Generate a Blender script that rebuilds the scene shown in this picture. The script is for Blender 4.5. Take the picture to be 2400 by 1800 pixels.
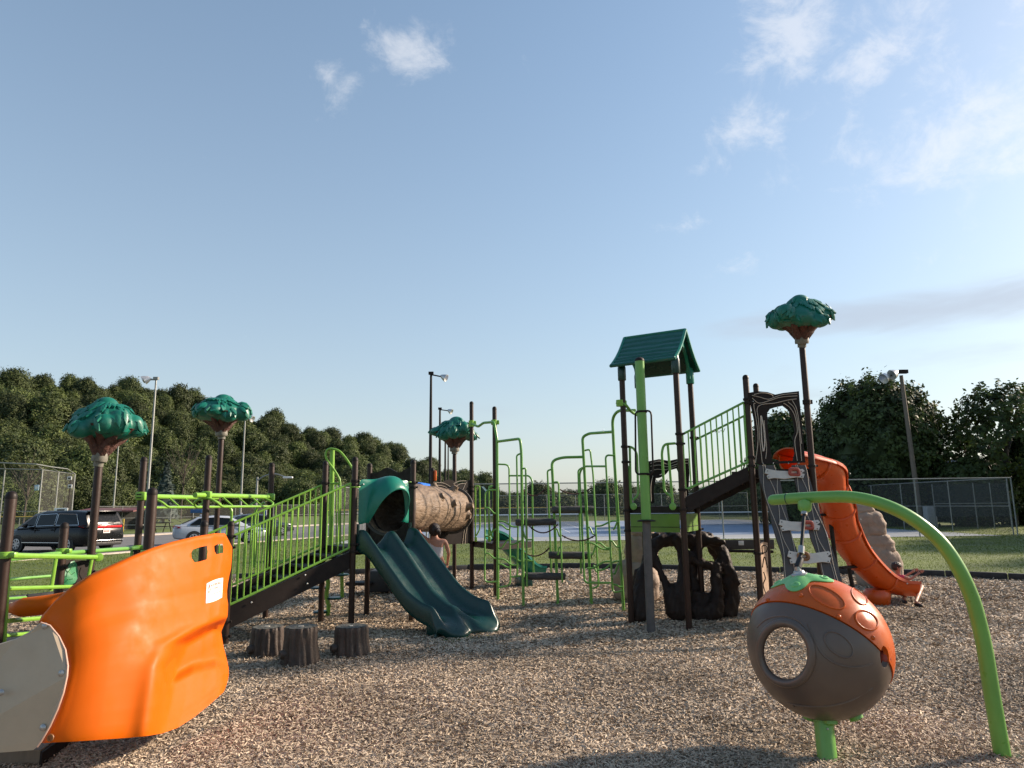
import bpy, bmesh, math, random
import numpy as np
from mathutils import Vector, Matrix, Euler, noise as mnoise

# ------------------------------------------------------------------ scene
for o in list(bpy.data.objects):
    bpy.data.objects.remove(o)
scene = bpy.context.scene
COL = scene.collection
random.seed(7)
rng = np.random.default_rng(7)
PI = math.pi

# camera: eye 1.75 m above the mulch, tilted up about ten degrees, rolled a little
EYE, FPX = 1.75, 1664.0
PITCH, ROLL = math.atan(285 / 1664.0), 0.012
fw = Vector((0, math.cos(PITCH), math.sin(PITCH)))
up0 = Vector((0, -math.sin(PITCH), math.cos(PITCH)))
rt0 = Vector((1, 0, 0))
rt = rt0 * math.cos(ROLL) - up0 * math.sin(ROLL)
upv = rt0 * math.sin(ROLL) + up0 * math.cos(ROLL)
cam = bpy.data.cameras.new('camera')
cam.sensor_width = 36.0
cam.lens = 36.0 * FPX / 2400.0
cam.clip_start, cam.clip_end = 0.05, 3000.0
co = bpy.data.objects.new('camera', cam)
M = Matrix((rt, upv, -fw)).transposed().to_4x4()
M.translation = (0, 0, EYE)
co.matrix_world = M
COL.objects.link(co)
scene.camera = co

# world: clear evening-side sky with thin broken clouds
SUN_AZ, SUN_EL = math.radians(70), math.radians(25)     # azimuth from +Y towards +X
sun_dir = Vector((math.sin(SUN_AZ) * math.cos(SUN_EL), math.cos(SUN_AZ) * math.cos(SUN_EL), math.sin(SUN_EL)))
world = bpy.data.worlds.new('World')
scene.world = world
world.use_nodes = True
wt = world.node_tree
wt.nodes.clear()
def wn(t, **kw):
    n = wt.nodes.new(t)
    for k, v in kw.items():
        setattr(n, k, v)
    return n
def wl(a, b): wt.links.new(a, b)
def wmath(op, a, b=None, c=None):
    n = wn('ShaderNodeMath', operation=op)
    for i, v in enumerate((a, b, c)):
        if v is None: continue
        if isinstance(v, (int, float)): n.inputs[i].default_value = v
        else: wl(v, n.inputs[i])
    return n.outputs[0]
sky = wn('ShaderNodeTexSky', sky_type='NISHITA')
sky.sun_disc = False
sky.sun_elevation = SUN_EL
sky.sun_rotation = SUN_AZ
sky.altitude = 200
sky.air_density = 1.0
sky.dust_density = 1.0
sky.ozone_density = 0.8
tc = wn('ShaderNodeTexCoord')
# summer haze: the same pale veil all round, thickest at the horizon
sepz = wn('ShaderNodeSeparateXYZ'); wl(tc.outputs['Generated'], sepz.inputs[0])
hsv = wn('ShaderNodeHueSaturation'); hsv.inputs['Saturation'].default_value = 1.17; hsv.inputs['Hue'].default_value = 0.494; hsv.inputs['Value'].default_value = 1.06; wl(sky.outputs[0], hsv.inputs['Color'])
veil = wmath('MULTIPLY', wmath('EXPONENT', wmath('MULTIPLY', wmath('MAXIMUM', sepz.outputs[2], 0.0), -2.0)), 0.78)
hz = wn('ShaderNodeMix', data_type='RGBA', blend_type='MIX'); wl(veil, hz.inputs[0]); wl(hsv.outputs[0], hz.inputs[6]); hz.inputs[7].default_value = (2.85, 3.10, 3.28, 1)
bg1 = wn('ShaderNodeBackground'); bg1.inputs[1].default_value = 0.108
wl(hz.outputs[2], bg1.inputs[0])
def ndir(px, py):
    return (fw + rt * ((px - 1200) / FPX) - upv * ((py - 900) / FPX)).normalized()
def noise_node(scale, detail, rough, dist, stretch=(1, 1, 1)):
    mp = wn('ShaderNodeMapping'); mp.inputs['Scale'].default_value = stretch
    wl(tc.outputs['Generated'], mp.inputs[0])
    n = wn('ShaderNodeTexNoise')
    n.inputs['Scale'].default_value = scale; n.inputs['Detail'].default_value = detail
    n.inputs['Roughness'].default_value = rough; n.inputs['Distortion'].default_value = dist
    wl(mp.outputs[0], n.inputs[0])
    return n.outputs[0]
wisp = noise_node(15.0, 12, 0.66, 0.35, (1, 1, 1.25))
# soft cloud banks, each a direction in the sky, half-widths along x and z and a weight
BANKS = [(965, 118, .055, .024, .95), (795, 210, .026, .036, .55), (930, 265, .03, .02, .42), (1850, 75, .050, .055, .95), (1810, 125, .05, .03, .75),
         (2060, 140, .045, .036, .95), (2150, 165, .035, .05, .70), (1770, 290, .045, .034, .85), (2120, 50, .09, .05, .55),
         (1975, 172, .02, .016, .85), (2340, 290, .14, .065, .92), (2090, 385, .12, .05, .62), (1900, 420, .05, .03, .5), (2000, 60, .05, .03, .6), (1665, 395, .05, .02, .55),
         (1735, 615, .05, .022, .62), (1620, 525, .05, .018, .45), (2330, 90, .09, .06, .55), (2220, 520, .08, .05, .35)]
mask = None
for px, py, sx, sz, w in BANKS:
    c = ndir(px, py)
    sub = wn('ShaderNodeVectorMath', operation='SUBTRACT')
    wl(tc.outputs['Generated'], sub.inputs[0]); sub.inputs[1].default_value = c
    sc = wn('ShaderNodeVectorMath', operation='MULTIPLY')
    wl(sub.outputs[0], sc.inputs[0]); sc.inputs[1].default_value = (1 / sx, 0.5 / sx, 1 / sz)
    ln = wn('ShaderNodeVectorMath', operation='LENGTH'); wl(sc.outputs[0], ln.inputs[0])
    g = wmath('MULTIPLY', wmath('EXPONENT', wmath('MULTIPLY', wmath('POWER', ln.outputs['Value'], 2.0), -0.6)), w)
    mask = g if mask is None else wmath('MAXIMUM', mask, g)
dens = wmath('ADD', wmath('MULTIPLY', mask, 1.2), wmath('MULTIPLY', wmath('SUBTRACT', wisp, 0.5), 2.7))
mr = wn('ShaderNodeMapRange', interpolation_type='SMOOTHSTEP')
wl(dens, mr.inputs[0]); mr.inputs[1].default_value = 0.48; mr.inputs[2].default_value = 1.45
mr.inputs[3].default_value = 0.0; mr.inputs[4].default_value = 0.80
# clouds take their brightness from the sky behind them so they grow lighter towards the sun
cmul = wn('ShaderNodeMix', data_type='RGBA', blend_type='MIX')
cmul.inputs[0].default_value = 0.6
wl(hz.outputs[2], cmul.inputs[6]); cmul.inputs[7].default_value = (5.2, 5.15, 5.2, 1)
bg2 = wn('ShaderNodeBackground'); bg2.inputs[1].default_value = 0.112
wl(cmul.outputs[2], bg2.inputs[0])
mix = wn('ShaderNodeMixShader'); wl(mr.outputs[0], mix.inputs[0]); wl(bg1.outputs[0], mix.inputs[1]); wl(bg2.outputs[0], mix.inputs[2])
# long grey bar of cloud low on the right and thin veils along the horizon
gmask = None
for px, py, sx, sz, w in [(2180, 718, .22, .024, 1.0), (2420, 700, .16, .03, .9), (2280, 830, .20, .018, .55), (1960, 925, .10, .014, .6), (1250, 960, .35, .02, .40), (1180, 1015, .3, .012, .35)]:
    c = ndir(px, py)
    sub = wn('ShaderNodeVectorMath', operation='SUBTRACT')
    wl(tc.outputs['Generated'], sub.inputs[0]); sub.inputs[1].default_value = c
    sc = wn('ShaderNodeVectorMath', operation='MULTIPLY')
    wl(sub.outputs[0], sc.inputs[0]); sc.inputs[1].default_value = (1 / sx, 0.5 / sx, 1 / sz)
    ln = wn('ShaderNodeVectorMath', operation='LENGTH'); wl(sc.outputs[0], ln.inputs[0])
    g = wmath('MULTIPLY', wmath('EXPONENT', wmath('MULTIPLY', wmath('POWER', ln.outputs['Value'], 2.0), -0.6)), w)
    gmask = g if gmask is None else wmath('MAXIMUM', gmask, g)
streak = noise_node(6.0, 6, 0.55, 0.4, (1, 1, 5))
gd = wn('ShaderNodeMapRange', interpolation_type='SMOOTHSTEP')
wl(wmath('ADD', gmask, wmath('MULTIPLY', wmath('SUBTRACT', streak, 0.5), 1.1)), gd.inputs[0])
gd.inputs[1].default_value = 0.35; gd.inputs[2].default_value = 1.1; gd.inputs[3].default_value = 0; gd.inputs[4].default_value = 0.62
bg3 = wn('ShaderNodeBackground'); bg3.inputs[0].default_value = (.29, .315, .37, 1); bg3.inputs[1].default_value = 1.0
mix2 = wn('ShaderNodeMixShader'); wl(gd.outputs[0], mix2.inputs[0]); wl(mix.outputs[0], mix2.inputs[1]); wl(bg3.outputs[0], mix2.inputs[2])
wo = wn('ShaderNodeOutputWorld'); wl(mix2.outputs[0], wo.inputs[0])

# the sun, low on the right and a little beyond the playground
sl = bpy.data.lights.new('sun', 'SUN'); sl.energy = 5.0; sl.angle = math.radians(3.0); sl.color = (1.0, 0.83, 0.66)
so = bpy.data.objects.new('sun', sl); so.rotation_euler = (-sun_dir).to_track_quat('-Z', 'Y').to_euler(); so.location = (30, 10, 20)
COL.objects.link(so)
scene.view_settings.view_transform = 'Standard'
scene.view_settings.look = 'None'
scene.view_settings.exposure = 0.85
scene.view_settings.gamma = 1.0
scene.view_settings.use_curve_mapping = False
scene.render.engine = 'CYCLES'
scene.cycles.max_bounces = 6
scene.cycles.transparent_max_bounces = 16

# ------------------------------------------------------------------ survey helpers (photograph row/column + distance -> metres)
def ray(px, py): return fw + rt * ((px - 1200) / FPX) - upv * ((py - 900) / FPX)
def at(px, py, Y):
    k = ray(px, py); return Vector((0, 0, EYE)) + k * (Y / k.y)
def gnd(px, py, z=0.0):
    k = ray(px, py); return Vector((0, 0, EYE)) + k * ((z - EYE) / k.z)
def lerp(a, b, t): return a + (b - a) * t
def V(*a): return Vector(a)

# ------------------------------------------------------------------ materials
MATS = {}
def mat(name, col, rough=0.5, metal=0.0, var=0.12, vscale=6.0, bump=0.0, bscale=60.0, coat=0.0, spec=0.5, col2=None, detail=5, alpha_net=None, sss=0, randobj=0.0, translucent=0.0, attr=None, attramt=0.5, stretch=None):
    if name in MATS: return MATS[name]
    m = bpy.data.materials.new(name); m.use_nodes = True
    nt = m.node_tree; N = nt.nodes; L = nt.links; N.clear()
    out = N.new('ShaderNodeOutputMaterial'); b = N.new('ShaderNodeBsdfPrincipled')
    b.inputs['Roughness'].default_value = rough; b.inputs['Metallic'].default_value = metal
    b.inputs['Specular IOR Level'].default_value = spec
    b.inputs['Coat Weight'].default_value = coat; b.inputs['Coat Roughness'].default_value = 0.15
    t = N.new('ShaderNodeTexCoord'); src = t.outputs['Object']
    if stretch:
        mp = N.new('ShaderNodeMapping'); mp.inputs['Scale'].default_value = stretch; L.new(src, mp.inputs[0]); src = mp.outputs[0]
    n1 = N.new('ShaderNodeTexNoise'); n1.inputs['Scale'].default_value = vscale; n1.inputs['Detail'].default_value = detail; n1.inputs['Roughness'].default_value = .62
    L.new(src, n1.inputs[0])
    c1 = [x * (1 - var) for x in col]; c2 = list(col2) if col2 else [min(1, x * (1 + var)) for x in col]
    rp = N.new('ShaderNodeValToRGB'); rp.color_ramp.elements[0].position = .30; rp.color_ramp.elements[1].position = .70
    rp.color_ramp.elements[0].color = (*c1, 1); rp.color_ramp.elements[1].color = (*c2, 1)
    L.new(n1.outputs[0], rp.inputs[0]); colout = rp.outputs[0]
    def scaleby(sock, lo, hi):
        nonlocal colout
        r = N.new('ShaderNodeMapRange'); r.inputs[3].default_value = lo; r.inputs[4].default_value = hi; L.new(sock, r.inputs[0])
        mx = N.new('ShaderNodeMix'); mx.data_type = 'RGBA'; mx.blend_type = 'MULTIPLY'; mx.inputs[0].default_value = 1
        L.new(colout, mx.inputs[6]); cc = N.new('ShaderNodeCombineColor')
        for i in range(3): L.new(r.outputs[0], cc.inputs[i])
        L.new(cc.outputs[0], mx.inputs[7]); colout = mx.outputs[2]
    if randobj:
        oi = N.new('ShaderNodeObjectInfo'); scaleby(oi.outputs['Random'], 1 - randobj, 1 + randobj)
    if attr:
        at_ = N.new('ShaderNodeAttribute'); at_.attribute_name = attr; scaleby(at_.outputs['Fac'], 1 - attramt, 1 + attramt)
    L.new(colout, b.inputs['Base Color'])
    # slightly uneven gloss: scuffs and dust
    n3 = N.new('ShaderNodeTexNoise'); n3.inputs['Scale'].default_value = vscale * 2.3; n3.inputs['Detail'].default_value = 6
    L.new(src, n3.inputs[0]); r3 = N.new('ShaderNodeMapRange'); r3.inputs[1].default_value = .3; r3.inputs[2].default_value = .75
    r3.inputs[3].default_value = max(.02, rough * .8); r3.inputs[4].default_value = min(1, rough * 1.3 + .03); L.new(n3.outputs[0], r3.inputs[0]); L.new(r3.outputs[0], b.inputs['Roughness'])
    if bump:
        n2 = N.new('ShaderNodeTexNoise'); n2.inputs['Scale'].default_value = bscale; n2.inputs['Detail'].default_value = 4
        L.new(src, n2.inputs[0]); bp = N.new('ShaderNodeBump'); bp.inputs['Strength'].default_value = bump; bp.inputs['Distance'].default_value = 0.02
        L.new(n2.outputs[0], bp.inputs['Height']); L.new(bp.outputs[0], b.inputs['Normal'])
    final = b.outputs[0]
    if translucent:
        tr = N.new('ShaderNodeBsdfTranslucent'); L.new(colout, tr.inputs[0])
        ms = N.new('ShaderNodeMixShader'); ms.inputs[0].default_value = translucent; L.new(final, ms.inputs[1]); L.new(tr.outputs[0], ms.inputs[2]); final = ms.outputs[0]
    if alpha_net is not None:
        tp = N.new('ShaderNodeBsdfTransparent'); ms = N.new('ShaderNodeMixShader'); ms.inputs[0].default_value = alpha_net
        L.new(tp.outputs[0], ms.inputs[1]); L.new(final, ms.inputs[2]); final = ms.outputs[0]
    L.new(final, out.inputs[0])
    MATS[name] = m
    return m

BROWN = mat('brown_powder_coat', (.034, .0175, .012), .46, spec=.30, var=.14, vscale=9, bump=.04, bscale=220)
DBROWN = mat('dark_brown_steel', (.015, .0095, .0075), .55, spec=.25, var=.2, vscale=5, bump=.05, bscale=150)
LIME = mat('lime_powder_coat', (.205, .41, .047), .34, var=.08, vscale=8, bump=.03, bscale=200)
GREEN_PIPE = mat('green_powder_coat', (.135, .33, .062), .33, var=.07, vscale=5, bump=.03, bscale=160)
TEAL = mat('teal_plastic', (.003, .165, .112), .34, var=.12, vscale=4, bump=.05, bscale=260)
DTEAL = mat('dark_green_plastic', (.002, .033, .028), .30, var=.14, vscale=4, bump=.04, bscale=220)
LEAFP = mat('moulded_leaf_plastic', (.003, .130, .088), .42, var=.14, vscale=7, bump=.12, bscale=70)
TRUNKP = mat('moulded_bark_plastic', (.075, .030, .022), .62, var=.35, vscale=14, bump=.7, bscale=45)
COLLAR = mat('weathered_collar', (.16, .15, .12), .6, var=.3, vscale=20)
ORANGE = mat('orange_plastic', (.56, .104, .0015), .48, spec=.14, var=.02, vscale=3, bump=.03, bscale=240)
ORANGE2 = mat('orange_slide_plastic', (.56, .075, .004), .32, var=.07, vscale=4, bump=.03, bscale=220)
ORANGE3 = mat('orange_pod_plastic', (.50, .088, .008), .30, spec=.35, var=.06, vscale=5, bump=.03, bscale=220)
TAUPE = mat('taupe_plastic', (.105, .078, .062), .36, var=.08, vscale=5, bump=.05, bscale=260)
BEIGE = mat('beige_sheet_plastic', (.42, .335, .235), .5, var=.07, vscale=3, bump=.05, bscale=160)
GREYP = mat('grey_panel', (.075, .067, .062), .55, spec=.25, var=.08, vscale=5)
PALE = mat('pale_groove', (.42, .36, .29), .6, var=.1)
WHITEP = mat('off_white_panel', (.52, .47, .40), .5, var=.12, vscale=7)
PANELB = mat('brown_panel_sheet', (.018, .013, .011), .6, var=.15, spec=.2)
BLACK = mat('black_rubber', (.012, .012, .013), .6, var=.2)
STEEL = mat('galvanised_steel', (.42, .42, .41), .42, metal=.7, var=.2, vscale=14)
GALV = mat('galvanised_fence_pipe', (.24, .25, .24), .5, metal=.35, var=.2, vscale=9)
GREYPOLE = mat('worn_grey_pole', (.075, .072, .070), .55, var=.25, vscale=7, bump=.05)
MINTP = mat('mint_plastic', (.17, .47, .16), .33, var=.06)
HOLD = mat('climbing_hold', (.30, .055, .035), .5, var=.15)
HOLDB = mat('climbing_hold_brown', (.19, .085, .03), .5, var=.2)
ROCK = mat('tan_rock_concrete', (.27, .20, .15), .85, var=.25, vscale=4, bump=1.0, bscale=14)
LOG = mat('grey_log_rubber', (.055, .052, .052), .72, var=.4, vscale=12, bump=.8, bscale=26, stretch=(.35, 1, 1))
STUMP = mat('brown_stump_concrete', (.058, .039, .028), .60, var=.25, vscale=6, bump=.25, bscale=40)
ROOFG = mat('roof_green_plastic', (.004, .088, .066), .36, var=.12, vscale=4)
STUMPT = mat('stump_top', (.085, .082, .070), .7, var=.25, vscale=30, bump=.2, bscale=60)
ROOT = mat('root_plastic', (.026, .0165, .012), .6, spec=.25, var=.25, vscale=6, bump=.6, bscale=22, stretch=(1, 1, .3))
TUNNEL = mat('log_tunnel_plastic', (.165, .100, .056), .6, var=.6, vscale=11, bump=1.0, bscale=26, col2=(.24, .165, .105), stretch=(1, .16, 1), detail=8)
GREYT = mat('tunnel_collar', (.05, .045, .04), .6, var=.2)
ROPE = mat('brown_rope', (.07, .03, .025), .8, var=.3)
BLUEF = mat('blue_fabric', (.012, .15, .62), .7, var=.1)
WHITE = mat('white_paint', (.72, .72, .70), .5, var=.06)
ASPH = mat('asphalt', (.135, .130, .128), .9, var=.16, vscale=.7, bump=.3, bscale=90, detail=9)
CONC = mat('concrete_kerb', (.40, .35, .30), .85, var=.15, vscale=2, bump=.2, bscale=60)
COURT = mat('blue_court', (.185, .25, .36), .75, var=.05, vscale=.4)
COURTG = mat('court_apron', (.30, .325, .345), .8, var=.06, vscale=.5)
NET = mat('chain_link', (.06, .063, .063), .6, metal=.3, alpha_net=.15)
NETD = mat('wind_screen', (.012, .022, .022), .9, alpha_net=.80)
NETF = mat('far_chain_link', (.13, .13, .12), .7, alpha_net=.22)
TNET = mat('tennis_net', (.05, .06, .05), .8, alpha_net=.55)
CARB = mat('black_car_paint', (.0025, .003, .004), .25, var=.05, coat=.08, spec=.25)
CARW = mat('silver_white_car_paint', (.40, .43, .48), .25, var=.03, coat=1.0)
CARG = mat('dark_blue_car_paint', (.02, .025, .035), .25, var=.03, coat=1.0)
GLASS = mat('car_glass', (.005, .007, .009), .12, var=.05, spec=.18)
TYRE = mat('tyre', (.015, .015, .015), .8)
RIM = mat('alloy_rim', (.45, .45, .46), .35, metal=.7)
REDL = mat('red_lens', (.42, .012, .016), .2, var=.05)
CHROME = mat('chrome_trim', (.6, .6, .6), .2, metal=1.0, var=.02)
SKIN = mat('skin', (.46, .22, .145), .55, var=.06)
SKIN2 = mat('skin_tan', (.34, .17, .11), .55, var=.06)
HAIR = mat('dark_hair', (.018, .010, .008), .5, var=.3, vscale=30, bump=.5, bscale=80)
TANK = mat('pale_tank_top', (.60, .54, .54), .85, var=.1, bump=.2)
PINK = mat('red_pink_shirt', (.55, .05, .10), .85, var=.1, bump=.2)
DENIM = mat('dark_cloth', (.03, .035, .05), .9, var=.15, bump=.2)
LEAVES = mat('hillside_leaves', (.040, .070, .017), .7, var=.38, vscale=.35, col2=(.100, .126, .029), translucent=.22, randobj=.42, attr='tone', attramt=.45)
LEAVES2 = mat('maple_leaves', (.030, .056, .014), .65, var=.35, vscale=.5, col2=(.072, .105, .022), translucent=.25, attr='tone', attramt=.45)
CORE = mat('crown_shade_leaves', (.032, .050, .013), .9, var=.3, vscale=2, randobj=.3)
BARK = mat('tree_bark', (.075, .058, .045), .9, var=.3, vscale=8, bump=.8, bscale=20, stretch=(1, 1, .3))
POLEW = mat('weathered_timber_pole', (.17, .135, .105), .9, var=.25, vscale=5, stretch=(6, 6, .6), bump=.4, bscale=30)
MAROON = mat('maroon_roof', (.13, .035, .035), .6, var=.1)
YELLOW = mat('yellow_cap', (.62, .42, .06), .6, var=.1)
PLATE = mat('licence_plate', (.75, .72, .68), .4, var=.03)

# ------------------------------------------------------------------ mesh collecting
class MB:
    def __init__(s): s.v = []; s.f = []
    def add(s, vs, fs):
        o = len(s.v); s.v += [tuple(p) for p in vs]; s.f += [tuple(i + o for i in f) for f in fs]; return s
    def box(s, c, size, rz=0.0, rot=None):
        hx, hy, hz = (k / 2 for k in size)
        R = rot if rot else Matrix.Rotation(rz, 3, 'Z')
        vs = [Vector(c) + R @ Vector((x, y, z)) for x in (-hx, hx) for y in (-hy, hy) for z in (-hz, hz)]
        return s.add(vs, [(0, 1, 3, 2), (4, 6, 7, 5), (0, 4, 5, 1), (2, 3, 7, 6), (0, 2, 6, 4), (1, 5, 7, 3)])
    def rbox(s, c, size, r, rz=0.0, rot=None):
        # box with bevelled edges
        bm = bmesh.new(); bmesh.ops.create_cube(bm, size=1)
        bmesh.ops.scale(bm, vec=size, verts=bm.verts)
        bmesh.ops.bevel(bm, geom=list(bm.edges), offset=min(r, min(size) * .45), segments=2, affect='EDGES', profile=.5)
        R = rot if rot else Matrix.Rotation(rz, 3, 'Z')
        vs = [Vector(c) + R @ v.co for v in bm.verts]; bm.verts.index_update()
        fs = [[v.index for v in f.verts] for f in bm.faces]; bm.free()
        return s.add(vs, fs)
    def tube(s, pts, r, n=10, cap='flat', closed=False):
        pts = [Vector(p) for p in pts]; m = len(pts)
        rr = r if isinstance(r, (list, tuple)) else [r] * m
        if cap == 'round' and not closed:
            a = (pts[0] - pts[1]).normalized(); b = (pts[-1] - pts[-2]).normalized()
            pre = [(pts[0] + a * rr[0] * math.sin(t), rr[0] * math.cos(t)) for t in (1.45, 1.1, .7, .35)]
            post = [(pts[-1] + b * rr[-1] * math.sin(t), rr[-1] * math.cos(t)) for t in (.35, .7, 1.1, 1.45)]
            pts = [p for p, _ in pre] + pts + [p for p, _ in post]; rr = [q for _, q in pre] + list(rr) + [q for _, q in post]; m = len(pts)
        tang = []
        for i in range(m):
            if closed: t = pts[(i + 1) % m] - pts[i - 1]
            else: t = pts[min(i + 1, m - 1)] - pts[max(i - 1, 0)]
            tang.append(t.normalized() if t.length > 1e-9 else Vector((0, 0, 1)))
        ref = Vector((0, 0, 1)) if abs(tang[0].z) < .9 else Vector((1, 0, 0))
        nrm = (ref - tang[0] * ref.dot(tang[0])).normalized()
        vs = []
        for i in range(m):
            nrm = (nrm - tang[i] * nrm.dot(tang[i]))
            nrm = nrm.normalized() if nrm.length > 1e-6 else tang[i].orthogonal().normalized()
            bi = tang[i].cross(nrm)
            for k in range(n):
                a = 2 * PI * k / n
                vs.append(pts[i] + (nrm * math.cos(a) + bi * math.sin(a)) * rr[i])
        fs = []
        for i in range(m if closed else m - 1):
            j = (i + 1) % m
            for k in range(n):
                l = (k + 1) % n; fs.append((i * n + k, i * n + l, j * n + l, j * n + k))
        if not closed:
            fs.append(tuple(reversed(range(n)))); fs.append(tuple((m - 1) * n + k for k in range(n)))
        return s.add(vs, fs)
    def lathe(s, prof, c, n=20, axis=None, wob=None, caps=True):
        # prof: (radius, height) pairs round an axis through c
        A = Vector(axis).normalized() if axis else Vector((0, 0, 1))
        X = A.orthogonal().normalized() if axis else Vector((1, 0, 0)); Y = A.cross(X)
        vs = []
        for r, h in prof:
            for k in range(n):
                a = 2 * PI * k / n; q = r * (wob(a, h) if wob else 1)
                vs.append(Vector(c) + A * h + (X * math.cos(a) + Y * math.sin(a)) * q)
        fs = []; m = len(prof)
        for i in range(m - 1):
            for k in range(n):
                l = (k + 1) % n; fs.append((i * n + k, i * n + l, (i + 1) * n + l, (i + 1) * n + k))
        if caps: fs.append(tuple(reversed(range(n)))); fs.append(tuple((m - 1) * n + k for k in range(n)))
        return s.add(vs, fs)
    def prism(s, poly, d):
        # planar polygon (3D points) swept along vector d
        d = Vector(d); a = [Vector(p) for p in poly]; n = len(a)
        vs = a + [p + d for p in a]
        fs = [tuple(range(n)), tuple(reversed(range(n, 2 * n)))] + [(i, n + i, n + (i + 1) % n, (i + 1) % n) for i in range(n)]
        return s.add(vs, fs)
    def grid(s, rows, closed_u=False):
        m, n = len(rows), len(rows[0])
        vs = [p for r in rows for p in r]; fs = []
        for i in range(m - 1):
            for k in range(n if closed_u else n - 1):
                l = (k + 1) % n; fs.append((i * n + k, i * n + l, (i + 1) * n + l, (i + 1) * n + k))
        return s.add(vs, fs)
    def ball(s, c, r, sub=2):
        bm = bmesh.new(); bmesh.ops.create_icosphere(bm, subdivisions=sub, radius=1); bm.verts.index_update()
        rv = r if isinstance(r, (tuple, list)) else (r, r, r)
        vs = [Vector(c) + Vector((v.co.x * rv[0], v.co.y * rv[1], v.co.z * rv[2])) for v in bm.verts]
        fs = [[v.index for v in f.verts] for f in bm.faces]; bm.free()
        return s.add(vs, fs)
    def mesh(s, name, material, smooth=40, fixn=True):
        me = bpy.data.meshes.new(name); me.from_pydata(s.v, [], s.f); me.validate()
        if fixn:
            bm = bmesh.new(); bm.from_mesh(me); bmesh.ops.recalc_face_normals(bm, faces=bm.faces); bm.to_mesh(me); bm.free()
        if smooth:
            me.polygons.foreach_set('use_smooth', [True] * len(me.polygons)); me.set_sharp_from_angle(angle=math.radians(smooth))
        me.materials.append(material); me.update()
        return me
    def build(s, name, material, parent=None, smooth=40, fixn=True):
        return link(bpy.data.objects.new(name, s.mesh(name, material, smooth, fixn)), parent)

def link(o, parent=None):
    COL.objects.link(o)
    if parent is not None:
        o.parent = parent
        o.matrix_parent_inverse = Matrix.Translation(-root_loc(parent))
    return o
def root_loc(p): return Vector(p.location) if p.parent is None else Vector((0, 0, 0))
def tag(o, label=None, cat=None, group=None, kind=None):
    if label: o['label'] = label
    if cat: o['category'] = cat
    if group: o['group'] = group
    if kind: o['kind'] = kind
    return o
def thing(name, label, cat, loc=(0, 0, 0), group=None):
    e = bpy.data.objects.new(name, None); e.location = loc; e.empty_display_size = .2; COL.objects.link(e)
    return tag(e, label, cat, group)
def struct(o): o['kind'] = 'structure'; return o
def baked(obj):
    # apply modifiers into a plain mesh
    dg = bpy.context.evaluated_depsgraph_get(); dg.update()
    me = bpy.data.meshes.new_from_object(obj.evaluated_get(dg)); obj.modifiers.clear(); obj.data = me
    return obj
def shade(o, ang=40):
    me = o.data; me.polygons.foreach_set('use_smooth', [True] * len(me.polygons)); me.set_sharp_from_angle(angle=math.radians(ang)); return o
def fillet(pts, r, k=5, closed=False):
    pts = [Vector(p) for p in pts]; out = []; n = len(pts)
    for i, p in enumerate(pts):
        if not closed and i in (0, n - 1): out.append(p); continue
        a, b = pts[i - 1] - p, pts[(i + 1) % n] - p
        d = min(r, a.length * .48, b.length * .48); A, B = p + a.normalized() * d, p + b.normalized() * d
        for j in range(k + 1):
            t = j / k; out.append(A * (1 - t) ** 2 + p * 2 * t * (1 - t) + B * t * t)
    return out
def catmull(pts, k=6):
    pts = [Vector(p) for p in pts]; P = [pts[0] * 2 - pts[1]] + pts + [pts[-1] * 2 - pts[-2]]; out = []
    for i in range(1, len(P) - 2):
        for j in range(k):
            t = j / k; a, b, c, d = P[i - 1], P[i], P[i + 1], P[i + 2]
            out.append(.5 * ((2 * b) + (c - a) * t + (2 * a - 5 * b + 4 * c - d) * t * t + (3 * b - a - 3 * c + d) * t ** 3))
    out.append(pts[-1]); return out
def interp(xs, ys, x):
    if x <= xs[0]: return ys[0]
    for i in range(len(xs) - 1):
        if x <= xs[i + 1]:
            t = (x - xs[i]) / (xs[i + 1] - xs[i]); t2 = t * t * (3 - 2 * t)
            return ys[i] + (ys[i + 1] - ys[i]) * t2
    return ys[-1]
def pipe(name, pts, r, material, parent, n=8, cap='flat'):
    return MB().tube(pts, r, n, cap).build(name, material, parent)
# ------------------------------------------------------------------ the setting: grass, mulch bed, car park, tennis court
def height_noise(x, y, s=1.0): return mnoise.noise(Vector((x * s, y * s, 3.1)))
GRASSM = mat('lawn_ground', (.066, .108, .012), .9, var=.35, vscale=.35, col2=(.135, .172, .022), bump=.6, bscale=30, detail=9)
GRASSB = mat('grass_blades', (.074, .124, .012), .7, var=.3, vscale=.4, col2=(.155, .195, .024), translucent=.35, attr='tone', attramt=.22)
MULCHM = mat('mulch_ground', (.20, .145, .10), .95, var=.40, vscale=45, col2=(.38, .285, .21), bump=1.0, bscale=95, detail=8)
CHIP = mat('wood_chips', (.40, .312, .218), .85, var=.34, vscale=.5, col2=(.61, .49, .36), attr='tone', attramt=.42)

gs = MB().add([(-900, -200, -.03), (900, -200, -.03), (900, 1800, -.03), (-900, 1800, -.03)], [(0, 1, 2, 3)]).build('ground', GRASSM)
struct(gs)

border = [V(-16, 3), V(-13.5, 9), V(-9.7, 14.3), V(-7.06, 18.34), V(-4.5, 19.0), V(-1.57, 20.1), V(.3, 20.5), V(3.41, 19.85), V(7.32, 18.1), V(9.2, 17.4), V(11.15, 16.05), V(14.5, 13.0), V(17, 8), V(18, 2)]
bcurve = catmull([V(p.x, p.y, 0) for p in border], 10)
bed = [V(-16, -5, 0)] + bcurve + [V(18, -5, 0)]
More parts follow.
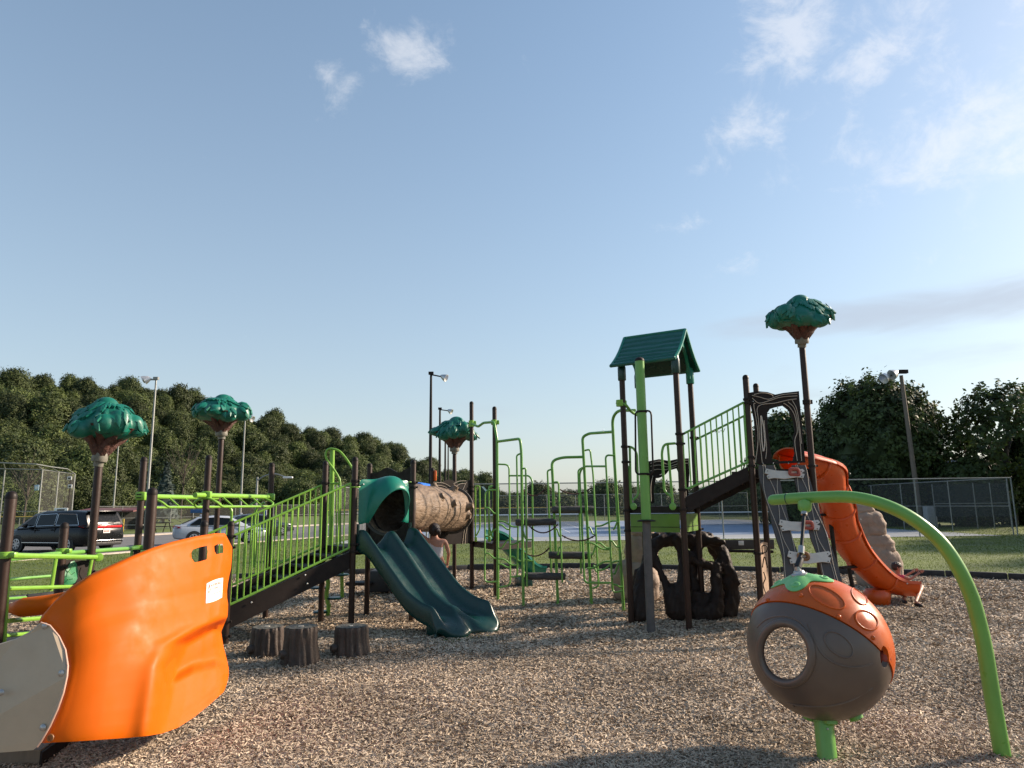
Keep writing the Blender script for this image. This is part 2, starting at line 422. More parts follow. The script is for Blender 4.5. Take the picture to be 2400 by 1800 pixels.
# bed surface: a fine raking of shallow mounds under the chips
def bed_z(x, y):
    return -.03 * math.exp(-(((x - 6.9) / .7) ** 2 + ((y - 12.7) / .5) ** 2)) -.03 * math.exp(-(((x - 2.3) / .9) ** 2 + ((y - 5.4) / .7) ** 2)) + .022 * height_noise(x, y, .55) + .016 * height_noise(x, y, 1.7) - .035 * math.exp(-(((x + .55) / .9) ** 2 + ((y - 10.1) / .6) ** 2))
from mathutils.geometry import tessellate_polygon
def inside(x, y, poly):
    c = False; j = len(poly) - 1
    for i in range(len(poly)):
        a, b = poly[i], poly[j]
        if (a.y > y) != (b.y > y) and x < (b.x - a.x) * (y - a.y) / (b.y - a.y) + a.x: c = not c
        j = i
    return c
m = MB(); rows = []
xs = np.linspace(-16, 18, 120); ys = np.linspace(-4, 20.6, 110)
idx = {}
for j, y in enumerate(ys):
    for i, x in enumerate(xs):
        idx[(i, j)] = len(m.v); m.v.append((x, y, bed_z(x, y)))
for j in range(len(ys) - 1):
    for i in range(len(xs) - 1):
        if inside((xs[i] + xs[i + 1]) / 2, (ys[j] + ys[j + 1]) / 2, bed): m.f.append((idx[(i, j)], idx[(i + 1, j)], idx[(i + 1, j + 1)], idx[(i, j + 1)]))
bedo = struct(m.build('mulch_bed', MULCHM))

# loose wood chips: one mass, real slivers that get sparser and larger with distance
def chips():
    P = []
    zones = [(3.3, 6.0, 6800, .72), (6.0, 9.0, 3900, .88), (9.0, 13.0, 1500, 1.3), (13.0, 20.4, 650, 1.9)]
    bx = np.array([p.x for p in bed]); by = np.array([p.y for p in bed])
    for y0, y1, den, sc in zones:
        w = lambda y: y * .78 + .8
        area = (w(y0) + w(y1)) * (y1 - y0)
        n = int(area * den)
        y = rng.uniform(y0, y1, n); x = rng.uniform(-1, 1, n) * (y * .78 + .8)
        ins = np.zeros(n, bool)
        for i in range(len(bx)):
            j = i - 1
            cond = (by[i] > y) != (by[j] > y)
            with np.errstate(divide='ignore', invalid='ignore'):
                xi = (bx[j] - bx[i]) * (y - by[i]) / (by[j] - by[i]) + bx[i]
            ins ^= cond & (x < xi)
        x, y = x[ins], y[ins]; P.append(np.stack([x, y, np.full_like(x, sc)], 1))
    P = np.concatenate(P); n = len(P)
    ang = rng.uniform(0, 2 * PI, n); ln = rng.uniform(.012, .034, n) * P[:, 2]; wd = rng.uniform(.0035, .0085, n) * P[:, 2]
    tilt = rng.normal(0, .30, n); roll = rng.normal(0, .55, n); lift = rng.uniform(.002, .022, n)
    zz = np.array([bed_z(a, b) for a, b in P[:, :2]]) + lift
    ca, sa = np.cos(ang), np.sin(ang)
    d = np.stack([ca * np.cos(tilt), sa * np.cos(tilt), np.sin(tilt)], 1)
    s0 = np.stack([-sa, ca, np.zeros(n)], 1); up = np.cross(d, s0)
    s = s0 * np.cos(roll)[:, None] + up * np.sin(roll)[:, None]
    nrm = np.cross(d, s); c = np.stack([P[:, 0], P[:, 1], zz], 1)
    bend = rng.uniform(-.25, .25, n)[:, None] * ln[:, None] * nrm
    tip = rng.uniform(.3, .9, n)[:, None]
    a1 = c - d * ln[:, None] - s * wd[:, None] * tip; a2 = c - d * ln[:, None] + s * wd[:, None] * tip
    b1 = c + bend - s * wd[:, None]; b2 = c + bend + s * wd[:, None]
    e1 = c + d * ln[:, None] - s * wd[:, None] * tip * .6; e2 = c + d * ln[:, None] + s * wd[:, None] * tip * .6
    vs = np.stack([a1, a2, b1, b2, e1, e2], 1).reshape(-1, 3)
    k = np.arange(n)[:, None] * 6
    q = np.concatenate([k + np.array([[0, 1, 3, 2]]), k + np.array([[2, 3, 5, 4]])], 1).reshape(-1)
    me = bpy.data.meshes.new('mulch_chips'); nf = 2 * n
    me.vertices.add(len(vs)); me.vertices.foreach_set('co', vs.ravel().astype(np.float32))
    me.loops.add(nf * 4); me.loops.foreach_set('vertex_index', q.astype(np.int32))
    me.polygons.add(nf); me.polygons.foreach_set('loop_start', (np.arange(nf) * 4).astype(np.int32)); me.polygons.foreach_set('loop_total', np.full(nf, 4, np.int32))
    at_ = me.attributes.new('tone', 'FLOAT', 'FACE')
    tone = np.clip(rng.beta(1.6, 2.2, n), 0, 1); at_.data.foreach_set('value', np.repeat(tone, 2).astype(np.float32))
    me.materials.append(CHIP); me.update(calc_edges=True)
    o = bpy.data.objects.new('mulch_chips', me); COL.objects.link(o)
    return tag(o, 'loose tan and grey wood chip mulch covering the play area floor', 'mulch', kind='stuff')
chips()

# grass tufts on the lawn beyond the edging and along the car park
def blades():
    zones = [(14.0, 24, 190, .036), (24, 34, 80, .05), (34, 52, 22, .07)]
    P = []
    bx = np.array([p.x for p in bed]); by = np.array([p.y for p in bed])
    for y0, y1, den, h in zones:
        n = int((y0 + y1) * .80 * (y1 - y0) * den)
        y = rng.uniform(y0, y1, n); x = rng.uniform(-1, 1, n) * (y * .80 + 1)
        ins = np.zeros(n, bool)
        for i in range(len(bx)):
            j = i - 1; cond = (by[i] > y) != (by[j] > y)
            with np.errstate(divide='ignore', invalid='ignore'):
                xi = (bx[j] - bx[i]) * (y - by[i]) / (by[j] - by[i]) + bx[i]
            ins ^= cond & (x < xi)
        keep = ~ins & (x > -18.3 + (y - 26) * .365) & ~((x > -8.6) & (y > 36.4) & (x < 23 + (y - 36) * .1))
        P.append(np.stack([x[keep], y[keep], np.full(keep.sum(), h)], 1))
    P = np.concatenate(P); n = len(P)
    h = P[:, 2] * rng.uniform(.5, 1.25, n); ang = rng.uniform(0, 2 * PI, n); w = P[:, 2] * rng.uniform(.16, .3, n)
    c = np.stack([P[:, 0], P[:, 1], np.full(n, -.032)], 1)
    d = np.stack([np.cos(ang), np.sin(ang), np.zeros(n)], 1); lean = rng.normal(0, .5, (n, 2))
    v1 = c - d * w[:, None]; v2 = c + d * w[:, None]; v3 = c + np.stack([lean[:, 0] * h, lean[:, 1] * h, h], 1)
    vs = np.stack([v1, v2, v3], 1).reshape(-1, 3)
    me = bpy.data.meshes.new('lawn_grass')
    me.vertices.add(len(vs)); me.vertices.foreach_set('co', vs.ravel().astype(np.float32))
    me.loops.add(3 * n); me.loops.foreach_set('vertex_index', np.arange(3 * n, dtype=np.int32))
    me.polygons.add(n); me.polygons.foreach_set('loop_start', (np.arange(n) * 3).astype(np.int32)); me.polygons.foreach_set('loop_total', np.full(n, 3, np.int32))
    a = me.attributes.new('tone', 'FLOAT', 'FACE'); a.data.foreach_set('value', rng.uniform(0, 1, n).astype(np.float32))
    me.materials.append(GRASSB); me.update(calc_edges=True)
    o = bpy.data.objects.new('lawn_grass', me); COL.objects.link(o)
    return tag(o, 'short mown grass of the lawn beyond the play area', 'grass', kind='stuff')
blades()

# black plastic edging boards round the mulch, each board about 1.2 m
edge = thing('edging_border', 'low black plastic edging boards between mulch bed and lawn', 'edging', (0, 20.5, 0))
acc = 0; last = bcurve[0]; pts = [last]
for a, b in zip(bcurve, bcurve[1:]):
    seg = (b - a).length
    while acc + seg >= 1.2:
        t = (1.2 - acc) / seg; p = a.lerp(b, t); pts.append(p); a = p; seg = (b - a).length; acc = 0
    acc += seg
for a, b in zip(pts, pts[1:]):
    d = (b - a); ang = math.atan2(d.y, d.x); c = (a + b) / 2
    MB().rbox((c.x, c.y, .055 + random.uniform(-.012, .012)), (d.length - .012, .10, .19), .02, ang).build('board', BLACK, edge)

# car park, a gently receding strip, with kerb and pale far verge
near = [V(-19.6, 10), V(-19.2, 20), V(-18.5, 26.2), V(-16.8, 30.1), V(-13.65, 39.7), V(-10.7, 47.6), V(-6.5, 60), V(-2, 76)]
far = [V(-45, 10), V(-42, 20), V(-37, 30), V(-31, 40), V(-25.4, 50.5), V(-21.3, 68.8), V(-17.6, 78.3), V(-12, 95)]
nn = catmull([V(p.x, p.y, -.022) for p in near], 6); ff = catmull([V(p.x, p.y, -.022) for p in far], 6)
struct(MB().grid([nn, ff]).build('car_park', ASPH))
struct(MB().grid([[p + V(-.02, 0, .006) for p in ff], [p + V(-.02, 0, .10) for p in ff], [p + V(-.35, .1, .10) for p in ff], [p + V(-1.6, .5, .104) for p in ff], [p + V(-1.62, .5, 0) for p in ff]]).build('kerb', CONC))
struct(MB().grid([[p + V(.0, 0, .004) for p in nn], [p + V(.0, 0, .05) for p in nn], [p + V(.22, -.05, .05) for p in nn], [p + V(.24, -.05, -.01) for p in nn]]).build('near_kerb', CONC))

# tennis court
CX0, CX1, CY0, CY1 = -8.5, 23.0, 36.7, 79.0
struct(MB().add([(CX0 - .6, CY0 - .3, -.016), (CX1 + 1.5, CY0 - .3, -.016), (CX1 + 1.5, CY1 + .3, -.016), (CX0 - .6, CY1 + .3, -.016)], [(0, 1, 2, 3)]).build('court_apron', COURTG))
for k, x0 in enumerate((-7.2, 8.2)):
    struct(MB().add([(x0, 41.0, -.012), (x0 + 13.6, 41.0, -.012), (x0 + 13.6, 76.0, -.012), (x0, 76.0, -.012)], [(0, 1, 2, 3)]).build('court_surface', COURT))
    ln = MB(); w = .06; xa, xb, ya, yb = x0 + 1.4, x0 + 12.2, 46.5, 70.3
    for (a, b, c, d) in [(xa, ya, xb, ya), (xa, yb, xb, yb), (xa, ya, xa, yb), (xb, ya, xb, yb), (xa + 1.37, ya, xa + 1.37, yb), (xb - 1.37, ya, xb - 1.37, yb), (xa + 1.37, 52, xb - 1.37, 52), (xa + 1.37, 64.8, xb - 1.37, 64.8), ((xa + xb) / 2, 52, (xa + xb) / 2, 64.8)]:
        cx, cy = (a + c) / 2, (b + d) / 2; sx, sy = abs(c - a) + w, abs(d - b) + w
        ln.add([(cx - sx / 2, cy - sy / 2, -.008), (cx + sx / 2, cy - sy / 2, -.008), (cx + sx / 2, cy + sy / 2, -.008), (cx - sx / 2, cy + sy / 2, -.008)], [(0, 1, 2, 3)])
    struct(ln.build('court_lines', WHITE))
    nt = thing('tennis_net', ['tennis net with white band across the left blue court', 'tennis net with white band across the right blue court'][k], 'net', (x0 + 6.8, 58.4, 0), 'tennis nets')
    for x in (xa - .6, xb + .6): pipe('net_post', [(x, 58.4, 0), (x, 58.4, 1.1)], .045, GALV, nt)
    MB().add([(xa - .6, 58.4, .03), (xb + .6, 58.4, .03), (xb + .6, 58.4, 1.0), (xa - .6, 58.4, 1.0)], [(0, 1, 2, 3)]).build('mesh', TNET, nt)
    MB().box(((xa + xb) / 2, 58.4, 1.02), (xb - xa + 1.2, .05, .09)).build('white_band', WHITE, nt)
    MB().box(((xa + xb) / 2, 58.37, .5), (.06, .02, 1.0)).build('centre_strap', WHITE, nt)

def fence(name, label, pts, h, step, material, r=.032, mid=True, group=None, pm=GALV, cap=None):
    t = thing(name, label, 'fence', (pts[0].x, pts[0].y, 0), group)
    for a, b in zip(pts, pts[1:]):
        L = (b - a).length; n = max(1, round(L / step))
        for i in range(n + 1):
            if i == 0 and a is not pts[0]: continue
            p = a.lerp(b, i / n); pipe('post', [(p.x, p.y, -.02), (p.x, p.y, h)], r, pm, t, 6)
        pipe('top_rail', [(a.x, a.y, h), (b.x, b.y, h)], r * .8, pm, t, 6)
        if mid: pipe('mid_rail', [(a.x, a.y, h * .5), (b.x, b.y, h * .5)], r * .6, pm, t, 6)
        if cap: pipe('yellow_cap', [(a.x, a.y, h + .05), (b.x, b.y, h + .05)], .05, cap, t, 6)
        MB().add([(a.x, a.y, .03), (b.x, b.y, .03), (b.x, b.y, h), (a.x, a.y, h)], [(0, 1, 2, 3)]).build('wire_mesh', material, t, 0)
    return t
fence('chain_link_fence', 'tall chain link fence along the near side of the tennis court', [V(-9.2, 36.5, 0), V(25.4, 36.6, 0)], 2.85, 5.0, NET, .036, mid=False)
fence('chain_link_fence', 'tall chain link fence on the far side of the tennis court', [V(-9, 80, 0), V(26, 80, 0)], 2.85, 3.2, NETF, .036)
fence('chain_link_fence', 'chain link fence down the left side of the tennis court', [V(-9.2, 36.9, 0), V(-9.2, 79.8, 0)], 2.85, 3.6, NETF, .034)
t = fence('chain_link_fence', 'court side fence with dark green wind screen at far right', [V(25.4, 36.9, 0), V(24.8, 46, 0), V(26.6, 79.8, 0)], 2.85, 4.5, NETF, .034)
ws = thing('wind_screen', 'dark green wind screen panel hung inside the court corner', 'wind screen', (21, 46, 0))
a, b = at(2192, 1215, 46), at(2368, 1215, 44)
MB().add([(a.x, a.y, .75), (b.x, b.y, .75), (b.x, b.y, 2.75), (a.x, a.y, 2.75)], [(0, 1, 2, 3)]).build('screen', NETD, ws, 0)
pipe('rail', [(a.x, a.y - .03, 1.55), (b.x, b.y - .03, 1.55)], .025, GALV, ws, 6)
for f in (0, .56, .78, 1): p = a.lerp(b, f); pipe('post', [(p.x, p.y - .04, 0), (p.x, p.y - .04, 2.8)], .035, GALV, ws, 6)
# ball-field fences on the left beyond the car park
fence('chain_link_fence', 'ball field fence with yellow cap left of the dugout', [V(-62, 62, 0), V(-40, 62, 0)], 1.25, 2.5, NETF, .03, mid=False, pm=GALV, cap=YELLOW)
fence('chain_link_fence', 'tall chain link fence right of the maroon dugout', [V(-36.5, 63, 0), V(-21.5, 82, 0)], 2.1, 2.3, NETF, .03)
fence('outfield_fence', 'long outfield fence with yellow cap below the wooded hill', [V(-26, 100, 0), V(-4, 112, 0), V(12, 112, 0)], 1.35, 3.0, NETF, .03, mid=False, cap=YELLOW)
# ------------------------------------------------------------------ wooded hill
SIL = [(-420, 850), (-150, 856), (0, 874), (130, 870), (250, 886), (330, 896), (400, 910), (470, 932), (560, 972), (680, 990), (760, 1010), (860, 1036), (950, 1056), (1010, 1086), (1070, 1112), (1140, 1146), (1230, 1172)]
def sil_y(px):
    for (a, b), (c, d) in zip(SIL, SIL[1:]):
        if px <= c: return b + (d - b) * (px - a) / (c - a)
    return SIL[-1][1]
TREE_H = 11.0
def foot(px): p = at(px, 1185 - .012 * (px - 1200), 104 + max(0, px) * .085); return V(p.x, p.y, -.05)
def crest(px):
    Y = 178 + max(0, px) * .11; p = at(px, sil_y(px), Y); return V(p.x, p.y, max(0, p.z - (9.2 - 3.0 * min(1, max(0, px / 900)))))
def hill(px, t):
    a, b = foot(px), crest(px); p = a.lerp(b, t)
    s = min(1, max(0, t)); z = b.z * (s ** 1.15 * .75 + .25 * s * s * (3 - 2 * s))
    if t > 1: z = b.z * (1 - (t - 1) * .8)
    return V(p.x, p.y, z - .05)
rows = [[hill(px, t) for px in range(-420, 1261, 35)] for t in [i / 12 for i in range(-1, 20)]]
HILLM = mat('hill_floor', (.020, .026, .010), .95, var=.4, vscale=.2)
struct(MB().grid(rows).build('hill', HILLM))

def crown_mesh(name, c, w, h, z0, nleaf, size, mats, seed, bumps=3.2, amp=.22, trunk=None, tone_lo=0.0, core=.80, squash=1.0, holes=0.0):
    """one crown: leaf-sized quads over and through a billowing outline round centre line c, from height z0 to h"""
    r = np.random.default_rng(seed); cz = (z0 + h) / 2; hz_ = (h - z0) / 2
    def rad(d):
        q = Vector(d); n = mnoise.noise(q * bumps + V(seed, 0, 0)) * amp + mnoise.noise(q * bumps * 2.4 + V(0, seed, 0)) * amp * .65 + mnoise.noise(q * bumps * 5.2 + V(0, seed, 7)) * amp * .3
        egg = 1 - .16 * max(0, q.z) + .10 * max(0, -q.z)
        return (1 + n) * egg
    d = r.normal(size=(nleaf, 3)); d /= np.linalg.norm(d, axis=1)[:, None]
    R = np.array([rad(x) for x in d]); depth = 1 - np.abs(r.normal(0, .085, nleaf)) + r.uniform(0, .05, nleaf) + .10 * (r.random(nleaf) ** 5)
    inner = r.random(nleaf) < .18; depth[inner] = r.uniform(.72, .95, inner.sum())
    if holes:
        hn = np.array([mnoise.noise(Vector(x) * 4.2 + V(3, seed, 1)) for x in d]); keep = hn > -.5 + holes; d, R, depth = d[keep], R[keep], depth[keep]; nleaf = len(d)
    P = d * (R * depth)[:, None] * np.array([w / 2, w / 2, hz_]) + np.array([c[0], c[1], cz])
    nrm = d * np.array([1, 1, squash]) + r.normal(0, .6, (nleaf, 3)) + np.array([0, 0, .3]); nrm /= np.linalg.norm(nrm, axis=1)[:, None]
    a = np.cross(nrm, r.normal(size=(nleaf, 3))); a /= np.linalg.norm(a, axis=1)[:, None]; b = np.cross(nrm, a)
    s = size * r.uniform(.5, 1.3, nleaf)
    q = np.stack([P - a * s[:, None], P - b * (s * .6)[:, None], P + a * s[:, None], P + b * (s * .6)[:, None]], 1).reshape(-1, 3)
    vs = [q]; off = 4 * nleaf; tri, tr = [], []
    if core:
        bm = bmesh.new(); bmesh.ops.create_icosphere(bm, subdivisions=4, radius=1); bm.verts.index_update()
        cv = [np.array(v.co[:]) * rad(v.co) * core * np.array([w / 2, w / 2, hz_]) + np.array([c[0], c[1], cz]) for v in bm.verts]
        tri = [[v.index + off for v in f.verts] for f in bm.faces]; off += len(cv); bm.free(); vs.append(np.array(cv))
    if trunk:
        mb = MB()
        for pts, rr in trunk: mb.tube(pts, rr, 7)
        vs.append(np.array(mb.v)); tr = [[i + off for i in f] for f in mb.f]
    me = bpy.data.meshes.new(name); me.from_pydata(np.concatenate(vs).tolist(), [], np.arange(4 * nleaf).reshape(-1, 4).tolist() + tri + tr)
    for m_ in mats: me.materials.append(m_)
    me.polygons.foreach_set('material_index', np.concatenate([np.zeros(nleaf, int), np.full(len(tri), 1), np.full(len(tr), 2)]).astype(np.int32))
    at_ = me.attributes.new('tone', 'FLOAT', 'FACE'); tn = np.full(len(me.polygons), .5, np.float32)
    tn[:nleaf] = np.clip(.5 + .22 * r.normal(size=nleaf) + tone_lo, 0, 1); at_.data.foreach_set('value', tn); me.update()
    return me
HV = []
for i in range(7):
    w = [8.5, 9.5, 7.5, 10.0, 8.0, 6.5, 9.0][i]; h = [11.5, 12.5, 12.0, 11.0, 13.5, 10.5, 12][i]
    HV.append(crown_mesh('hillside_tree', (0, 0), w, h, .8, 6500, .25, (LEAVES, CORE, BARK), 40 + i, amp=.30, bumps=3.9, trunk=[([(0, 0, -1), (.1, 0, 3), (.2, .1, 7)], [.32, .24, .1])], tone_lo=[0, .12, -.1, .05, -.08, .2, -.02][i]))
hr = random.Random(5); cnt = 0
for row in range(16):
    t = -.02 + row * .068
    n = 19
    for k in range(n):
        px = -170 + (1360 / n) * (k + (.5 if row % 2 else 0)) + hr.uniform(-26, 26)
        if px > 1190: continue
        tt = t + hr.uniform(-.03, .03)
        p = hill(px, min(tt, 1.05))
        sc = hr.choice((.52, .58, .64, .70, .78, .86)) * hr.uniform(.94, 1.06)
        if tt > .93: sc = hr.uniform(.62, .84)
        if crest(px).z < 2.0: sc *= .8
        o = bpy.data.objects.new('hillside_tree', hr.choice(HV)); o.location = p; o.scale = (sc * hr.uniform(.95, 1.25), sc * hr.uniform(.95, 1.25), sc * hr.uniform(.95, 1.1))
        o.rotation_euler = (0, 0, hr.uniform(0, 6.28)); COL.objects.link(o); cnt += 1
        tag(o, 'leafy green tree in the dense wood on the hillside', 'tree', 'trees of the wooded hill')
# undergrowth and lower canopy between the trees, one continuous leafy mass
def understory():
    r = np.random.default_rng(77); rg = random.Random(77); P = []
    for _ in range(42000):
        px = rg.uniform(-220, 1215); t = rg.uniform(-.03, 1.02); p = hill(px, t)
        lim = min(1.0, max(.3, crest(px).z / 6))
        P.append((p.x, p.y, p.z + lim * (1.6 + 4.0 * (.5 + .5 * mnoise.noise(V(p.x * .13, p.y * .13, 0))) + rg.uniform(-.5, .6))))
    P = np.array(P); n = len(P)
    nrm = r.normal(0, .7, (n, 3)) + np.array([.1, -.3, .7]); nrm /= np.linalg.norm(nrm, axis=1)[:, None]
    a = np.cross(nrm, r.normal(size=(n, 3))); a /= np.linalg.norm(a, axis=1)[:, None]; b = np.cross(nrm, a); s = r.uniform(.22, .55, n)
    q = np.stack([P - a * s[:, None], P - b * (s * .6)[:, None], P + a * s[:, None], P + b * (s * .6)[:, None]], 1).reshape(-1, 3)
    me = bpy.data.meshes.new('undergrowth'); me.from_pydata(q.tolist(), [], np.arange(4 * n).reshape(-1, 4).tolist()); me.materials.append(LEAVES)
    at_ = me.attributes.new('tone', 'FLOAT', 'FACE'); at_.data.foreach_set('value', np.clip(.45 + .25 * r.normal(size=n), 0, 1).astype(np.float32)); me.update()
    o = bpy.data.objects.new('undergrowth', me); COL.objects.link(o); tag(o, 'leafy undergrowth filling the hillside wood', 'undergrowth', kind='stuff')
understory()

# bare dead trees standing against the wood
def bare_tree(px, py_top, Y, seed, label):
    r = random.Random(seed); b = gnd_at(px, Y); top = at(px, py_top, Y).z
    t = thing('bare_tree', label, 'tree', b)
    MB().tube([b, b + V(.1, 0, top * .35), b + V(.25, .1, top * .55)], [.16, .11, .07], 6).build('trunk', BARK, t)
    m = MB()
    for i in range(26):
        a = r.uniform(0, 6.28); z0 = top * r.uniform(.3, .55); L = top * r.uniform(.25, .45)
        p0 = b + V(.12, 0, z0); d = V(math.cos(a) * .55, math.sin(a) * .55, .85).normalized(); p1 = p0 + d * L * .5 + V(0, 0, .1); p2 = p1 + (d + V(r.uniform(-.3, .3), r.uniform(-.3, .3), .2)).normalized() * L * .5
        m.tube([p0, p1, p2], [.05, .03, .012], 4)
        for s in (-1, 1): m.tube([p1, p1 + (d + V(s * .5, 0, r.uniform(-.2, .4))).normalized() * L * .3], [.02, .008], 3)
    m.build('crown', BARK, t)
def gnd_at(px, Y):
    k = ray(px, 1185); return V(k.x / k.y * Y, Y, 0)
bare_tree(58, 1040, 76, 3, 'bare grey branching tree behind the ball field backstop')
bare_tree(425, 985, 128, 9, 'bare pale tree among the hillside woods right of the grey lamp')

# ------------------------------------------------------------------ nearer trees
def tree(name, label, px, py_top, Y, width, seed, nleaf, size, z0=1.0, mats=None, group=None, sparse=False, holes=0.0, amp=.22, bumps=3.2):
    b = gnd_at(px, Y); h = at(px, py_top, Y).z / 1.02; r = random.Random(seed)
    t = thing(name, label, 'tree', b, group)
    m = MB(); m.tube([b, b + V(.1, 0, h * .3), b + V(.15, .1, h * .62)], [h * .026, h * .02, h * .008], 8)
    m.build('trunk', BARK, t)
    lm = MB()
    for i in range(26):
        a = r.uniform(0, 6.28); zt = r.uniform(.35, .97); c = b + V(math.cos(a) * width * .46 * math.sin(PI * zt * .9), math.sin(a) * width * .46 * math.sin(PI * zt * .9), z0 + zt * (h - z0) * .96)
        p0 = b + V(.08, 0, min(h * .55, c.z * .6)); mid = p0.lerp(c, .5) + V(0, 0, -.04 * h)
        lm.tube([p0, mid, c], [h * .008, h * .005, h * .0018], 5)
        for q in range(6):
            p = mid.lerp(c, r.uniform(.2, 1)); lm.tube([p, p + V(r.uniform(-1, 1), r.uniform(-1, 1), r.uniform(-.2, 1)) * width * .13], [h * .002, h * .0006], 3)
    lm.build('limbs', BARK, t)
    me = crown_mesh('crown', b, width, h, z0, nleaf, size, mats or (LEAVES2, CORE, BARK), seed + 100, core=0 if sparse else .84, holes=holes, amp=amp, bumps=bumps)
    link(bpy.data.objects.new('crown', me), t)
    return t
tree('maple_tree', 'large dense dark green tree behind the timber lamp pole', 2070, 862, 54, 8.9, 11, 42000, .165, .2, amp=.22, bumps=4.4, holes=.10)
tree('maple_tree', 'dark green tree partly behind the carved brown arch panel', 1858, 945, 60, 6.6, 12, 20000, .18, .2, amp=.16)
tree('oak_tree', 'dark sparse crowned tree at the right edge', 2372, 888, 50, 6.6, 13, 15000, .17, 2.4, sparse=True, holes=.36, amp=.30, bumps=2.6)
tree('oak_tree', 'low dark tree at the foot of the right edge tree', 2408, 1010, 52, 5.0, 33, 14000, .18, .1)
tree('bush', 'broad dark green bush above the wind screen corner', 2285, 1062, 50, 5.0, 14, 12000, .16, .1)
tree('bush', 'dark shrub between large tree and broad bush', 2200, 1095, 62, 3.6, 15, 7000, .17, .1)
tree('bush', 'dark hedge shrub below the large tree by the court', 1985, 1100, 56, 7.6, 16, 12000, .17, .1)
tree('bush', 'dark hedge shrub behind the orange slide top', 1905, 1100, 57, 5.4, 17, 9000, .17, .1)
for k, (x, y, h, w) in enumerate(((33.5, 33.0, 10.5, 7.5), (40, 38.5, 12, 8), (31.5, 26.0, 8.5, 5.5))):
    o = bpy.data.objects.new('lawn_tree', HV[(k * 2) % 7]); o.location = (x, y, -.2); o.scale = (w / 8.5, w / 8.5, h / 12); o.rotation_euler = (0, 0, k * 2.1); COL.objects.link(o)
    tag(o, 'shade tree on the lawn beyond the right edge of the view', 'tree', 'lawn trees at the far right')
for k, (px, py, Y, w) in enumerate([(1165, 1150, 140, 9), (1205, 1148, 150, 9), (1262, 1122, 120, 6.5), (1300, 1140, 135, 8), (1345, 1148, 150, 10), (1392, 1142, 140, 8), (1424, 1116, 118, 6), (1470, 1128, 130, 8),
                                     (1510, 1136, 140, 9), (1548, 1118, 110, 6), (1592, 1146, 130, 10), (1640, 1142, 126, 9), (1690, 1136, 120, 9), (1735, 1128, 115, 8), (1785, 1120, 110, 8), (1820, 1125, 100, 7)]):
    p = gnd_at(px, Y); h = at(px, py, Y).z
    o = bpy.data.objects.new('distant_tree', HV[k % 7]); s = h / 12.0; o.location = (p.x, p.y, -.6); o.scale = (w / 8.5, w / 8.5, s * 1.05); o.rotation_euler = (0, 0, k * 1.3); COL.objects.link(o)
    tag(o, 'small distant tree in the row beyond the tennis courts', 'tree', 'distant trees beyond the courts')
sp = thing('spruce_tree', 'grey blue spruce at the foot of the hillside wood', 'tree', gnd_at(385, 96))
b = gnd_at(385, 96); SPR = mat('spruce_needles', (.035, .055, .048), .8, var=.3, vscale=2)
MB().tube([b, b + V(0, 0, 7.5)], [.2, .03], 6).build('trunk', BARK, sp)
m = MB()
for i in range(300):
    f = random.random() ** .8; z = .6 + f * 7.4; R = (1 - f) * 2.3 + .1; a = random.uniform(0, 6.28); p = b + V(math.cos(a) * R, math.sin(a) * R, z - R * .2)
    d = V(math.cos(a), math.sin(a), -.35) * .5; s = V(-math.sin(a), math.cos(a), 0) * .22
    m.add([p - d * 1.6, p - s, p + d * .6, p + s], [(0, 1, 2, 3)])
m.lathe([(2.0, .6), (1.4, 2.6), (.8, 5), (.05, 8)], b, 9).build('crown', SPR, sp, 0)

# ------------------------------------------------------------------ lamp poles
LAMPG = mat('lamp_head_aluminium', (.55, .55, .54), .3, metal=.6, var=.1)
def flood(name, label, px, py_top, Y, r, material, heads, group='floodlight poles round the ball fields', base_px=None):
    b = gnd_at(base_px or px, Y); tp = at(px, py_top, Y)
    t = thing(name, label, 'lamp pole', b, group)
    MB().tube([b, V(b.x, b.y, tp.z * .5), V(b.x, b.y, tp.z)], [r * .95, r * .8, r * .58], 8).build('pole', material, t)
    c = V(b.x, b.y, tp.z)
    MB().box(c + V(0, 0, .12), (.42, .3, .24)).build('ballast_box', material, t)
    for (dx, dz) in heads:
        h = MB(); ax = V(math.copysign(1, dx), -.3, -.55).normalized(); q = c + V(dx, -.1, dz)
        MB().tube([c, q], .06, 6).build('bracket', material, t)
        h.lathe([(.08, -.32), (.15, -.22), (.27, .03), (.35, .26), (.31, .27), (.06, .12)], q, 14, axis=ax)
        h.build('lamp_head', LAMPG, t)
    return t
flood('floodlight_pole', 'tall pale grey floodlight pole behind the left play posts', 366, 890, 62, .13, GALV, [(-.7, 0), (-.9, .1)], base_px=344)
flood('floodlight_pole', 'thin grey light pole behind the nearest tree topper', 277, 1030, 84, .11, GALV, [(-.6, 0)], base_px=266)
flood('floodlight_pole', 'grey light pole behind the second tree topper', 578, 985, 72, .12, GALV, [(.6, .2)], base_px=564)
flood('floodlight_pole', 'tallest dark floodlight pole left of the middle tree topper', 1008, 878, 60, .17, DBROWN, [(1.1, -.25)], base_px=1008)
flood('floodlight_pole', 'shorter dark floodlight pole behind the middle tree topper', 1030, 960, 84, .19, DBROWN, [(1.2, -.2)], base_px=1030)
flood('floodlight_pole', 'distant dark pole right of the shorter dark floodlight', 1043, 1000, 104, .18, DBROWN, [(1.2, -.2)], base_px=1043)
flood('floodlight_pole', 'farthest thin dark pole under the middle tree topper', 1050, 1030, 122, .17, DBROWN, [(1.2, -.2)], base_px=1050)
t = thing('timber_lamp_pole', 'weathered leaning timber pole with two white floodlights before the large tree', 'lamp pole', gnd_at(2150, 49))
b = gnd_at(2154, 49); tp = at(2112, 880, 49)
MB().tube([b, b.lerp(tp, .5), tp], [.17, .15, .12], 10).build('pole', POLEW, t)
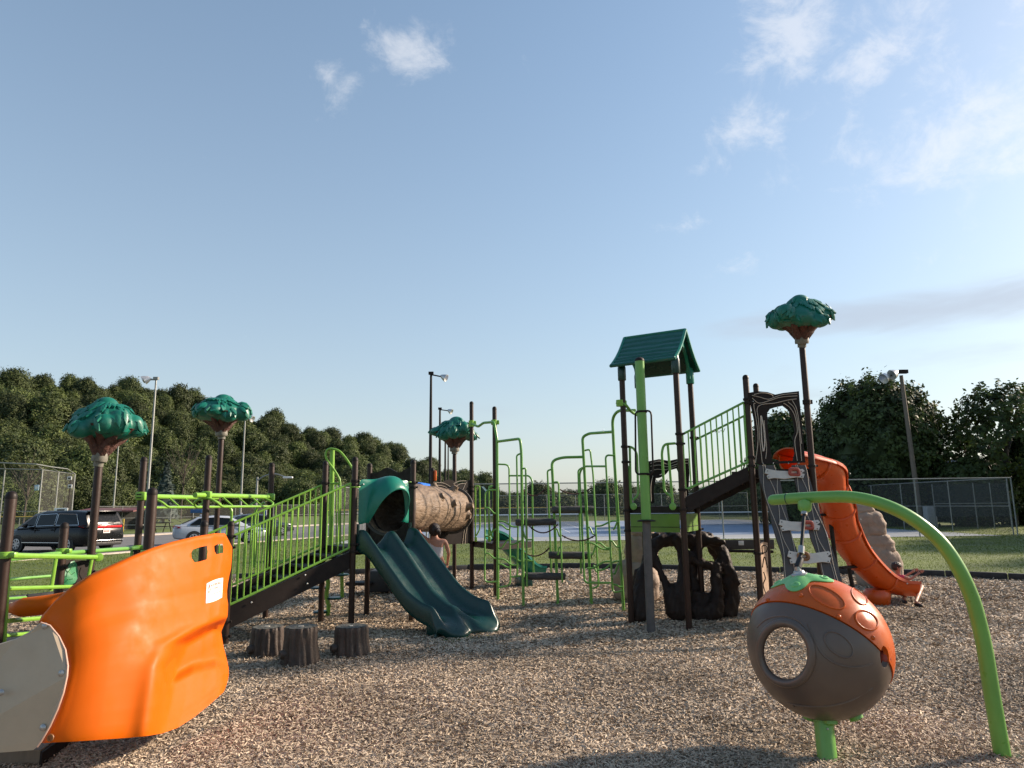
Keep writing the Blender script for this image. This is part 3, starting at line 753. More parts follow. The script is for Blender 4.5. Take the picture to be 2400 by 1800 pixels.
MB().box(tp + V(.1, -.1, .25), (.6, .3, .25)).build('ballast_box', DBROWN, t)
for dx, dz in ((-.6, .1), (-1.2, -.15)):
    q = tp + V(dx, -.25, dz); MB().tube([tp + V(0, 0, .2), q], .05, 6).build('bracket', DBROWN, t)
    MB().lathe([(.10, -.34), (.18, -.22), (.32, .04), (.37, .27), (.08, .15)], q, 14, axis=(-.75, -.2, -.4)).build('lamp_head', LAMPG, t)
t = thing('street_light', 'grey street light with curved arm beside the car park', 'street light', gnd_at(602, 56))
b = gnd_at(600, 56); tp = at(607, 1118, 56)
MB().tube([b, V(b.x, b.y, tp.z)], [.11, .08], 8).build('pole', GALV, t)
e = at(672, 1119, 56); MB().tube(catmull([V(b.x, b.y, tp.z - .3), V(b.x + .5, b.y, tp.z + .05), V(b.x + 1.3, b.y, tp.z + .25), V(e.x, e.y, e.z + .0)]), .05, 6).build('arm', GALV, t)
MB().rbox(V(e.x + .1, e.y, e.z), (.75, .3, .14), .05).build('lamp_head', WHITE, t)

# ------------------------------------------------------------------ ball field backstop, dugout, signs
bs = thing('backstop', 'tall hooded chain link backstop behind the black van', 'backstop', gnd_at(60, 54))
tops = [(-60, 1096, 54), (12, 1099, 54), (100, 1101, 54), (138, 1106, 58), (176, 1111, 62)]
hood = [(-60, 1083, 50.5), (8, 1085, 50.5), (86, 1088, 50.5), (119, 1094, 54.5), (158, 1099, 58.5)]
TP = [at(*q) for q in tops]; HD = [at(*q) for q in hood]
for p in TP: pipe('post', [(p.x, p.y, 0), p], .055, GALV, bs, 6)
for L in (TP, HD):
    for a, b in zip(L, L[1:]): pipe('rail', [a, b], .04, GALV, bs, 6)
for a, b in zip(TP, HD): pipe('hood_strut', [a, b], .035, GALV, bs, 6)
for a, b in zip(TP, TP[1:]):
    pipe('mid_rail', [(a.x, a.y, 1.75), (b.x, b.y, 1.75)], .03, GALV, bs, 6)
    MB().add([(a.x, a.y, .02), (b.x, b.y, .02), b, a], [(0, 1, 2, 3)]).build('wire_mesh', NETF, bs, 0)
for (a, b), (c, d) in zip(zip(TP, TP[1:]), zip(HD, HD[1:])): MB().add([a, b, d, c], [(0, 1, 2, 3)]).build('hood_mesh', NETF, bs, 0)
def board(name, label, px, py, Y, w, h, material, poles=(), trim=None):
    p = at(px, py, Y); t = thing(name, label, 'sign', V(p.x, p.y, 0))
    MB().rbox(p, (w, .05, h), .02).build('panel', material, t)
    if trim: MB().rbox(p + V(0, -.03, 0), (w * .55, .02, h * .5), .01).build('inset', trim, t)
    for dx in poles: pipe('post', [(p.x + dx, p.y + .06, 0), (p.x + dx, p.y + .06, p.z + h / 2)], .04, DBROWN, t, 6)
BLUES = mat('blue_sign', (.03, .10, .28), .5); PALEB = mat('pale_blue_sign', (.35, .48, .60), .5)
board('field_sign', 'small pale blue sign hung on the backstop mesh', 86, 1143, 53.8, .34, .42, PALEB, trim=WHITE)
board('field_sign', 'upper small white sign on the thin dark pole by the backstop', 163, 1121, 57, .36, .28, WHITE, poles=(.05,), trim=GREYP)
board('field_sign', 'lower small white sign on the thin dark pole by the backstop', 164, 1140, 56.9, .34, .30, WHITE, trim=GREYP)
board('field_sign', 'grey and white board just above the black van roof', 143, 1196, 50, .95, .32, WHITE, trim=GREYP)
board('scoreboard', 'dark blue panel sign behind the silver sedan roof', 460, 1198, 68, 1.1, .36, BLUES, poles=(-.4, .4))
board('banner_sign', 'small white and blue banner by the street light', 622, 1202, 62, .24, .62, WHITE, poles=(0,), trim=BLUES)
dg = thing('dugout', 'low dugout with maroon roof beyond the black van', 'dugout', gnd_at(258, 66))
a, b = gnd_at(188, 66), gnd_at(326, 64); zt = at(258, 1193, 65).z
dd = (b - a).normalized(); nn_ = V(-dd.y, dd.x, 0)
MB().prism([a + V(0, 0, zt - .28) - nn_ * .6, b + V(0, 0, zt - .28) - nn_ * .6, b + V(0, 0, zt - .02) + nn_ * 1.2, a + V(0, 0, zt - .02) + nn_ * 1.2], V(0, 0, .14)).build('roof', MAROON, dg)
MB().prism([a + nn_ * 2, b + nn_ * 2, b + nn_ * 2.1, a + nn_ * 2.1], V(0, 0, zt - .2)).build('back_wall', DBROWN, dg)
for f in (0, .33, .66, 1): p = a.lerp(b, f); pipe('post', [p, p + V(0, 0, zt - .2)], .05, GALV, dg, 6)
MB().prism([a.lerp(b, .1) + nn_ * 1.2 + V(0, 0, .4), a.lerp(b, .9) + nn_ * 1.2 + V(0, 0, .4), a.lerp(b, .9) + nn_ * 1.5 + V(0, 0, .4), a.lerp(b, .1) + nn_ * 1.5 + V(0, 0, .4)], V(0, 0, .05)).build('bench', STEEL, dg)
# picnic table
pt = thing('picnic_table', 'dark picnic table on the verge left of the silver sedan', 'picnic table', gnd_at(378, 57))
c = gnd_at(378, 57)
MB().rbox(c + V(0, 0, .76), (1.8, .75, .05), .01).build('table_top', DBROWN, pt)
for s in (-1, 1):
    MB().rbox(c + V(0, s * .65, .45), (1.8, .26, .04), .01).build('seat', DBROWN, pt)
    for q in (-1, 1): pipe('leg', [c + V(s * .6, q * .7, 0), c + V(s * .6, q * .25, .74)], .035, DBROWN, pt, 6)
# yellow bollard-like foul marker beside the dugout
fm = thing('foul_post', 'short yellow striped barrier beside the van rear', 'barrier', gnd_at(281, 55))
c = gnd_at(281, 55)
for k in range(4): MB().rbox(c + V(-.36 + k * .24, 0, .55), (.13, .06, 1.1), .02).build('slat', YELLOW, fm)
MB().rbox(c + V(0, .05, .3), (1.0, .04, .1), .01).build('rail', GALV, fm)
# houses behind the right-hand trees
def house(label, px, Y, w, d, hw, hr_, wallm, roofm):
    c = gnd_at(px, Y); t = thing('house', label, 'house', c)
    MB().box(c + V(0, 0, hw / 2), (w, d, hw)).build('wall', wallm, t)
    MB().prism([c + V(-w / 2 - .4, -d / 2 - .4, hw), c + V(w / 2 + .4, -d / 2 - .4, hw), c + V(0, -d / 2 - .4, hw + hr_)], V(0, d + .8, 0)).build('roof', roofm, t)
    for dx in (-.28, .05, .3):
        f = MB().box(c + V(dx * w, -d / 2 - .02, hw * .55), (1.0, .06, 1.3)).build('window', WHITE, t)
        MB().box(c + V(dx * w, -d / 2 - .06, hw * .55), (.8, .03, 1.1)).build('pane', GLASS, f)
house('grey house with pale gable between the right trees', 2195, 76, 9, 9, 3.2, 2.6, mat('grey_siding', (.30, .33, .36), .8), mat('grey_shingles', (.22, .22, .23), .9))
house('reddish brown house glimpsed behind the right edge tree', 2400, 66, 7, 8, 3.6, 2.4, mat('brick_wall', (.24, .12, .09), .9, vscale=3), mat('brown_shingles', (.16, .09, .07), .9))
ut = thing('utility_box', 'pale grey utility box on the lawn before the timber pole', 'utility box', gnd_at(2180, 47))
c = at(2179, 1200, 47); MB().rbox(V(c.x, c.y, c.z * .5 + .2), (.62, .5, c.z + .35), .03).build('cabinet', mat('cabinet_grey', (.45, .46, .47), .6), ut)
MB().rbox(V(c.x, c.y - .26, c.z * .5 + .2), (.5, .03, c.z + .1), .01).build('door', mat('cabinet_door', (.40, .41, .43), .6), ut)
# ------------------------------------------------------------------ vehicles
def loft(m, secs):
    n = len(secs[0]); vs = [p for s in secs for p in s]; fs = []
    for i in range(len(secs) - 1):
        for k in range(n):
            l = (k + 1) % n; fs.append((i * n + k, i * n + l, (i + 1) * n + l, (i + 1) * n + k))
    fs.append(tuple(reversed(range(n)))); fs.append(tuple((len(secs) - 1) * n + k for k in range(n)))
    return m.add(vs, fs)
def car(name, label, loc, h, body, gh, paint, wheel_x, wr, hw, extra):
    """body: stations (x, z_low, z_belt, half_width); gh: greenhouse stations (x, z_belt, z_roof, half_belt, half_roof)"""
    h = Vector((h[0], h[1], 0)).normalized(); lf = V(-h.y, h.x, 0); loc = Vector(loc)
    def T(x, y, z): return loc + h * x + lf * y + V(0, 0, z)
    t = thing(name, label, 'car', loc)
    secs = []
    for x, zl, zb, w in body:
        q = [(.80, 0), (.97, .10), (1, .35), (.99, .62), (.95, .86), (.86, 1)]
        L = [T(x, w * a, zl + (zb - zl) * f) for a, f in q]; R = [T(x, -w * a, zl + (zb - zl) * f) for a, f in reversed(q)]
        secs.append(L + R)
    b = loft(MB(), secs).build('body', paint, t, 50)
    secs = []
    for x, zb, zr, wb, wr_ in gh:
        secs.append([T(x, wb, zb - .04), T(x, lerp(wb, wr_, .85), lerp(zb, zr, .86)), T(x, wr_ * .86, zr), T(x, -wr_ * .86, zr), T(x, -lerp(wb, wr_, .85), lerp(zb, zr, .86)), T(x, -wb, zb - .04)])
    loft(MB(), secs).build('cabin', paint, t, 50)
    def side(s, x, f, out=.012):
        for (a, c) in zip(gh, gh[1:]):
            if a[0] <= x <= c[0]:
                k = (x - a[0]) / (c[0] - a[0]); zb, zr, wb, w2 = (lerp(a[j], c[j], k) for j in (1, 2, 3, 4)); break
        fz = f * .86; return T(x, s * (lerp(wb, w2, f * .85) + out), lerp(zb, zr, fz))
    for s in (-1, 1):
        for (xa, xb, ta, tb) in extra['windows']:
            poly = [side(s, xa, .06), side(s, xb, .06), side(s, xb - tb, .93), side(s, xa + ta, .93)]
            wdw = MB().add(poly, [(0, 1, 2, 3)]).build('window', GLASS, t, 0)
            MB().tube(fillet(poly, .05, 3, True), .012, 4, closed=True).build('trim', extra.get('trim', BLACK), wdw)
        for x in wheel_x:
            c = T(x, s * (hw - .10), wr)
            w = MB().lathe([(wr * .55, -.10), (wr * .96, -.09), (wr, -.05), (wr, .06), (wr * .96, .10), (wr * .70, .11)], c, 22, axis=lf * s).build('wheel', TYRE, t)
            arch = MB().lathe([(wr * 1.14, -.02), (wr * 1.14, .102)], c, 24, axis=lf * s).build('wheel_arch', BLACK, t)
            rm = MB().lathe([(wr * .66, .10), (wr * .66, .118), (wr * .58, .122), (wr * .56, .10)], c, 22, axis=lf * s)
            X = h; 
            for k in range(7):
                a = 2 * PI * k / 7; d = X * math.cos(a) + V(0, 0, 1) * math.sin(a); cc = c + lf * s * .118
                pd = (V(0, 0, 1) * math.cos(a) - X * math.sin(a)) * wr * .09
                rm.add([cc + pd, cc - pd, cc + d * wr * .6 - pd * 1.1, cc + d * wr * .6 + pd * 1.1], [(0, 1, 2, 3)])
            rm.lathe([(wr * .16, .112), (wr * .14, .126)], c, 10, axis=lf * s)
            rm.build('rim', RIM, w, 30)
        mx = extra['mirror']; MB().rbox(T(mx, s * (hw + .10), gh[0][1] + .06), (.22, .14, .16), .04, math.atan2(h.y, h.x)).build('mirror', extra.get('mirrorm', paint), t)
        for hx in extra.get('handles', ()):
            MB().rbox(T(hx, s * (hw * .985 + .012), extra['hz']), (.2, .03, .035), .01, math.atan2(h.y, h.x)).build('door_handle', extra.get('mirrorm', paint), t)
        for sx in extra.get('seams', ()): MB().box(T(sx, s * (hw * .978), .72), (.012, .03, .7), math.atan2(h.y, h.x)).build('door_seam', BLACK, t)
    # front and rear glass
    for (i, j, n_) in ((0, 1, 'rear_glass'), (len(gh) - 1, len(gh) - 2, 'windscreen')):
        a, c = gh[i], gh[j]; o_ = .02 * (1 if i else -1)
        def gp(f, y): return T(lerp(a[0], c[0], f) + o_, y * lerp(lerp(a[3], a[4], .0), c[4] * .95, f), lerp(a[1], c[2], f) + .035 * (1 - f) + .012)
        MB().add([gp(.10, .86), gp(.10, -.86), gp(.90, -.84), gp(.90, .84)], [(0, 1, 2, 3)]).build(n_, GLASS, t, 0)
    rx = body[0][0]; fx = body[-1][0]
    for f in extra['fit']: f(t, T, h, lf)
    return t
def vanfit(t, T, h, lf):
    rz = math.atan2(h.y, h.x)
    for s in (-1, 1):
        MB().add([T(-2.47, s * .98, 1.16), T(-2.58, s * .78, 1.15), T(-2.58, s * .78, 1.02), T(-2.38, s * 1.005, 1.06), T(-2.15, s * 1.012, 1.12)], [(0, 1, 2, 3, 4)]).build('tail_light', REDL, t, 0)
    MB().rbox(T(-2.605, 0, 1.08), (.03, 1.56, .10), .01, rz).build('light_bar', REDL, t)
    MB().rbox(T(-2.615, 0, 1.165), (.03, .55, .035), .01, rz).build('badge_strip', CHROME, t)
    p = MB().rbox(T(-2.628, 0, .90), (.02, .34, .19), .005, rz).build('licence_plate', PLATE, t)
    for k, (y, w) in enumerate(((-.10, .05), (-.03, .04), (.04, .05), (.11, .04))): MB().rbox(T(-2.641, y, .89), (.008, w, .07), .002, rz).build('plate_mark', HOLD, p)
    MB().rbox(T(-2.65, 0, .50), (.05, 1.7, .035), .01, rz).build('bumper_trim', CHROME, t)
    MB().rbox(T(-2.60, 0, .36), (.12, 1.6, .16), .04, rz).build('lower_bumper', BLACK, t)
    MB().rbox(T(-2.42, 0, 1.735), (.34, 1.5, .05), .02, rz).build('roof_spoiler', CARB, t)
    MB().tube([T(-2.62, .1, 1.22), T(-2.62, -.45, 1.26)], .014, 5).build('rear_wiper', BLACK, t)
    for s in (-1, 1): MB().rbox(T(0, s * 1.0, .42), (2.4, .02, .03), .005, rz).build('sill_trim', CHROME, t)
car('minivan', 'black minivan with chrome window line parked behind the left posts', (-20.2, 32.45, -.02), (-.94, .35),
    [(-2.60, .42, .98, .86), (-2.52, .30, 1.10, .97), (-2.2, .25, 1.16, 1.0), (-1.0, .24, 1.14, 1.01), (.6, .24, 1.10, 1.01), (1.5, .25, 1.05, 1.0), (2.1, .26, .96, .97), (2.5, .32, .80, .84), (2.62, .42, .66, .66)],
    [(-2.56, 1.10, 1.20, .93, .86), (-2.30, 1.14, 1.72, .97, .80), (-1.2, 1.14, 1.79, .98, .82), (.2, 1.10, 1.78, .98, .82), (.85, 1.08, 1.66, .97, .80), (1.75, 1.03, 1.10, .94, .80)],
    CARB, (-1.55, 1.53), .35, 1.0, dict(windows=[(-2.15, -.78, .32, 0), (-.70, .42, 0, .04), (.50, 1.5, 0, .72)], trim=CHROME, mirror=.95, mirrorm=CARB, handles=(-.55, .35), hz=.98, seams=(-.74, .46), fit=[vanfit]))
def sedanfit(t, T, h, lf):
    rz = math.atan2(h.y, h.x)
    for s in (-1, 1):
        MB().add([T(-2.20, s * .80, .94), T(-2.30, s * .55, .95), T(-2.32, s * .55, .84), T(-2.24, s * .80, .82), T(-1.98, s * .885, .86), T(-1.98, s * .87, .92)], [(0, 1, 2, 3, 4, 5)]).build('tail_light', REDL, t, 0)
        MB().add([T(2.25, s * .45, .70), T(2.08, s * .80, .76), T(1.80, s * .87, .76), T(2.05, s * .85, .64), T(2.27, s * .48, .60)], [(0, 1, 2, 3, 4)]).build('headlight', CHROME, t, 0)
    MB().rbox(T(2.29, 0, .42), (.04, 1.2, .22), .02, rz).build('grille', BLACK, t)
    MB().rbox(T(-2.31, 0, .76), (.02, .34, .15), .005, rz).build('licence_plate', PLATE, t)
    MB().rbox(T(-1.0, 0, 1.47), (.16, .05, .07), .02, rz).build('aerial_fin', CARW, t)
SB = [(-2.31, .45, .80, .66), (-2.22, .32, .98, .80), (-1.9, .26, 1.00, .87), (-1.0, .22, .96, .89), (.5, .22, .92, .89), (1.3, .23, .88, .88), (1.9, .25, .78, .84), (2.2, .30, .66, .72), (2.31, .40, .56, .55)]
SG = [(-1.95, .98, 1.02, .80, .62), (-1.15, .97, 1.38, .84, .62), (-.4, .95, 1.445, .85, .64), (.3, .93, 1.41, .85, .63), (1.25, .89, .95, .82, .62)]
car('sedan', 'silver white sedan parked beyond the overhead bars', (-15.45, 38.2, -.02), (.90, .44), SB, SG, CARW, (-1.33, 1.36), .325, .885,
    dict(windows=[(-1.55, -.38, .42, 0), (-.30, .88, 0, .52)], trim=BLACK, mirror=.62, mirrorm=CARW, handles=(-.62, .22), hz=.82, seams=(-.34, .78), fit=[sedanfit]))
car('sedan', 'dark blue car half hidden behind the silver sedan hood', (-16.9, 47.5, -.02), (.80, .6), SB, SG, CARG, (-1.33, 1.36), .325, .885,
    dict(windows=[(-1.55, -.38, .42, 0), (-.30, .88, 0, .52)], trim=BLACK, mirror=.62, mirrorm=CARG, fit=[sedanfit]))
# ------------------------------------------------------------------ play equipment: shared builders
PR = .0445
def ring(m, c, r, h, n=14): return m.lathe([(r * .93, -h / 2), (r, -h / 2 + .004), (r, h / 2 - .004), (r * .93, h / 2)], c, n)
def post(par, x, y, top, clamps=(), material=BROWN, r=PR, z0=-.05, cap=True):
    p = MB().tube([(x, y, z0), (x, y, top - r)], r, 16, 'round').build('post', material, par)
    if cap: MB().lathe([(r * 1.03, -.012), (r * 1.03, .0), (r * .98, .022), (r * .74, .042), (r * .35, .052), (.002, .055)], (x, y, top - r - .005), 16).build('post_cap', DBROWN, p)
    for z in clamps:
        c = ring(MB(), (x, y, z), r + .014, .035); c.rbox((x + r + .018, y - .01, z), (.035, .03, .03), .006)
        c.build('clamp', DBROWN, p)
    return p
def limeclamp(par, p, r=PR, w=.075, d=(1, 0)):
    m = ring(MB(), p, r + .016, w); m.lathe([(r + .021, -.008), (r + .021, .008)], p, 14)
    a = math.atan2(d[1], d[0]); m.rbox(Vector(p) + V(math.cos(a), math.sin(a), 0) * (r + .03), (.06, .05, w * .85), .012, a)
    return m.build('rail_clamp', LIME, par)
def railing(par, a_lo, a_hi, b_lo, b_hi, n, material=LIME, r=.017, rb=.011):
    m = MB(); m.tube([a_hi, b_hi], r, 8); m.tube([a_lo, b_lo], r, 8); m.tube([a_lo, a_hi], r * .9, 8); m.tube([b_lo, b_hi], r * .9, 8)
    fr = m.build('railing', material, par)
    for i in range(1, n):
        f = i / n; MB().tube([a_lo.lerp(b_lo, f), a_hi.lerp(b_hi, f)], rb, 6).build('baluster', material, fr)
    return fr
def solid(o, t, offset=0.0, sub=0):
    s = o.modifiers.new('s', 'SOLIDIFY'); s.thickness = t; s.offset = offset
    if sub:
        q = o.modifiers.new('q', 'SUBSURF'); q.levels = sub; q.render_levels = sub
    return shade(baked(o), 45)
def boltheads(par, pts, nrm, r=.011, material=STEEL):
    for p in pts: MB().lathe([(r, 0), (r, .004), (r * .7, .009), (.001, .011)], p, 10, axis=nrm).build('bolt', material, par)
def gz(px, py, Y): return at(px, py, Y).z

# moulded tree topper: funnel of branches under a cap of leaves, shared by all four
def make_topper():
    m = MB()
    m.ball((0, 0, .375), (.40, .37, .17), 3); m.ball((-.04, .0, .56), (.16, .14, .11), 3); m.ball((.03, -.02, .45), (.32, .28, .15), 3)
    for k in range(9):
        a = k * 2 * PI / 9 + .3 * math.sin(k * 3.1); R = .33 + .04 * math.sin(k * 2.3); z = .35 + .06 * math.sin(k * 1.7 + 1)
        m.ball((R * math.cos(a), R * math.sin(a), z), (.15, .14, .12 + .025 * math.sin(k * 5)), 2)
    o = bpy.data.objects.new('tmp', m.mesh('tmp', LEAFP)); COL.objects.link(o)
    rm = o.modifiers.new('r', 'REMESH'); rm.mode = 'VOXEL'; rm.voxel_size = .022
    sm = o.modifiers.new('s', 'SMOOTH'); sm.iterations = 3
    baked(o); me = o.data; COL.objects.unlink(o)
    from mathutils.bvhtree import BVHTree
    bv = BVHTree.FromPolygons([v.co for v in me.vertices], [p.vertices[:] for p in me.polygons])
    mb = MB(); mb.add([v.co for v in me.vertices], [p.vertices[:] for p in me.polygons])
    r = random.Random(4)
    for i in range(150):
        a = r.uniform(0, 2 * PI); u = r.random()
        d = V(math.cos(a), math.sin(a), r.uniform(-.25, 1.1)).normalized()
        hit = bv.ray_cast(V(0, 0, .40) + d * 1.2, -d)
        if hit[0] is None: continue
        p, nm = hit[0], hit[1]
        down = V(d.x, d.y, -.6); dn = (down - nm * down.dot(nm))
        if dn.length < .05: continue
        dn.normalize(); sd = nm.cross(dn); L = r.uniform(.068, .10); W = L * .46; th = .022
        q = lambda s, t, h: p + dn * (t * L) + sd * (s * W) + nm * h
        vs = [q(0, -.9, -.004), q(-.75, -.25, .010), q(-.85, .25, .015), q(0, 1.05, .018), q(.85, .25, .015), q(.75, -.25, .010), q(0, .15, th + .006), q(0, -.35, th * .7)]
        vs += [q(-.80, .25, -.01), q(0, 1.0, -.01), q(.80, .25, -.01)]
        mb.add(vs, [(0, 1, 7), (1, 2, 6, 7), (2, 3, 6), (3, 4, 6), (4, 5, 7, 6), (5, 0, 7), (2, 8, 9, 3), (3, 9, 10, 4)])
    crown = mb.mesh('leaf_crown', LEAFP, 42, fixn=False)
    wob = lambda a, h: 1 + (.0 if h < .1 else .20) * math.cos(5 * a + 1) + (.0 if h < .1 else .05) * math.sin(11 * a + h * 20)
    f = MB(); f.lathe([(.088, .08), (.10, .13), (.145, .19), (.22, .25), (.31, .31), (.36, .36), (.2, .40)], (0, 0, 0), 40, wob=wob)
    for k in range(5):
        a = 2 * PI * (k + .2) / 5; f.tube(catmull([V(.05 * math.cos(a), .05 * math.sin(a), .09), V(.15 * math.cos(a + .1), .15 * math.sin(a + .1), .20), V(.27 * math.cos(a + .25), .27 * math.sin(a + .25), .29), V(.33 * math.cos(a + .1), .33 * math.sin(a + .1), .38)], 4), [.06] * 4 + [.052] * 4 + [.045] * 4 + [.03], 7)
    branch = f.mesh('branch_funnel', TRUNKP, 50)
    cl = MB(); cl.lathe([(.060, -.05), (.062, .0), (.092, .0), (.098, .02), (.096, .085), (.085, .10)], (0, 0, 0), 22)
    collar = cl.mesh('collar', COLLAR, 40)
    return branch, crown, collar
TOP_B, TOP_L, TOP_C = make_topper()
def topper(par, x, y, z, s=1.0, rot=0.0, tilt=(0, 0), tall=1.08):
    base = bpy.data.objects.new('tree_topper', TOP_B); base.location = Vector((x, y, z)); base.scale = (s, s, s * tall); base.rotation_euler = (tilt[0], tilt[1], rot)
    link(base, par)
    for n_, me in (('leaf_crown', TOP_L), ('collar', TOP_C)):
        c = bpy.data.objects.new(n_, me); COL.objects.link(c); c.parent = base
    return base

# carved sheet panel: dark sheet with pale routed lines
def lines(par, strokes, Y, r=.0055, off=.012, material=PALE, f=None):
    for s in strokes:
        pts = catmull([(f or at)(px, py, Y) + V(0, -off, 0) for px, py in s], 5)
        MB().tube(pts, r, 5).build('routed_line', material, par)

# ------------------------------------------------------------------ left play structure
A, B, C, D = V(-2.36, 10.66, 0), V(-3.01, 11.46, 0), V(-2.44, 12.15, 0), V(-1.61, 11.52, 0)
P5 = V(-3.78, 9.67, 0); E_ = V(-.90, 15.53, 0); F_ = V(-.36, 14.21, 0); Q_ = V(-1.68, 14.9, 0)
DECK = 1.17
LS = thing('play_structure', 'left play structure with lime railed ramp, twin green slide and log tunnel', 'play structure', (-2.4, 11.4, 0))
post(LS, A.x, A.y, gz(837, 1071, A.y), (gz(833, 1127, A.y), gz(833, 1137, A.y), gz(827, 1276, A.y), gz(826, 1293, A.y)))
post(LS, B.x, B.y, gz(767, 1081, B.y), (gz(764, 1132, B.y), DECK - .05))
post(LS, C.x, C.y, gz(868, 1086, C.y), (DECK - .05, 2.0))
post(LS, D.x, D.y, gz(972, 1078, D.y), (gz(970, 1131, D.y), gz(970, 1142, D.y), DECK - .05))
post(LS, P5.x, P5.y, gz(539, 1222, P5.y), (gz(538, 1257, P5.y), gz(536, 1283, P5.y), .30, .12))
post(LS, E_.x, E_.y, gz(1105, 941, E_.y), (gz(1105, 1140, E_.y), gz(1105, 1150, E_.y), gz(1105, 1273, E_.y)))
post(LS, F_.x, F_.y, gz(1157, 953, F_.y), (gz(1158, 1142, F_.y), gz(1160, 1272, F_.y)))
post(LS, Q_.x, Q_.y, gz(1012, 1097, Q_.y), (gz(1012, 1146, Q_.y),))
# deck and fascia
def deck(par, pts, z, th=.10, name='deck', material=DBROWN):
    c = sum((Vector(p) for p in pts), V(0, 0, 0)) / len(pts)
    q = [V(p.x, p.y, z - th) + (V(c.x, c.y, 0) - V(p.x, p.y, 0)).normalized() * .04 for p in pts]
    return MB().prism(q, V(0, 0, th)).build(name, material, par)
deck(LS, [A, D, C, B], DECK, .11)
NA = [at(540, 1256, P5.y), at(537, 1418, P5.y), at(826, 1133, A.y), at(815, 1284, A.y)]
railing(LS, V(P5.x + .03, P5.y + .02, NA[1].z), V(P5.x + .03, P5.y + .02, NA[0].z), V(A.x - .05, A.y - .035, NA[3].z), V(A.x - .05, A.y - .035, NA[2].z), 19)
sh = B - A
F5 = P5 + sh
railing(LS, V(F5.x, F5.y, NA[1].z), V(F5.x, F5.y, NA[0].z), V(B.x - .05, B.y - .03, NA[3].z), V(B.x - .05, B.y - .03, NA[2].z), 19)
for q in (V(0, 0, 0), sh * .97):
    a, b = P5 + q, A + q; nrm = sh.normalized() * .045
    poly = [V(a.x, a.y, gz(535, 1478, P5.y)), V(b.x, b.y, gz(815, 1330, A.y)), V(b.x, b.y, gz(815, 1290, A.y)), V(a.x, a.y, gz(537, 1424, P5.y))]
    MB().prism(poly, nrm).build('ramp_stringer', DBROWN, LS)
for i in range(6):
    f = (i + .5) / 6; p = P5.lerp(A, f); z = lerp(gz(536, 1462, P5.y), DECK - .06, f)
    d = (A - P5).normalized(); c = p + sh * .5
    MB().rbox(V(c.x, c.y, z), (.30, sh.length - .1, .04), .01, math.atan2(d.y, d.x)).build('stair_tread', DBROWN, LS)
fd = at(600, 1455, P5.lerp(A, .25).y - .01)
boltheads(LS, [at(589, 1412, 9.83), at(715, 1348, 10.24), at(720, 1368, 10.24)], (.55, -.8, 0), .014)
# far side post-and-loop entry: tall lime pole with a looped hand bar, foot pods below
lp = MB().tube([at(779, 1053, 12.2), at(775, 1292, 12.2)], .040, 10).build('entry_pole', LIME, LS)
MB().tube(catmull([at(*q, 12.15) for q in ((797, 1290), (797, 1200), (797, 1135), (793, 1118), (782, 1100), (768, 1080), (763, 1066), (768, 1054), (780, 1052), (796, 1058), (812, 1076), (828, 1101))], 5), .019, 8).build('hand_loop', LIME, lp)
MB().tube([at(775, 1133, 12.15), at(796, 1133, 12.15)], .017, 8).build('cross_bar', LIME, lp)
for x in (781, 789): MB().tube([at(x, 1133, 12.16), at(x - 1, 1285, 12.16)], .011, 6).build('baluster', LIME, lp)
sq = MB().tube(catmull([at(767, 1446, 12.0), at(770, 1420, 12.0), at(765, 1395, 12.0), at(769, 1368, 12.0), at(766, 1350, 12.0)], 5), .035, 8).build('step_pole', LIME, LS)
for px, py in ((745, 1378), (752, 1434), (785, 1402), (800, 1347)): MB().lathe([(.02, -.02), (.12, -.015), (.13, .0), (.11, .018), (.02, .02)], at(px, py, 12.0), 14).build('foot_pod', DTEAL, sq)
MB().tube([at(802, 1400, 12.05), at(801, 1340, 12.05)], .03, 8).build('step_pole', LIME, LS)

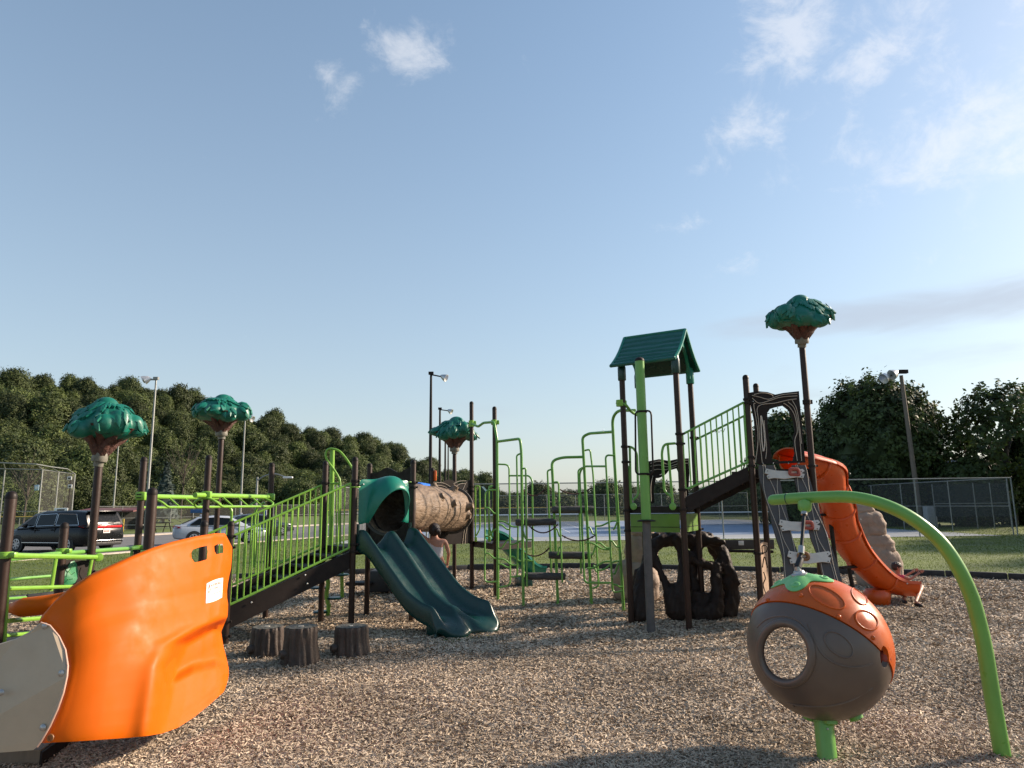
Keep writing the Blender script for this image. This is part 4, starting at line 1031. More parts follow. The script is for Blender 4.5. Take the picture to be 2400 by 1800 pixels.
# twin slide: bilinear skin from the deck edge A-D to the two exits
def twin_slide():
    s0, s1 = A.lerp(D, .06), A.lerp(D, .94)
    e0, e1 = gnd(1028, 1480, .06), gnd(1160, 1460, .08)
    e0.z = e1.z = 0
    zs = [(0, 1.17), (.07, 1.165), (.16, 1.10), (.40, .72), (.62, .38), (.78, .24), (.90, .185), (1.0, .16)]
    def zc(t): return interp([a for a, _ in zs], [b for _, b in zs], t) if False else np.interp(t, [a for a, _ in zs], [b for _, b in zs])
    prof = [(-.030, -.07), (-.035, .05), (-.025, .16), (.0, .205), (.035, .20), (.065, .13), (.10, .045), (.16, .008), (.25, .0), (.34, .008), (.405, .05), (.44, .115), (.47, .135), (.53, .135), (.56, .115), (.595, .05), (.66, .008), (.75, .0), (.84, .008), (.90, .045), (.935, .13), (.965, .20), (1.0, .205), (1.025, .16), (1.035, .05), (1.03, -.07)]
    T = 40; rows = []; sd_ = ((e0 + e1) / 2 - (s0 + s1) / 2).normalized()
    for i in range(T + 1):
        t = i / T; rt_ = t
        a, b = s0.lerp(e0, rt_), s1.lerp(e1, rt_); zz = zc(t)
        zz = np.mean([zc(min(1, max(0, t + d))) for d in (-.05, -.03, -.01, .01, .03, .05)])
        hs = interp([0, .08, .2, .8, .93, 1], [1.25, 1.35, 1.1, 1.0, 1.05, .45], t)
        row = []
        for k, (w, h) in enumerate(prof):
            drop = 0
            if t > .90: drop = -.10 * ((t - .90) / .10) ** 2
            rib = .010 * math.sin(w * 2 * PI * 16) * (1 if t > .86 and h < .01 else 0)
            fl = .035 * max(0, (t - .75) / .25)                      # exit flares a little
            ww = .5 + (w - .5) * (1 + fl * 1.6)
            mid = h if not (.42 < w < .58) else h * interp([0, .05, .12, .85, .93, 1], [.5, 1.2, 1.5, 1.0, .4, .1], t)
            hh = mid * hs if h > 0 else h
            ext = .16 * abs(math.sin(2 * PI * min(1, max(0, w)))) * max(0, (t - .78) / .22) ** 2
            row.append(a.lerp(b, ww) + sd_ * ext + V(0, 0, zz + hh + drop - ext * .12 + rib))
        rows.append(row)
    # rolled lip
    d = ((e0 + e1) / 2 - (s0 + s1) / 2).normalized()
    last = rows[-1]
    rows.append([p + d * .035 + V(0, 0, -.035) for p in last]); rows.append([p + d * .03 + V(0, 0, -.10) for p in last]); rows.append([p - d * .02 + V(0, 0, -.13) for p in last])
    o = MB().grid(rows).build('twin_slide', DTEAL, LS)
    solid(o, .022, -1, 1)
    # side skirt foot
    MB().rbox(((e0 + e1) / 2) - d * .35 + V(0, 0, .06), (.22, .75, .22), .04, math.atan2(d.y, d.x)).build('slide_foot', DTEAL, o)
    return o
twin_slide()
# hood over the slide mouth
def hood():
    w = (D - A).normalized(); out = V(w.y, -w.x, 0); c = (A + D) / 2
    def P(a, o_, z): return c + w * a + out * o_ + V(0, 0, z)
    z0, z1 = gz(842, 1232, A.y), gz(851, 1122, A.y)
    hw_ = (D - A).length / 2 - .075; n = 28
    back, mid, front, rect = [], [], [], []
    for i in range(n + 1):
        th = PI * i / n; cs, sn = math.cos(th), math.sin(th)
        back.append(P(-hw_ * .80 * cs, .02, z0 + .02 + (z1 - z0 + .02) * sn ** .75))
        mid.append(P(-hw_ * .74 * cs, .02 + .22 * sn ** .6, z0 + .02 + (z1 - z0 + .015) * sn ** .8))
        front.append(P(-hw_ * .66 * cs, .02 + .36 * sn ** .6, z0 + .03 + (z1 - z0 - .17) * sn ** .8))
        k = max(abs(cs), abs(sn)); x, y = -cs / k, sn / k
        rect.append(P(hw_ * x, .0, z0 + (z1 - z0) * max(0, y)))
    lipi = [p + out * -.015 + V(0, 0, -.02) for p in front]
    m = MB().grid([rect, back, [a.lerp(b, .5) + V(0, 0, .012) for a, b in zip(back, mid)], mid, [a.lerp(b, .55) + V(0, 0, .015) for a, b in zip(mid, front)], front, lipi])
    o = m.build('slide_hood', TEAL, LS); solid(o, .016, 0, 1)
    for f in (.06, .94):
        q = A.lerp(D, f) + out * .02; MB().tube([V(q.x, q.y, DECK + .02), V(q.x, q.y, z0 + .02)], .022, 8).build('hood_stay', DTEAL, o)
    boltheads(o, [P(-hw_ * .86, .02, z1 - .08), P(hw_ * .80, .02, z1 - .09)], out, .014)
    for (z, q) in ((z1 - .03, A), (z1 - .12, A), (z1 - .03, D)): limeclamp(o, V(q.x, q.y, z), PR - .012, .02, (w.x, w.y) if q is A else (-w.x, -w.y))
hood()
# crawl tunnel moulded like a hollow log
def tunnel():
    a = (C + D) / 2 + V(-.02, .02, gz(915, 1188, 11.85)); b = (Q_ + E_) / 2 + V(0, -.05, gz(1056, 1196, 15.2)); ax = (b - a).normalized(); R = .43
    X = ax.cross(V(0, 0, 1)).normalized(); Y = X.cross(ax); L = (b - a).length; rows = []
    for i in range(33):
        t = i / 32; row = []
        for k in range(48):
            an = 2 * PI * k / 48
            rr = R * (1 + .045 * mnoise.noise(V(t * 9, math.cos(an) * 2.2, math.sin(an) * 2.2)) + .022 * mnoise.noise(V(t * 4, math.cos(an) * 9, math.sin(an) * 9)))
            row.append(a + ax * (t * L) + (X * math.cos(an) + Y * math.sin(an)) * rr)
        rows.append(row)
    o = MB().grid(rows, True).build('crawl_tunnel', TUNNEL, LS); solid(o, .03, -1)
    for t, an, l in ((.80, 1.0, .16), (.62, .25, .12), (.90, .15, .17), (.45, .5, .1), (.72, 1.75, .12), (.93, -.25, .1)):
        d = X * math.cos(an) + Y * math.sin(an); p = a + ax * (t * L) + d * R * .92
        MB().lathe([(.13, 0), (.085, .05), (.065, l * .7), (.06, l), (.035, l - .012), (.001, l - .02)], p, 12, axis=d).build('knot', TUNNEL, o)
    MB().lathe([(R + .01, -.05), (R + .06, -.05), (R + .06, .0), (R + .01, .0), (R + .01, -.05)], b - ax * .02, 40, axis=ax, caps=False).build('end_collar', GREYT, o)
    MB().lathe([(R + .0, -.04), (R + .04, -.04), (R + .04, .0), (R + .0, .0), (R + .0, -.04)], a, 40, axis=ax, caps=False).build('end_collar', GREYT, o)
    boltheads(o, [a + ax * .9 + V(.02, 0, -.02)], -ax, .03, WHITEP)
    # sheet panels carrying the tunnel
    for (p, q, zc, wd) in ((D, C, a.z, 1), (E_, Q_, b.z, 1)):
        w = (q - p).normalized(); nr = V(w.y, -w.x, 0); c = (p + q) / 2; hw_ = (q - p).length / 2 - .05; outer, inner = [], []
        for i in range(40):
            an = 2 * PI * i / 40; cs, sn = math.cos(an), math.sin(an); k = max(abs(cs), abs(sn))
            top = .60 + .045 * math.sin(cs / k * 5 + .6) if sn > 0 else .62
            outer.append(V(c.x, c.y, zc) + w * (hw_ * cs / k) + V(0, 0, (top if sn > 0 else .70) * sn / k)); inner.append(V(c.x, c.y, zc) + w * (min(R, hw_) * .97 * cs) + V(0, 0, R * .97 * sn))
        outer.append(outer[0]); inner.append(inner[0])
        pn = MB().grid([outer, inner]).build('tunnel_panel', PANELB, LS, 0); solid(pn, .02, 0)
        if p is E_:
            for s in ([(1018, 1131), (1040, 1133), (1062, 1145), (1080, 1151), (1092, 1130)], [(1018, 1137), (1040, 1140), (1060, 1153), (1082, 1160), (1092, 1150)], [(1062, 1134), (1075, 1128), (1092, 1127)], [(1066, 1141), (1078, 1134), (1090, 1134)], [(1018, 1150), (1030, 1144), (1045, 1150), (1052, 1158)], [(1084, 1160), (1090, 1180), (1092, 1205)], [(1090, 1225), (1086, 1250), (1083, 1275)], [(1094, 1235), (1090, 1255), (1089, 1275)]):
                L3 = []
                for px, py in s:
                    k = ray(px, py); t = (V(c.x, c.y, 0) - V(0, 0, 0)).dot(nr) / k.dot(nr); L3.append(V(0, 0, EYE) + k * t)
                sg = -1 if nr.y > 0 else 1
                MB().tube([q_ + nr * sg * .014 for q_ in catmull(L3, 5)], .006, 5).build('routed_line', PALE, pn)
tunnel()
post(LS, -1.32, 16.1, gz(1067, 1062, 16.1), (1.0,), cap=False)
topper(LS, -1.32, 16.1, gz(1067, 1058, 16.1), 1.10, 2.6)
# rear deck, back slide and rail loops
G_ = V(.40, 15.0, 0)
deck(LS, [E_, F_, G_, V(-.15, 16.2, 0)], gz(1103, 1268, E_.y), .12)
def trough(par, name, path, width, wall, material, nsec=36, th=.018, ribs=(), flare=1.0):
    P = catmull(path, max(4, nsec // len(path))); rows = []; n = len(P)
    secs = []
    for i, p in enumerate(P):
        d = (P[min(i + 1, n - 1)] - P[max(i - 1, 0)]); dh = V(d.x, d.y, 0).normalized(); s = V(dh.y, -dh.x, 0); up = s.cross(d.normalized())
        if up.z < 0: up = -up
        row = []
        for k in range(15):
            a = PI * (k / 14); x = -math.cos(a); y = 1 - math.sin(a) ** .75
            row.append(p + s * (x * width / 2) + up * (wall * y))
        row = [row[0] - s * .035 + up * -.03] + [row[0] - s * .03 + up * .012] + row + [row[-1] + s * .03 + up * .012] + [row[-1] + s * .035 + up * -.03]
        rows.append(row); secs.append((p, s, up))
    o = MB().grid(rows).build(name, material, par); solid(o, th, 0)
    for f in ribs:
        i = int(f * (n - 1)); p, s, up = secs[i]; pts = []
        for k in range(15):
            a = PI * (k / 14); x = -math.cos(a); y = 1 - math.sin(a) ** .75; pts.append(p + s * (x * (width / 2 + .012)) + up * (wall * y - .016 * math.sin(a)))
        MB().tube(pts, .024, 6).build('section_flange', material, o)
    return o, secs
o, _ = trough(LS, 'back_slide', [V(-.55, 15.75, 1.02), V(-.35, 15.85, .92), V(-.05, 16.0, .60), V(.22, 16.15, .33), V(.45, 16.25, .22), V(.62, 16.3, .2)], .55, .22, TEAL)
MB().rbox((.2, 16.1, .1), (.3, .4, .25), .04, .35).build('slide_foot', DTEAL, o)
MB().prism([at(1118, 1150, 15.9), at(1128, 1140, 15.9), at(1138, 1152, 15.9), at(1165, 1152, 15.9), at(1165, 1166, 15.9), at(1150, 1172, 15.9), at(1118, 1168, 15.9)], V(.05, .12, 0)).build('back_slide_hood', DTEAL, LS)
for x, Y in ((1114, 15.3), (1146, 14.5)):
    MB().tube(fillet([at(x, 1262, Y), at(x, 1139, Y), at(x + 10, 1139, Y), at(x + 11, 1240, Y), at(x + 2, 1256, Y)], .07), .016, 8).build('hand_loop', LIME, LS)
    MB().rbox(at(x + 1, 1264, Y - .02), (.06, .02, .10), .015).build('loop_foot', LIME, LS)
MB().rbox(at(1020, 1115, 14.85), (.05, .10, .22), .02).build('orange_dial', ORANGE3, LS)
# low brown step bench behind the slide
st = thing('step_bench', 'low dark step platform on the mulch behind the twin slide', 'bench', gnd(870, 1395))
c = gnd(885, 1392)
MB().rbox(c + V(-.35, 0, .22), (.55, .45, .06), .015).build('seat', DBROWN, st)
MB().rbox(c + V(.15, .1, .26), (.62, .5, .42), .03).build('box', BLACK, st)
for dx in (-.55, -.2): pipe('leg', [c + V(dx, 0, 0), c + V(dx, 0, .2)], .03, DBROWN, st)
# blue sun shade glimpsed over the tunnel
bs_ = thing('sun_shade', 'bright blue cloth canopy glimpsed above the log tunnel', 'canopy', gnd_at(985, 26))
q = [at(968, 1148, 26), at(1003, 1152, 26), at(1001, 1142, 26), at(985, 1132, 26), at(968, 1129, 26)]
MB().prism(q, V(.2, 1.2, 0)).build('cloth', BLUEF, bs_)
for p in (q[0] + V(.05, .1, 0), q[1] + V(-.05, .1, 0)): pipe('pole', [(p.x, p.y, 0), p], .03, GALV, bs_)

# ------------------------------------------------------------------ log stepping climber between the two structures
LC = thing('log_climber', 'lime pipe climber with grey hanging logs between the two structures', 'climber', (.8, 13, 0))
def lpipe(pts, Ys, r=.0235, name='upright', k=.09, material=GREEN_PIPE):
    if not isinstance(Ys, (list, tuple)): Ys = [Ys] * len(pts)
    return MB().tube(fillet([at(x, y, Y) for (x, y), Y in zip(pts, Ys)], k, 5), r, 9).build(name, material, LC)
GY = dict(G1=13.83, G2=12.93, G3=13.04, G4=12.99, G5=12.19)
g1 = lpipe([(1106, 993), (1121, 1000), (1133, 991), (1158, 989), (1165, 1030), (1167, 1413)], [15.45, 15.0, 14.6, 13.95, 13.83, 13.83], .027)
limeclamp(LC, at(1105, 993, E_.y), PR, .14); limeclamp(LC, at(1158, 990, F_.y), PR, .10)
g2 = lpipe([(1166, 1035), (1219, 1028), (1222, 1060), (1227, 1428)], [13.83, 12.95, 12.93, 12.93], .026)
g3 = lpipe([(1367, 1071), (1318, 1072), (1293, 1080), (1296, 1130), (1308, 1425)], [12.99, 13.02, 13.04, 13.04, 13.04], .026, k=.2)
g4 = lpipe([(1437, 1012), (1380, 1016), (1365, 1024), (1369, 1090), (1387, 1425)], [12.19, 12.9, 12.99, 12.99, 12.99], .026, k=.15)
g5 = lpipe([(1488, 962), (1448, 962), (1435, 980), (1440, 1080), (1462, 1440)], [11.6, 12.0, 12.19, 12.19, 12.19], .026, k=.15)
limeclamp(LC, at(1453, 945, 10.99), PR, .10); lpipe([(1455, 944), (1466, 948), (1480, 966), (1495, 973)], [10.99, 10.95, 11.1, 11.3], .024)
R2 = .0165
lpipe([(1167, 1148), (1137, 1150), (1136, 1365), (1168, 1363)], 13.9, R2, 'side_loop')
lpipe([(1158, 1139), (1145, 1143), (1147, 1238), (1155, 1262)], 14.2, R2, 'side_loop')
lpipe([(1167, 1088), (1193, 1089), (1196, 1372), (1168, 1377)], 13.5, R2, 'side_loop')
lpipe([(1194, 1115), (1240, 1115), (1247, 1125), (1250, 1345)], [13.5, 13.2, 13.15, 13.15], R2, 'side_loop')
lpipe([(1220, 1063), (1211, 1067), (1214, 1240), (1212, 1350)], 13.2, R2, 'side_loop')
lpipe([(1223, 1099), (1232, 1097), (1235, 1375)], 12.85, R2, 'side_loop')
lpipe([(1293, 1100), (1283, 1103), (1287, 1200), (1292, 1345)], 13.2, R2, 'side_loop')
lpipe([(1297, 1131), (1309, 1129), (1318, 1365)], 12.9, R2, 'side_loop')
lpipe([(1370, 1056), (1383, 1053), (1390, 1110), (1403, 1375), (1388, 1379)], 12.85, R2, 'side_loop')
lpipe([(1420, 1093), (1368, 1093), (1358, 1108), (1370, 1366), (1432, 1366)], [12.4, 12.9, 13.0, 12.9, 12.4], R2 * 1.15, 'side_loop')
lpipe([(1365, 1096), (1355, 1102), (1362, 1345)], 13.2, R2, 'side_loop')
lpipe([(1441, 1068), (1419, 1066), (1424, 1160), (1436, 1390), (1460, 1385)], 12.1, R2, 'side_loop')
def rung(x0, y0, x1, y1, Y): lpipe([(x0, y0), (lerp(x0, x1, .28), y0), (lerp(x0, x1, .72), y1), (x1, y1)], Y, R2 * .92, 'rung', .06)
for r_ in ((1137, 1190, 1167, 1204, 13.9), (1137, 1257, 1167, 1241, 13.9), (1137, 1297, 1167, 1309, 13.9), (1168, 1222, 1214, 1235, 13.5), (1168, 1230, 1196, 1241, 13.6), (1168, 1285, 1196, 1266, 13.6), (1168, 1310, 1212, 1325, 13.4), (1168, 1322, 1196, 1330, 13.6),
           (1196, 1276, 1226, 1268, 13.2), (1197, 1305, 1224, 1315, 13.2), (1197, 1352, 1226, 1350, 13.2), (1222, 1243, 1235, 1262, 12.9), (1234, 1265, 1250, 1265, 13.0), (1228, 1312, 1250, 1315, 13.0),
           (1303, 1240, 1314, 1257, 12.95), (1305, 1300, 1313, 1283, 12.95), (1378, 1236, 1394, 1252, 12.9), (1394, 1233, 1448, 1221, 12.5), (1398, 1272, 1430, 1285, 12.5), (1372, 1272, 1428, 1288, 12.6), (1428, 1268, 1452, 1282, 12.1), (1385, 1300, 1400, 1280, 12.8), (1375, 1332, 1432, 1316, 12.6), (1400, 1336, 1455, 1315, 12.4), (1436, 1240, 1450, 1224, 12.15), (1437, 1345, 1453, 1322, 12.15), (1400, 1340, 1390, 1326, 12.9), (1436, 1370, 1460, 1376, 12.15)): rung(*r_)
def log(x0, x1, y, Y, seed):
    a, b = at(x0, y, Y), at(x1, y + (1 if seed % 2 else -1), Y + .05); r = random.Random(seed); rows = []
    d = (b - a); ax = d.normalized(); X = ax.cross(V(0, 0, 1)).normalized(); Z = X.cross(ax)
    for i in range(19):
        t = i / 18; e = 1 if 0 < i < 18 else .86
        rows.append([a + d * t + (X * math.cos(k * PI / 9) + Z * math.sin(k * PI / 9)) * .064 * e * (1 + .10 * mnoise.noise(V(t * 5 + seed, math.cos(k * PI / 9) * 1.4, math.sin(k * PI / 9) * 1.4)) + .05 * math.sin(k * 2.1 + seed) * math.cos(t * 9)) for k in range(18)])
    m = MB().grid(rows, True); m.add(rows[0], [tuple(range(18))]); m.add(rows[-1], [tuple(reversed(range(18)))])
    o = m.build('step_log', LOG, LC, 60)
    for t in (.35, .72):
        p = a + d * t - X * .055 + Z * .02; MB().lathe([(.03, 0), (.022, .012), (.014, .006)], p, 8, axis=-X).build('knot', LOG, o)
log(1222, 1325, 1350, 12.99, 1); log(1208, 1303, 1224, 13.0, 2); log(1286, 1386, 1301, 13.02, 3); log(1294, 1394, 1195, 13.02, 4)
def rope(x0, y0, x1, y1, sag, Y):
    a, b = at(x0, y0, Y), at(x1, y1, Y); pts = [a.lerp(b, i / 10) + V(0, 0, -sag * 4 * (i / 10) * (1 - i / 10)) for i in range(11)]
    o = MB().tube(pts, .012, 6).build('rope', ROPE, LC)
    for p in (pts[1], pts[-2]): MB().ball(p, .022, 1).build('rope_ferrule', DBROWN, o)
rope(1226, 1149, 1280, 1143, .12, 13.0); rope(1312, 1147, 1386, 1143, .10, 13.0); rope(1240, 1232, 1308, 1228, .14, 12.95); rope(1316, 1254, 1396, 1254, .10, 12.92); rope(1222, 1290, 1288, 1284, .12, 13.0)
# ------------------------------------------------------------------ right play tower
T1, T2, T3, T4 = V(1.73, 10.99, 0), V(2.45, 10.43, 0), V(2.90, 11.39, 0), V(2.12, 11.75, 0)
RR1 = at(1783, 1406, 10.4); RR3 = at(1905, 1115, 10.4); RR2 = at(1797, 1266, 11.4)
TW = thing('play_tower', 'right play tower with green roof, stair, leaf arch and curved orange slide', 'play structure', (2.4, 11, 0))
TD = gz(1605, 1186, T2.y); UD = gz(1765, 1100, 10.4)
post(TW, T1.x, T1.y, gz(1450, 858, T1.y), (gz(1457, 1047, T1.y), gz(1459, 1083, T1.y), TD - .06, TD - .36), cap=False)
post(TW, T2.x, T2.y, gz(1574, 842, T2.y), (gz(1583, 1017, T2.y), gz(1587, 1040, T2.y), gz(1592, 1148, T2.y), TD - .05), cap=False)
post(TW, T3.x, T3.y, gz(1605, 868, T3.y), (gz(1616, 1026, T3.y), TD - .04, TD - .36), cap=False)
post(TW, T4.x, T4.y, gz(1487, 880, T4.y), (TD - .05,), cap=False)
post(TW, RR1.x, RR1.y, gz(1741, 879, 10.4), (gz(1747, 936, 10.4), gz(1748, 945, 10.4), gz(1757, 1072, 10.4), gz(1759, 1092, 10.4), gz(1776, 1297, 10.4)))
post(TW, RR2.x, RR2.y, gz(1766, 899, 11.4), (gz(1768, 945, 11.4), UD - .05))
post(TW, RR3.x, RR3.y, gz(1874, 800, 10.4), (gz(1883, 940, 10.4), gz(1885, 945, 10.4), gz(1902, 1092, 10.4)), cap=False)
topper(TW, RR3.x, RR3.y, gz(1874, 806, 10.4), 1.02, .9, (.10, -.18))
deck(TW, [T1, T2, T3, T4], TD, .10)
deck(TW, [RR1, RR3, RR2], UD, .12)
# lime fascia below the deck, its colour darkened to carry the shade there
for a, b, z1, z0 in ((T1, T2, TD - .115, TD - .375), (T2, T3, TD - .115, TD - .375)):
    d = (b - a).normalized(); n_ = V(d.y, -d.x, 0) * .012
    a2, b2 = a + d * .06, b - d * .06
    fp = MB().prism([V(a2.x, a2.y, z0), V(b2.x, b2.y, z0), V(b2.x, b2.y, z1), V(a2.x, a2.y, z1)], n_).build('fascia_panel', mat('shaded_lime_panel', (.095, .20, .02), .4), TW)
    MB().prism([V(a2.x, a2.y, z0 + .07) + n_, V(b2.x, b2.y, z0 + .07) + n_, V(b2.x, b2.y, z0 + .078) + n_, V(a2.x, a2.y, z0 + .078) + n_], n_ * .5).build('fascia_seam', DBROWN, fp)
# thick spinning pole
c = V(1.89, 10.30, 0)
pz0, pz1, pz2 = gz(1514, 1219, 10.3), gz(1500, 846, 10.3), gz(1500, 838, 10.3)
po = MB().tube([c + V(0, 0, -.05), c + V(0, 0, pz0)], .060, 18).build('thick_pole', GREYPOLE, TW)
MB().tube([c + V(0, 0, pz0 + .01), c + V(0, 0, pz1)], .069, 20).build('pole_sleeve', GREEN_PIPE, po)
MB().lathe([(.13, -.02), (.135, -.008), (.10, .004), (.07, .01)], c + V(0, 0, pz0), 20).build('pole_flange', DBROWN, po)
MB().lathe([(.071, -.005), (.071, .012), (.06, .035), (.035, .052), (.002, .058)], c + V(0, 0, pz1), 18).build('pole_cap', DBROWN, po)
MB().tube(fillet([at(x, y, Y) for x, y, Y in ((1489, 964, 10.32), (1526, 962, 10.2), (1531, 1112, 10.2), (1490, 1112, 10.32))], .07, 5, True), .014, 8, closed=True).build('hand_loop', DBROWN, po)
for y in (965, 1111):
    p = c + V(0, 0, gz(1508, y, 10.3)); ring(MB(), p, .082, .03).build('loop_band', DBROWN, po)
# deck hand loops
for pts in ([(1462, 1047, 11.0), (1482, 1047, 11.0), (1493, 1062, 11.0), (1496, 1160, 11.0), (1484, 1172, 11.0)], [(1476, 1047, 11.0), (1479, 1188, 11.0)], [(1468, 1086, 11.0), (1474, 1100, 11.0), (1477, 1185, 11.0)],
            [(1583, 1039, 10.45), (1556, 1041, 10.5), (1551, 1060, 10.5), (1557, 1152, 10.5), (1574, 1164, 10.5)], [(1565, 1041, 10.5), (1577, 1188, 10.5)]):
    MB().tube(fillet([at(*q) for q in pts], .10), .0185, 8).build('hand_loop', GREEN_PIPE, TW)
for px, Y in ((1577, 10.42), (1485, 10.92)): MB().lathe([(.055, 0), (.05, .015), (.02, .02)], at(px, 1187, Y), 14, axis=(-.6, -.8, 0)).build('loop_foot', GREEN_PIPE, TW)
# roof: two curved slopes with wavy shingle courses
def roof():
    q = ((T2 - T1) + (T3 - T4)).normalized(); p = V(-q.y, q.x, 0); c = (T1 + T2 + T3 + T4) / 4; L, W = .50, .58
    ez, rz = gz(1505, 846, 10.6), gz(1540, 784, 11.1) + .02
    root = MB().tube([c - q * L * 1.02 + V(0, 0, rz), c + q * L * 1.02 + V(0, 0, rz)], .022, 8).build('roof', TEAL, TW)
    for s in (-1, 1):
        ncr = 7
        for k in range(ncr):
            rows = []
            for f in (0, .35, .75, 1.0, 1.03, 1.03):
                u = (k + f) / ncr if f <= 1 else (k + 1.03) / ncr
                row = []
                for i in range(25):
                    t = i / 24; l = lerp(-L, L, t)
                    wv = .012 * math.sin(t * 9 + k * 1.7) + .006 * math.sin(t * 21 + k)
                    uu = min(1.04, max(0, u + (wv if 0 < f else .012 * math.sin(t * 9 + (k - 1) * 1.7) + .006 * math.sin(t * 21 + k - 1)) * (1 if k < ncr - 1 or f == 0 else 0)))
                    if k == 0 and f == 0: uu = 0
                    w_ = W * uu; z = lerp(rz, ez, uu) - .05 * math.sin(PI * uu)
                    lift = .024 * f if f <= 1 else (.024 if f == 1.03 and rows and len(rows) == 4 else -.02)
                    row.append(c + q * l + p * (s * w_) + V(0, 0, z + lift))
                rows.append(row)
            MB().grid(rows).build('shingle_course', ROOFG, root, 60)
        MB().grid([[c + q * lerp(-L, L, i / 8) + p * (s * W * u) + V(0, 0, lerp(rz, ez, u) - .05 * math.sin(PI * u) - .02) for i in range(9)] for u in (0, .25, .5, .75, 1.0)]).build('soffit', DTEAL, root, 60)
        for e in (-1, 1):
            pts = [c + q * (e * (L + .012)) + p * (s * W * u) + V(0, 0, lerp(rz, ez, u) - .05 * math.sin(PI * u)) for u in (0, .2, .4, .6, .8, 1.0, 1.05)]
            MB().tube(pts, .026, 6).build('bargeboard', TEAL, root)
        MB().tube([c - q * (L + .02) + p * s * W * 1.03 + V(0, 0, ez - .01), c + q * (L + .02) + p * s * W * 1.03 + V(0, 0, ez - .01)], .03, 8).build('eave', ROOFG, root)
    # sockets over the posts and gable arches
    for P_ in (T1, T2, T3, T4):
        top = ez - .03; MB().lathe([(.060, -.20), (.064, -.19), (.064, 0), (.05, .06)], (P_.x, P_.y, top), 16).build('post_socket', TEAL if P_ is T3 else DTEAL, root)
    for a, b in ((T2, T3), (T1, T4)):
        o_, i_ = [], []
        for k in range(17):
            th = PI * k / 16; mdl = (a + b) / 2; h = (b - a) / 2
            i_.append(V(mdl.x, mdl.y, 0) - h * .82 * math.cos(th) + V(0, 0, ez - .16 + .44 * math.sin(th))); 
            u = abs(math.cos(th)); o_.append(V(mdl.x, mdl.y, 0) - h * 1.0 * math.cos(th) * (1.0) + V(0, 0, (ez - .16) if k in (0, 16) else max(ez - .05, lerp(rz, ez, min(1, u * .9)) - .06)))
        g = MB().grid([o_, i_]).build('gable_arch', TEAL, root); solid(g, .045, 0)
roof()
# stair from the tower deck up to the leaf arch deck
n0 = V(T2.x + .05, T2.y, 0); n1 = V(RR1.x - .05, RR1.y, 0)
lo0, hi0, lo1, hi1 = gz(1603, 1148, T2.y), gz(1592, 1018, T2.y), gz(1752, 1083, 10.4), gz(1738, 943, 10.4)
railing(TW, V(n0.x, n0.y, lo0), V(n0.x, n0.y, hi0), V(n1.x, n1.y, lo1), V(n1.x, n1.y, hi1), 11, GREEN_PIPE)
f0 = V(T3.x + .03, T3.y, 0); f1 = V(RR2.x - .05, RR2.y, 0)
railing(TW, V(f0.x, f0.y, lo0), V(f0.x, f0.y, hi0), V(f1.x, f1.y, lo1), V(f1.x, f1.y, hi1), 11, GREEN_PIPE)
for a, b in ((n0, n1), (f0, f1)):
    MB().prism([V(a.x, a.y, TD - .10), V(b.x, b.y, UD - .16), V(b.x, b.y, UD + .04), V(a.x, a.y, TD + .13)], V(0, .045, 0)).build('stair_stringer', DBROWN, TW)
for i in range(4):
    f = (i + .5) / 4; p = n0.lerp(n1, f); q = f0.lerp(f1, f); z = lerp(TD, UD, f)
    MB().prism([V(p.x - .13, p.y, z), V(p.x + .13, p.y, z), V(q.x + .13, q.y, z), V(q.x - .13, q.y, z)], V(0, 0, .035)).build('stair_tread', DBROWN, TW)
# small bent wire twisted round the far rail
wt_ = [(1673, 1009), (1677, 1013), (1681, 1006), (1685, 1014), (1690, 1008), (1694, 1016), (1699, 1004)]
MB().tube([at(x, y, 11.2) for x, y in wt_], .006, 4).build('twisted_wire', PALE, TW)
# leaf arch panel
outer = [(1753, 921), (1775, 917), (1798, 919), (1816, 925), (1835, 921), (1872, 917), (1873, 932), (1877, 975), (1881, 1020), (1887, 1084), (1850, 1086), (1812, 1087), (1775, 1089), (1771, 1030), (1767, 985), (1757, 938)]
inner = [(1798, 968), (1804, 959), (1816, 955), (1826, 953), (1834, 951), (1848, 962), (1858, 985), (1863, 1012), (1858, 1025), (1856, 1042), (1862, 1062), (1858, 1080), (1810, 1081), (1806, 1058), (1802, 1030), (1798, 995)]
def sheet(par, name, ou, inn, Y, material, th=.022):
    o_ = [at(x, y, Y) for x, y in ou]; i_ = [at(x, y, Y) for x, y in inn]
    g = MB().grid([o_ + [o_[0]], i_ + [i_[0]]]).build(name, material, par, 0); return solid(g, th, 0)
# align the inner loop start with the outer loop start by angle
pn = sheet(TW, 'leaf_arch_panel', outer, [inner[i] for i in (15, 0, 1, 2, 4, 5, 6, 7, 8, 10, 11, 12, 12, 13, 14, 14)][:16], 10.36, PANELB)
lines(pn, [[(1762, 927), (1780, 931), (1800, 936), (1815, 931), (1835, 925), (1868, 922)], [(1762, 933), (1778, 945), (1800, 940), (1830, 931), (1868, 928)], [(1766, 925), (1785, 921), (1805, 924), (1812, 930)], [(1770, 1085), (1776, 1030), (1772, 985), (1766, 950), (1770, 945)], [(1786, 1085), (1780, 1030), (1777, 985), (1774, 958), (1786, 948), (1815, 945), (1845, 938), (1866, 935)],
           [(1836, 945), (1850, 955), (1862, 975), (1868, 1010), (1862, 1035), (1868, 1080)], [(1846, 942), (1862, 960), (1872, 1010), (1878, 1080)], [(1856, 938), (1868, 965), (1878, 1040)], [(1790, 985), (1793, 1020), (1796, 1050), (1794, 1075)]], 10.35)
MB().tube(fillet([at(x, y, 10.345) for x, y in ((1783, 970), (1790, 1000), (1793, 1040), (1789, 1062), (1785, 1030))], .05, 3, True), .010, 5, closed=True).build('routed_line', WHITEP, pn)
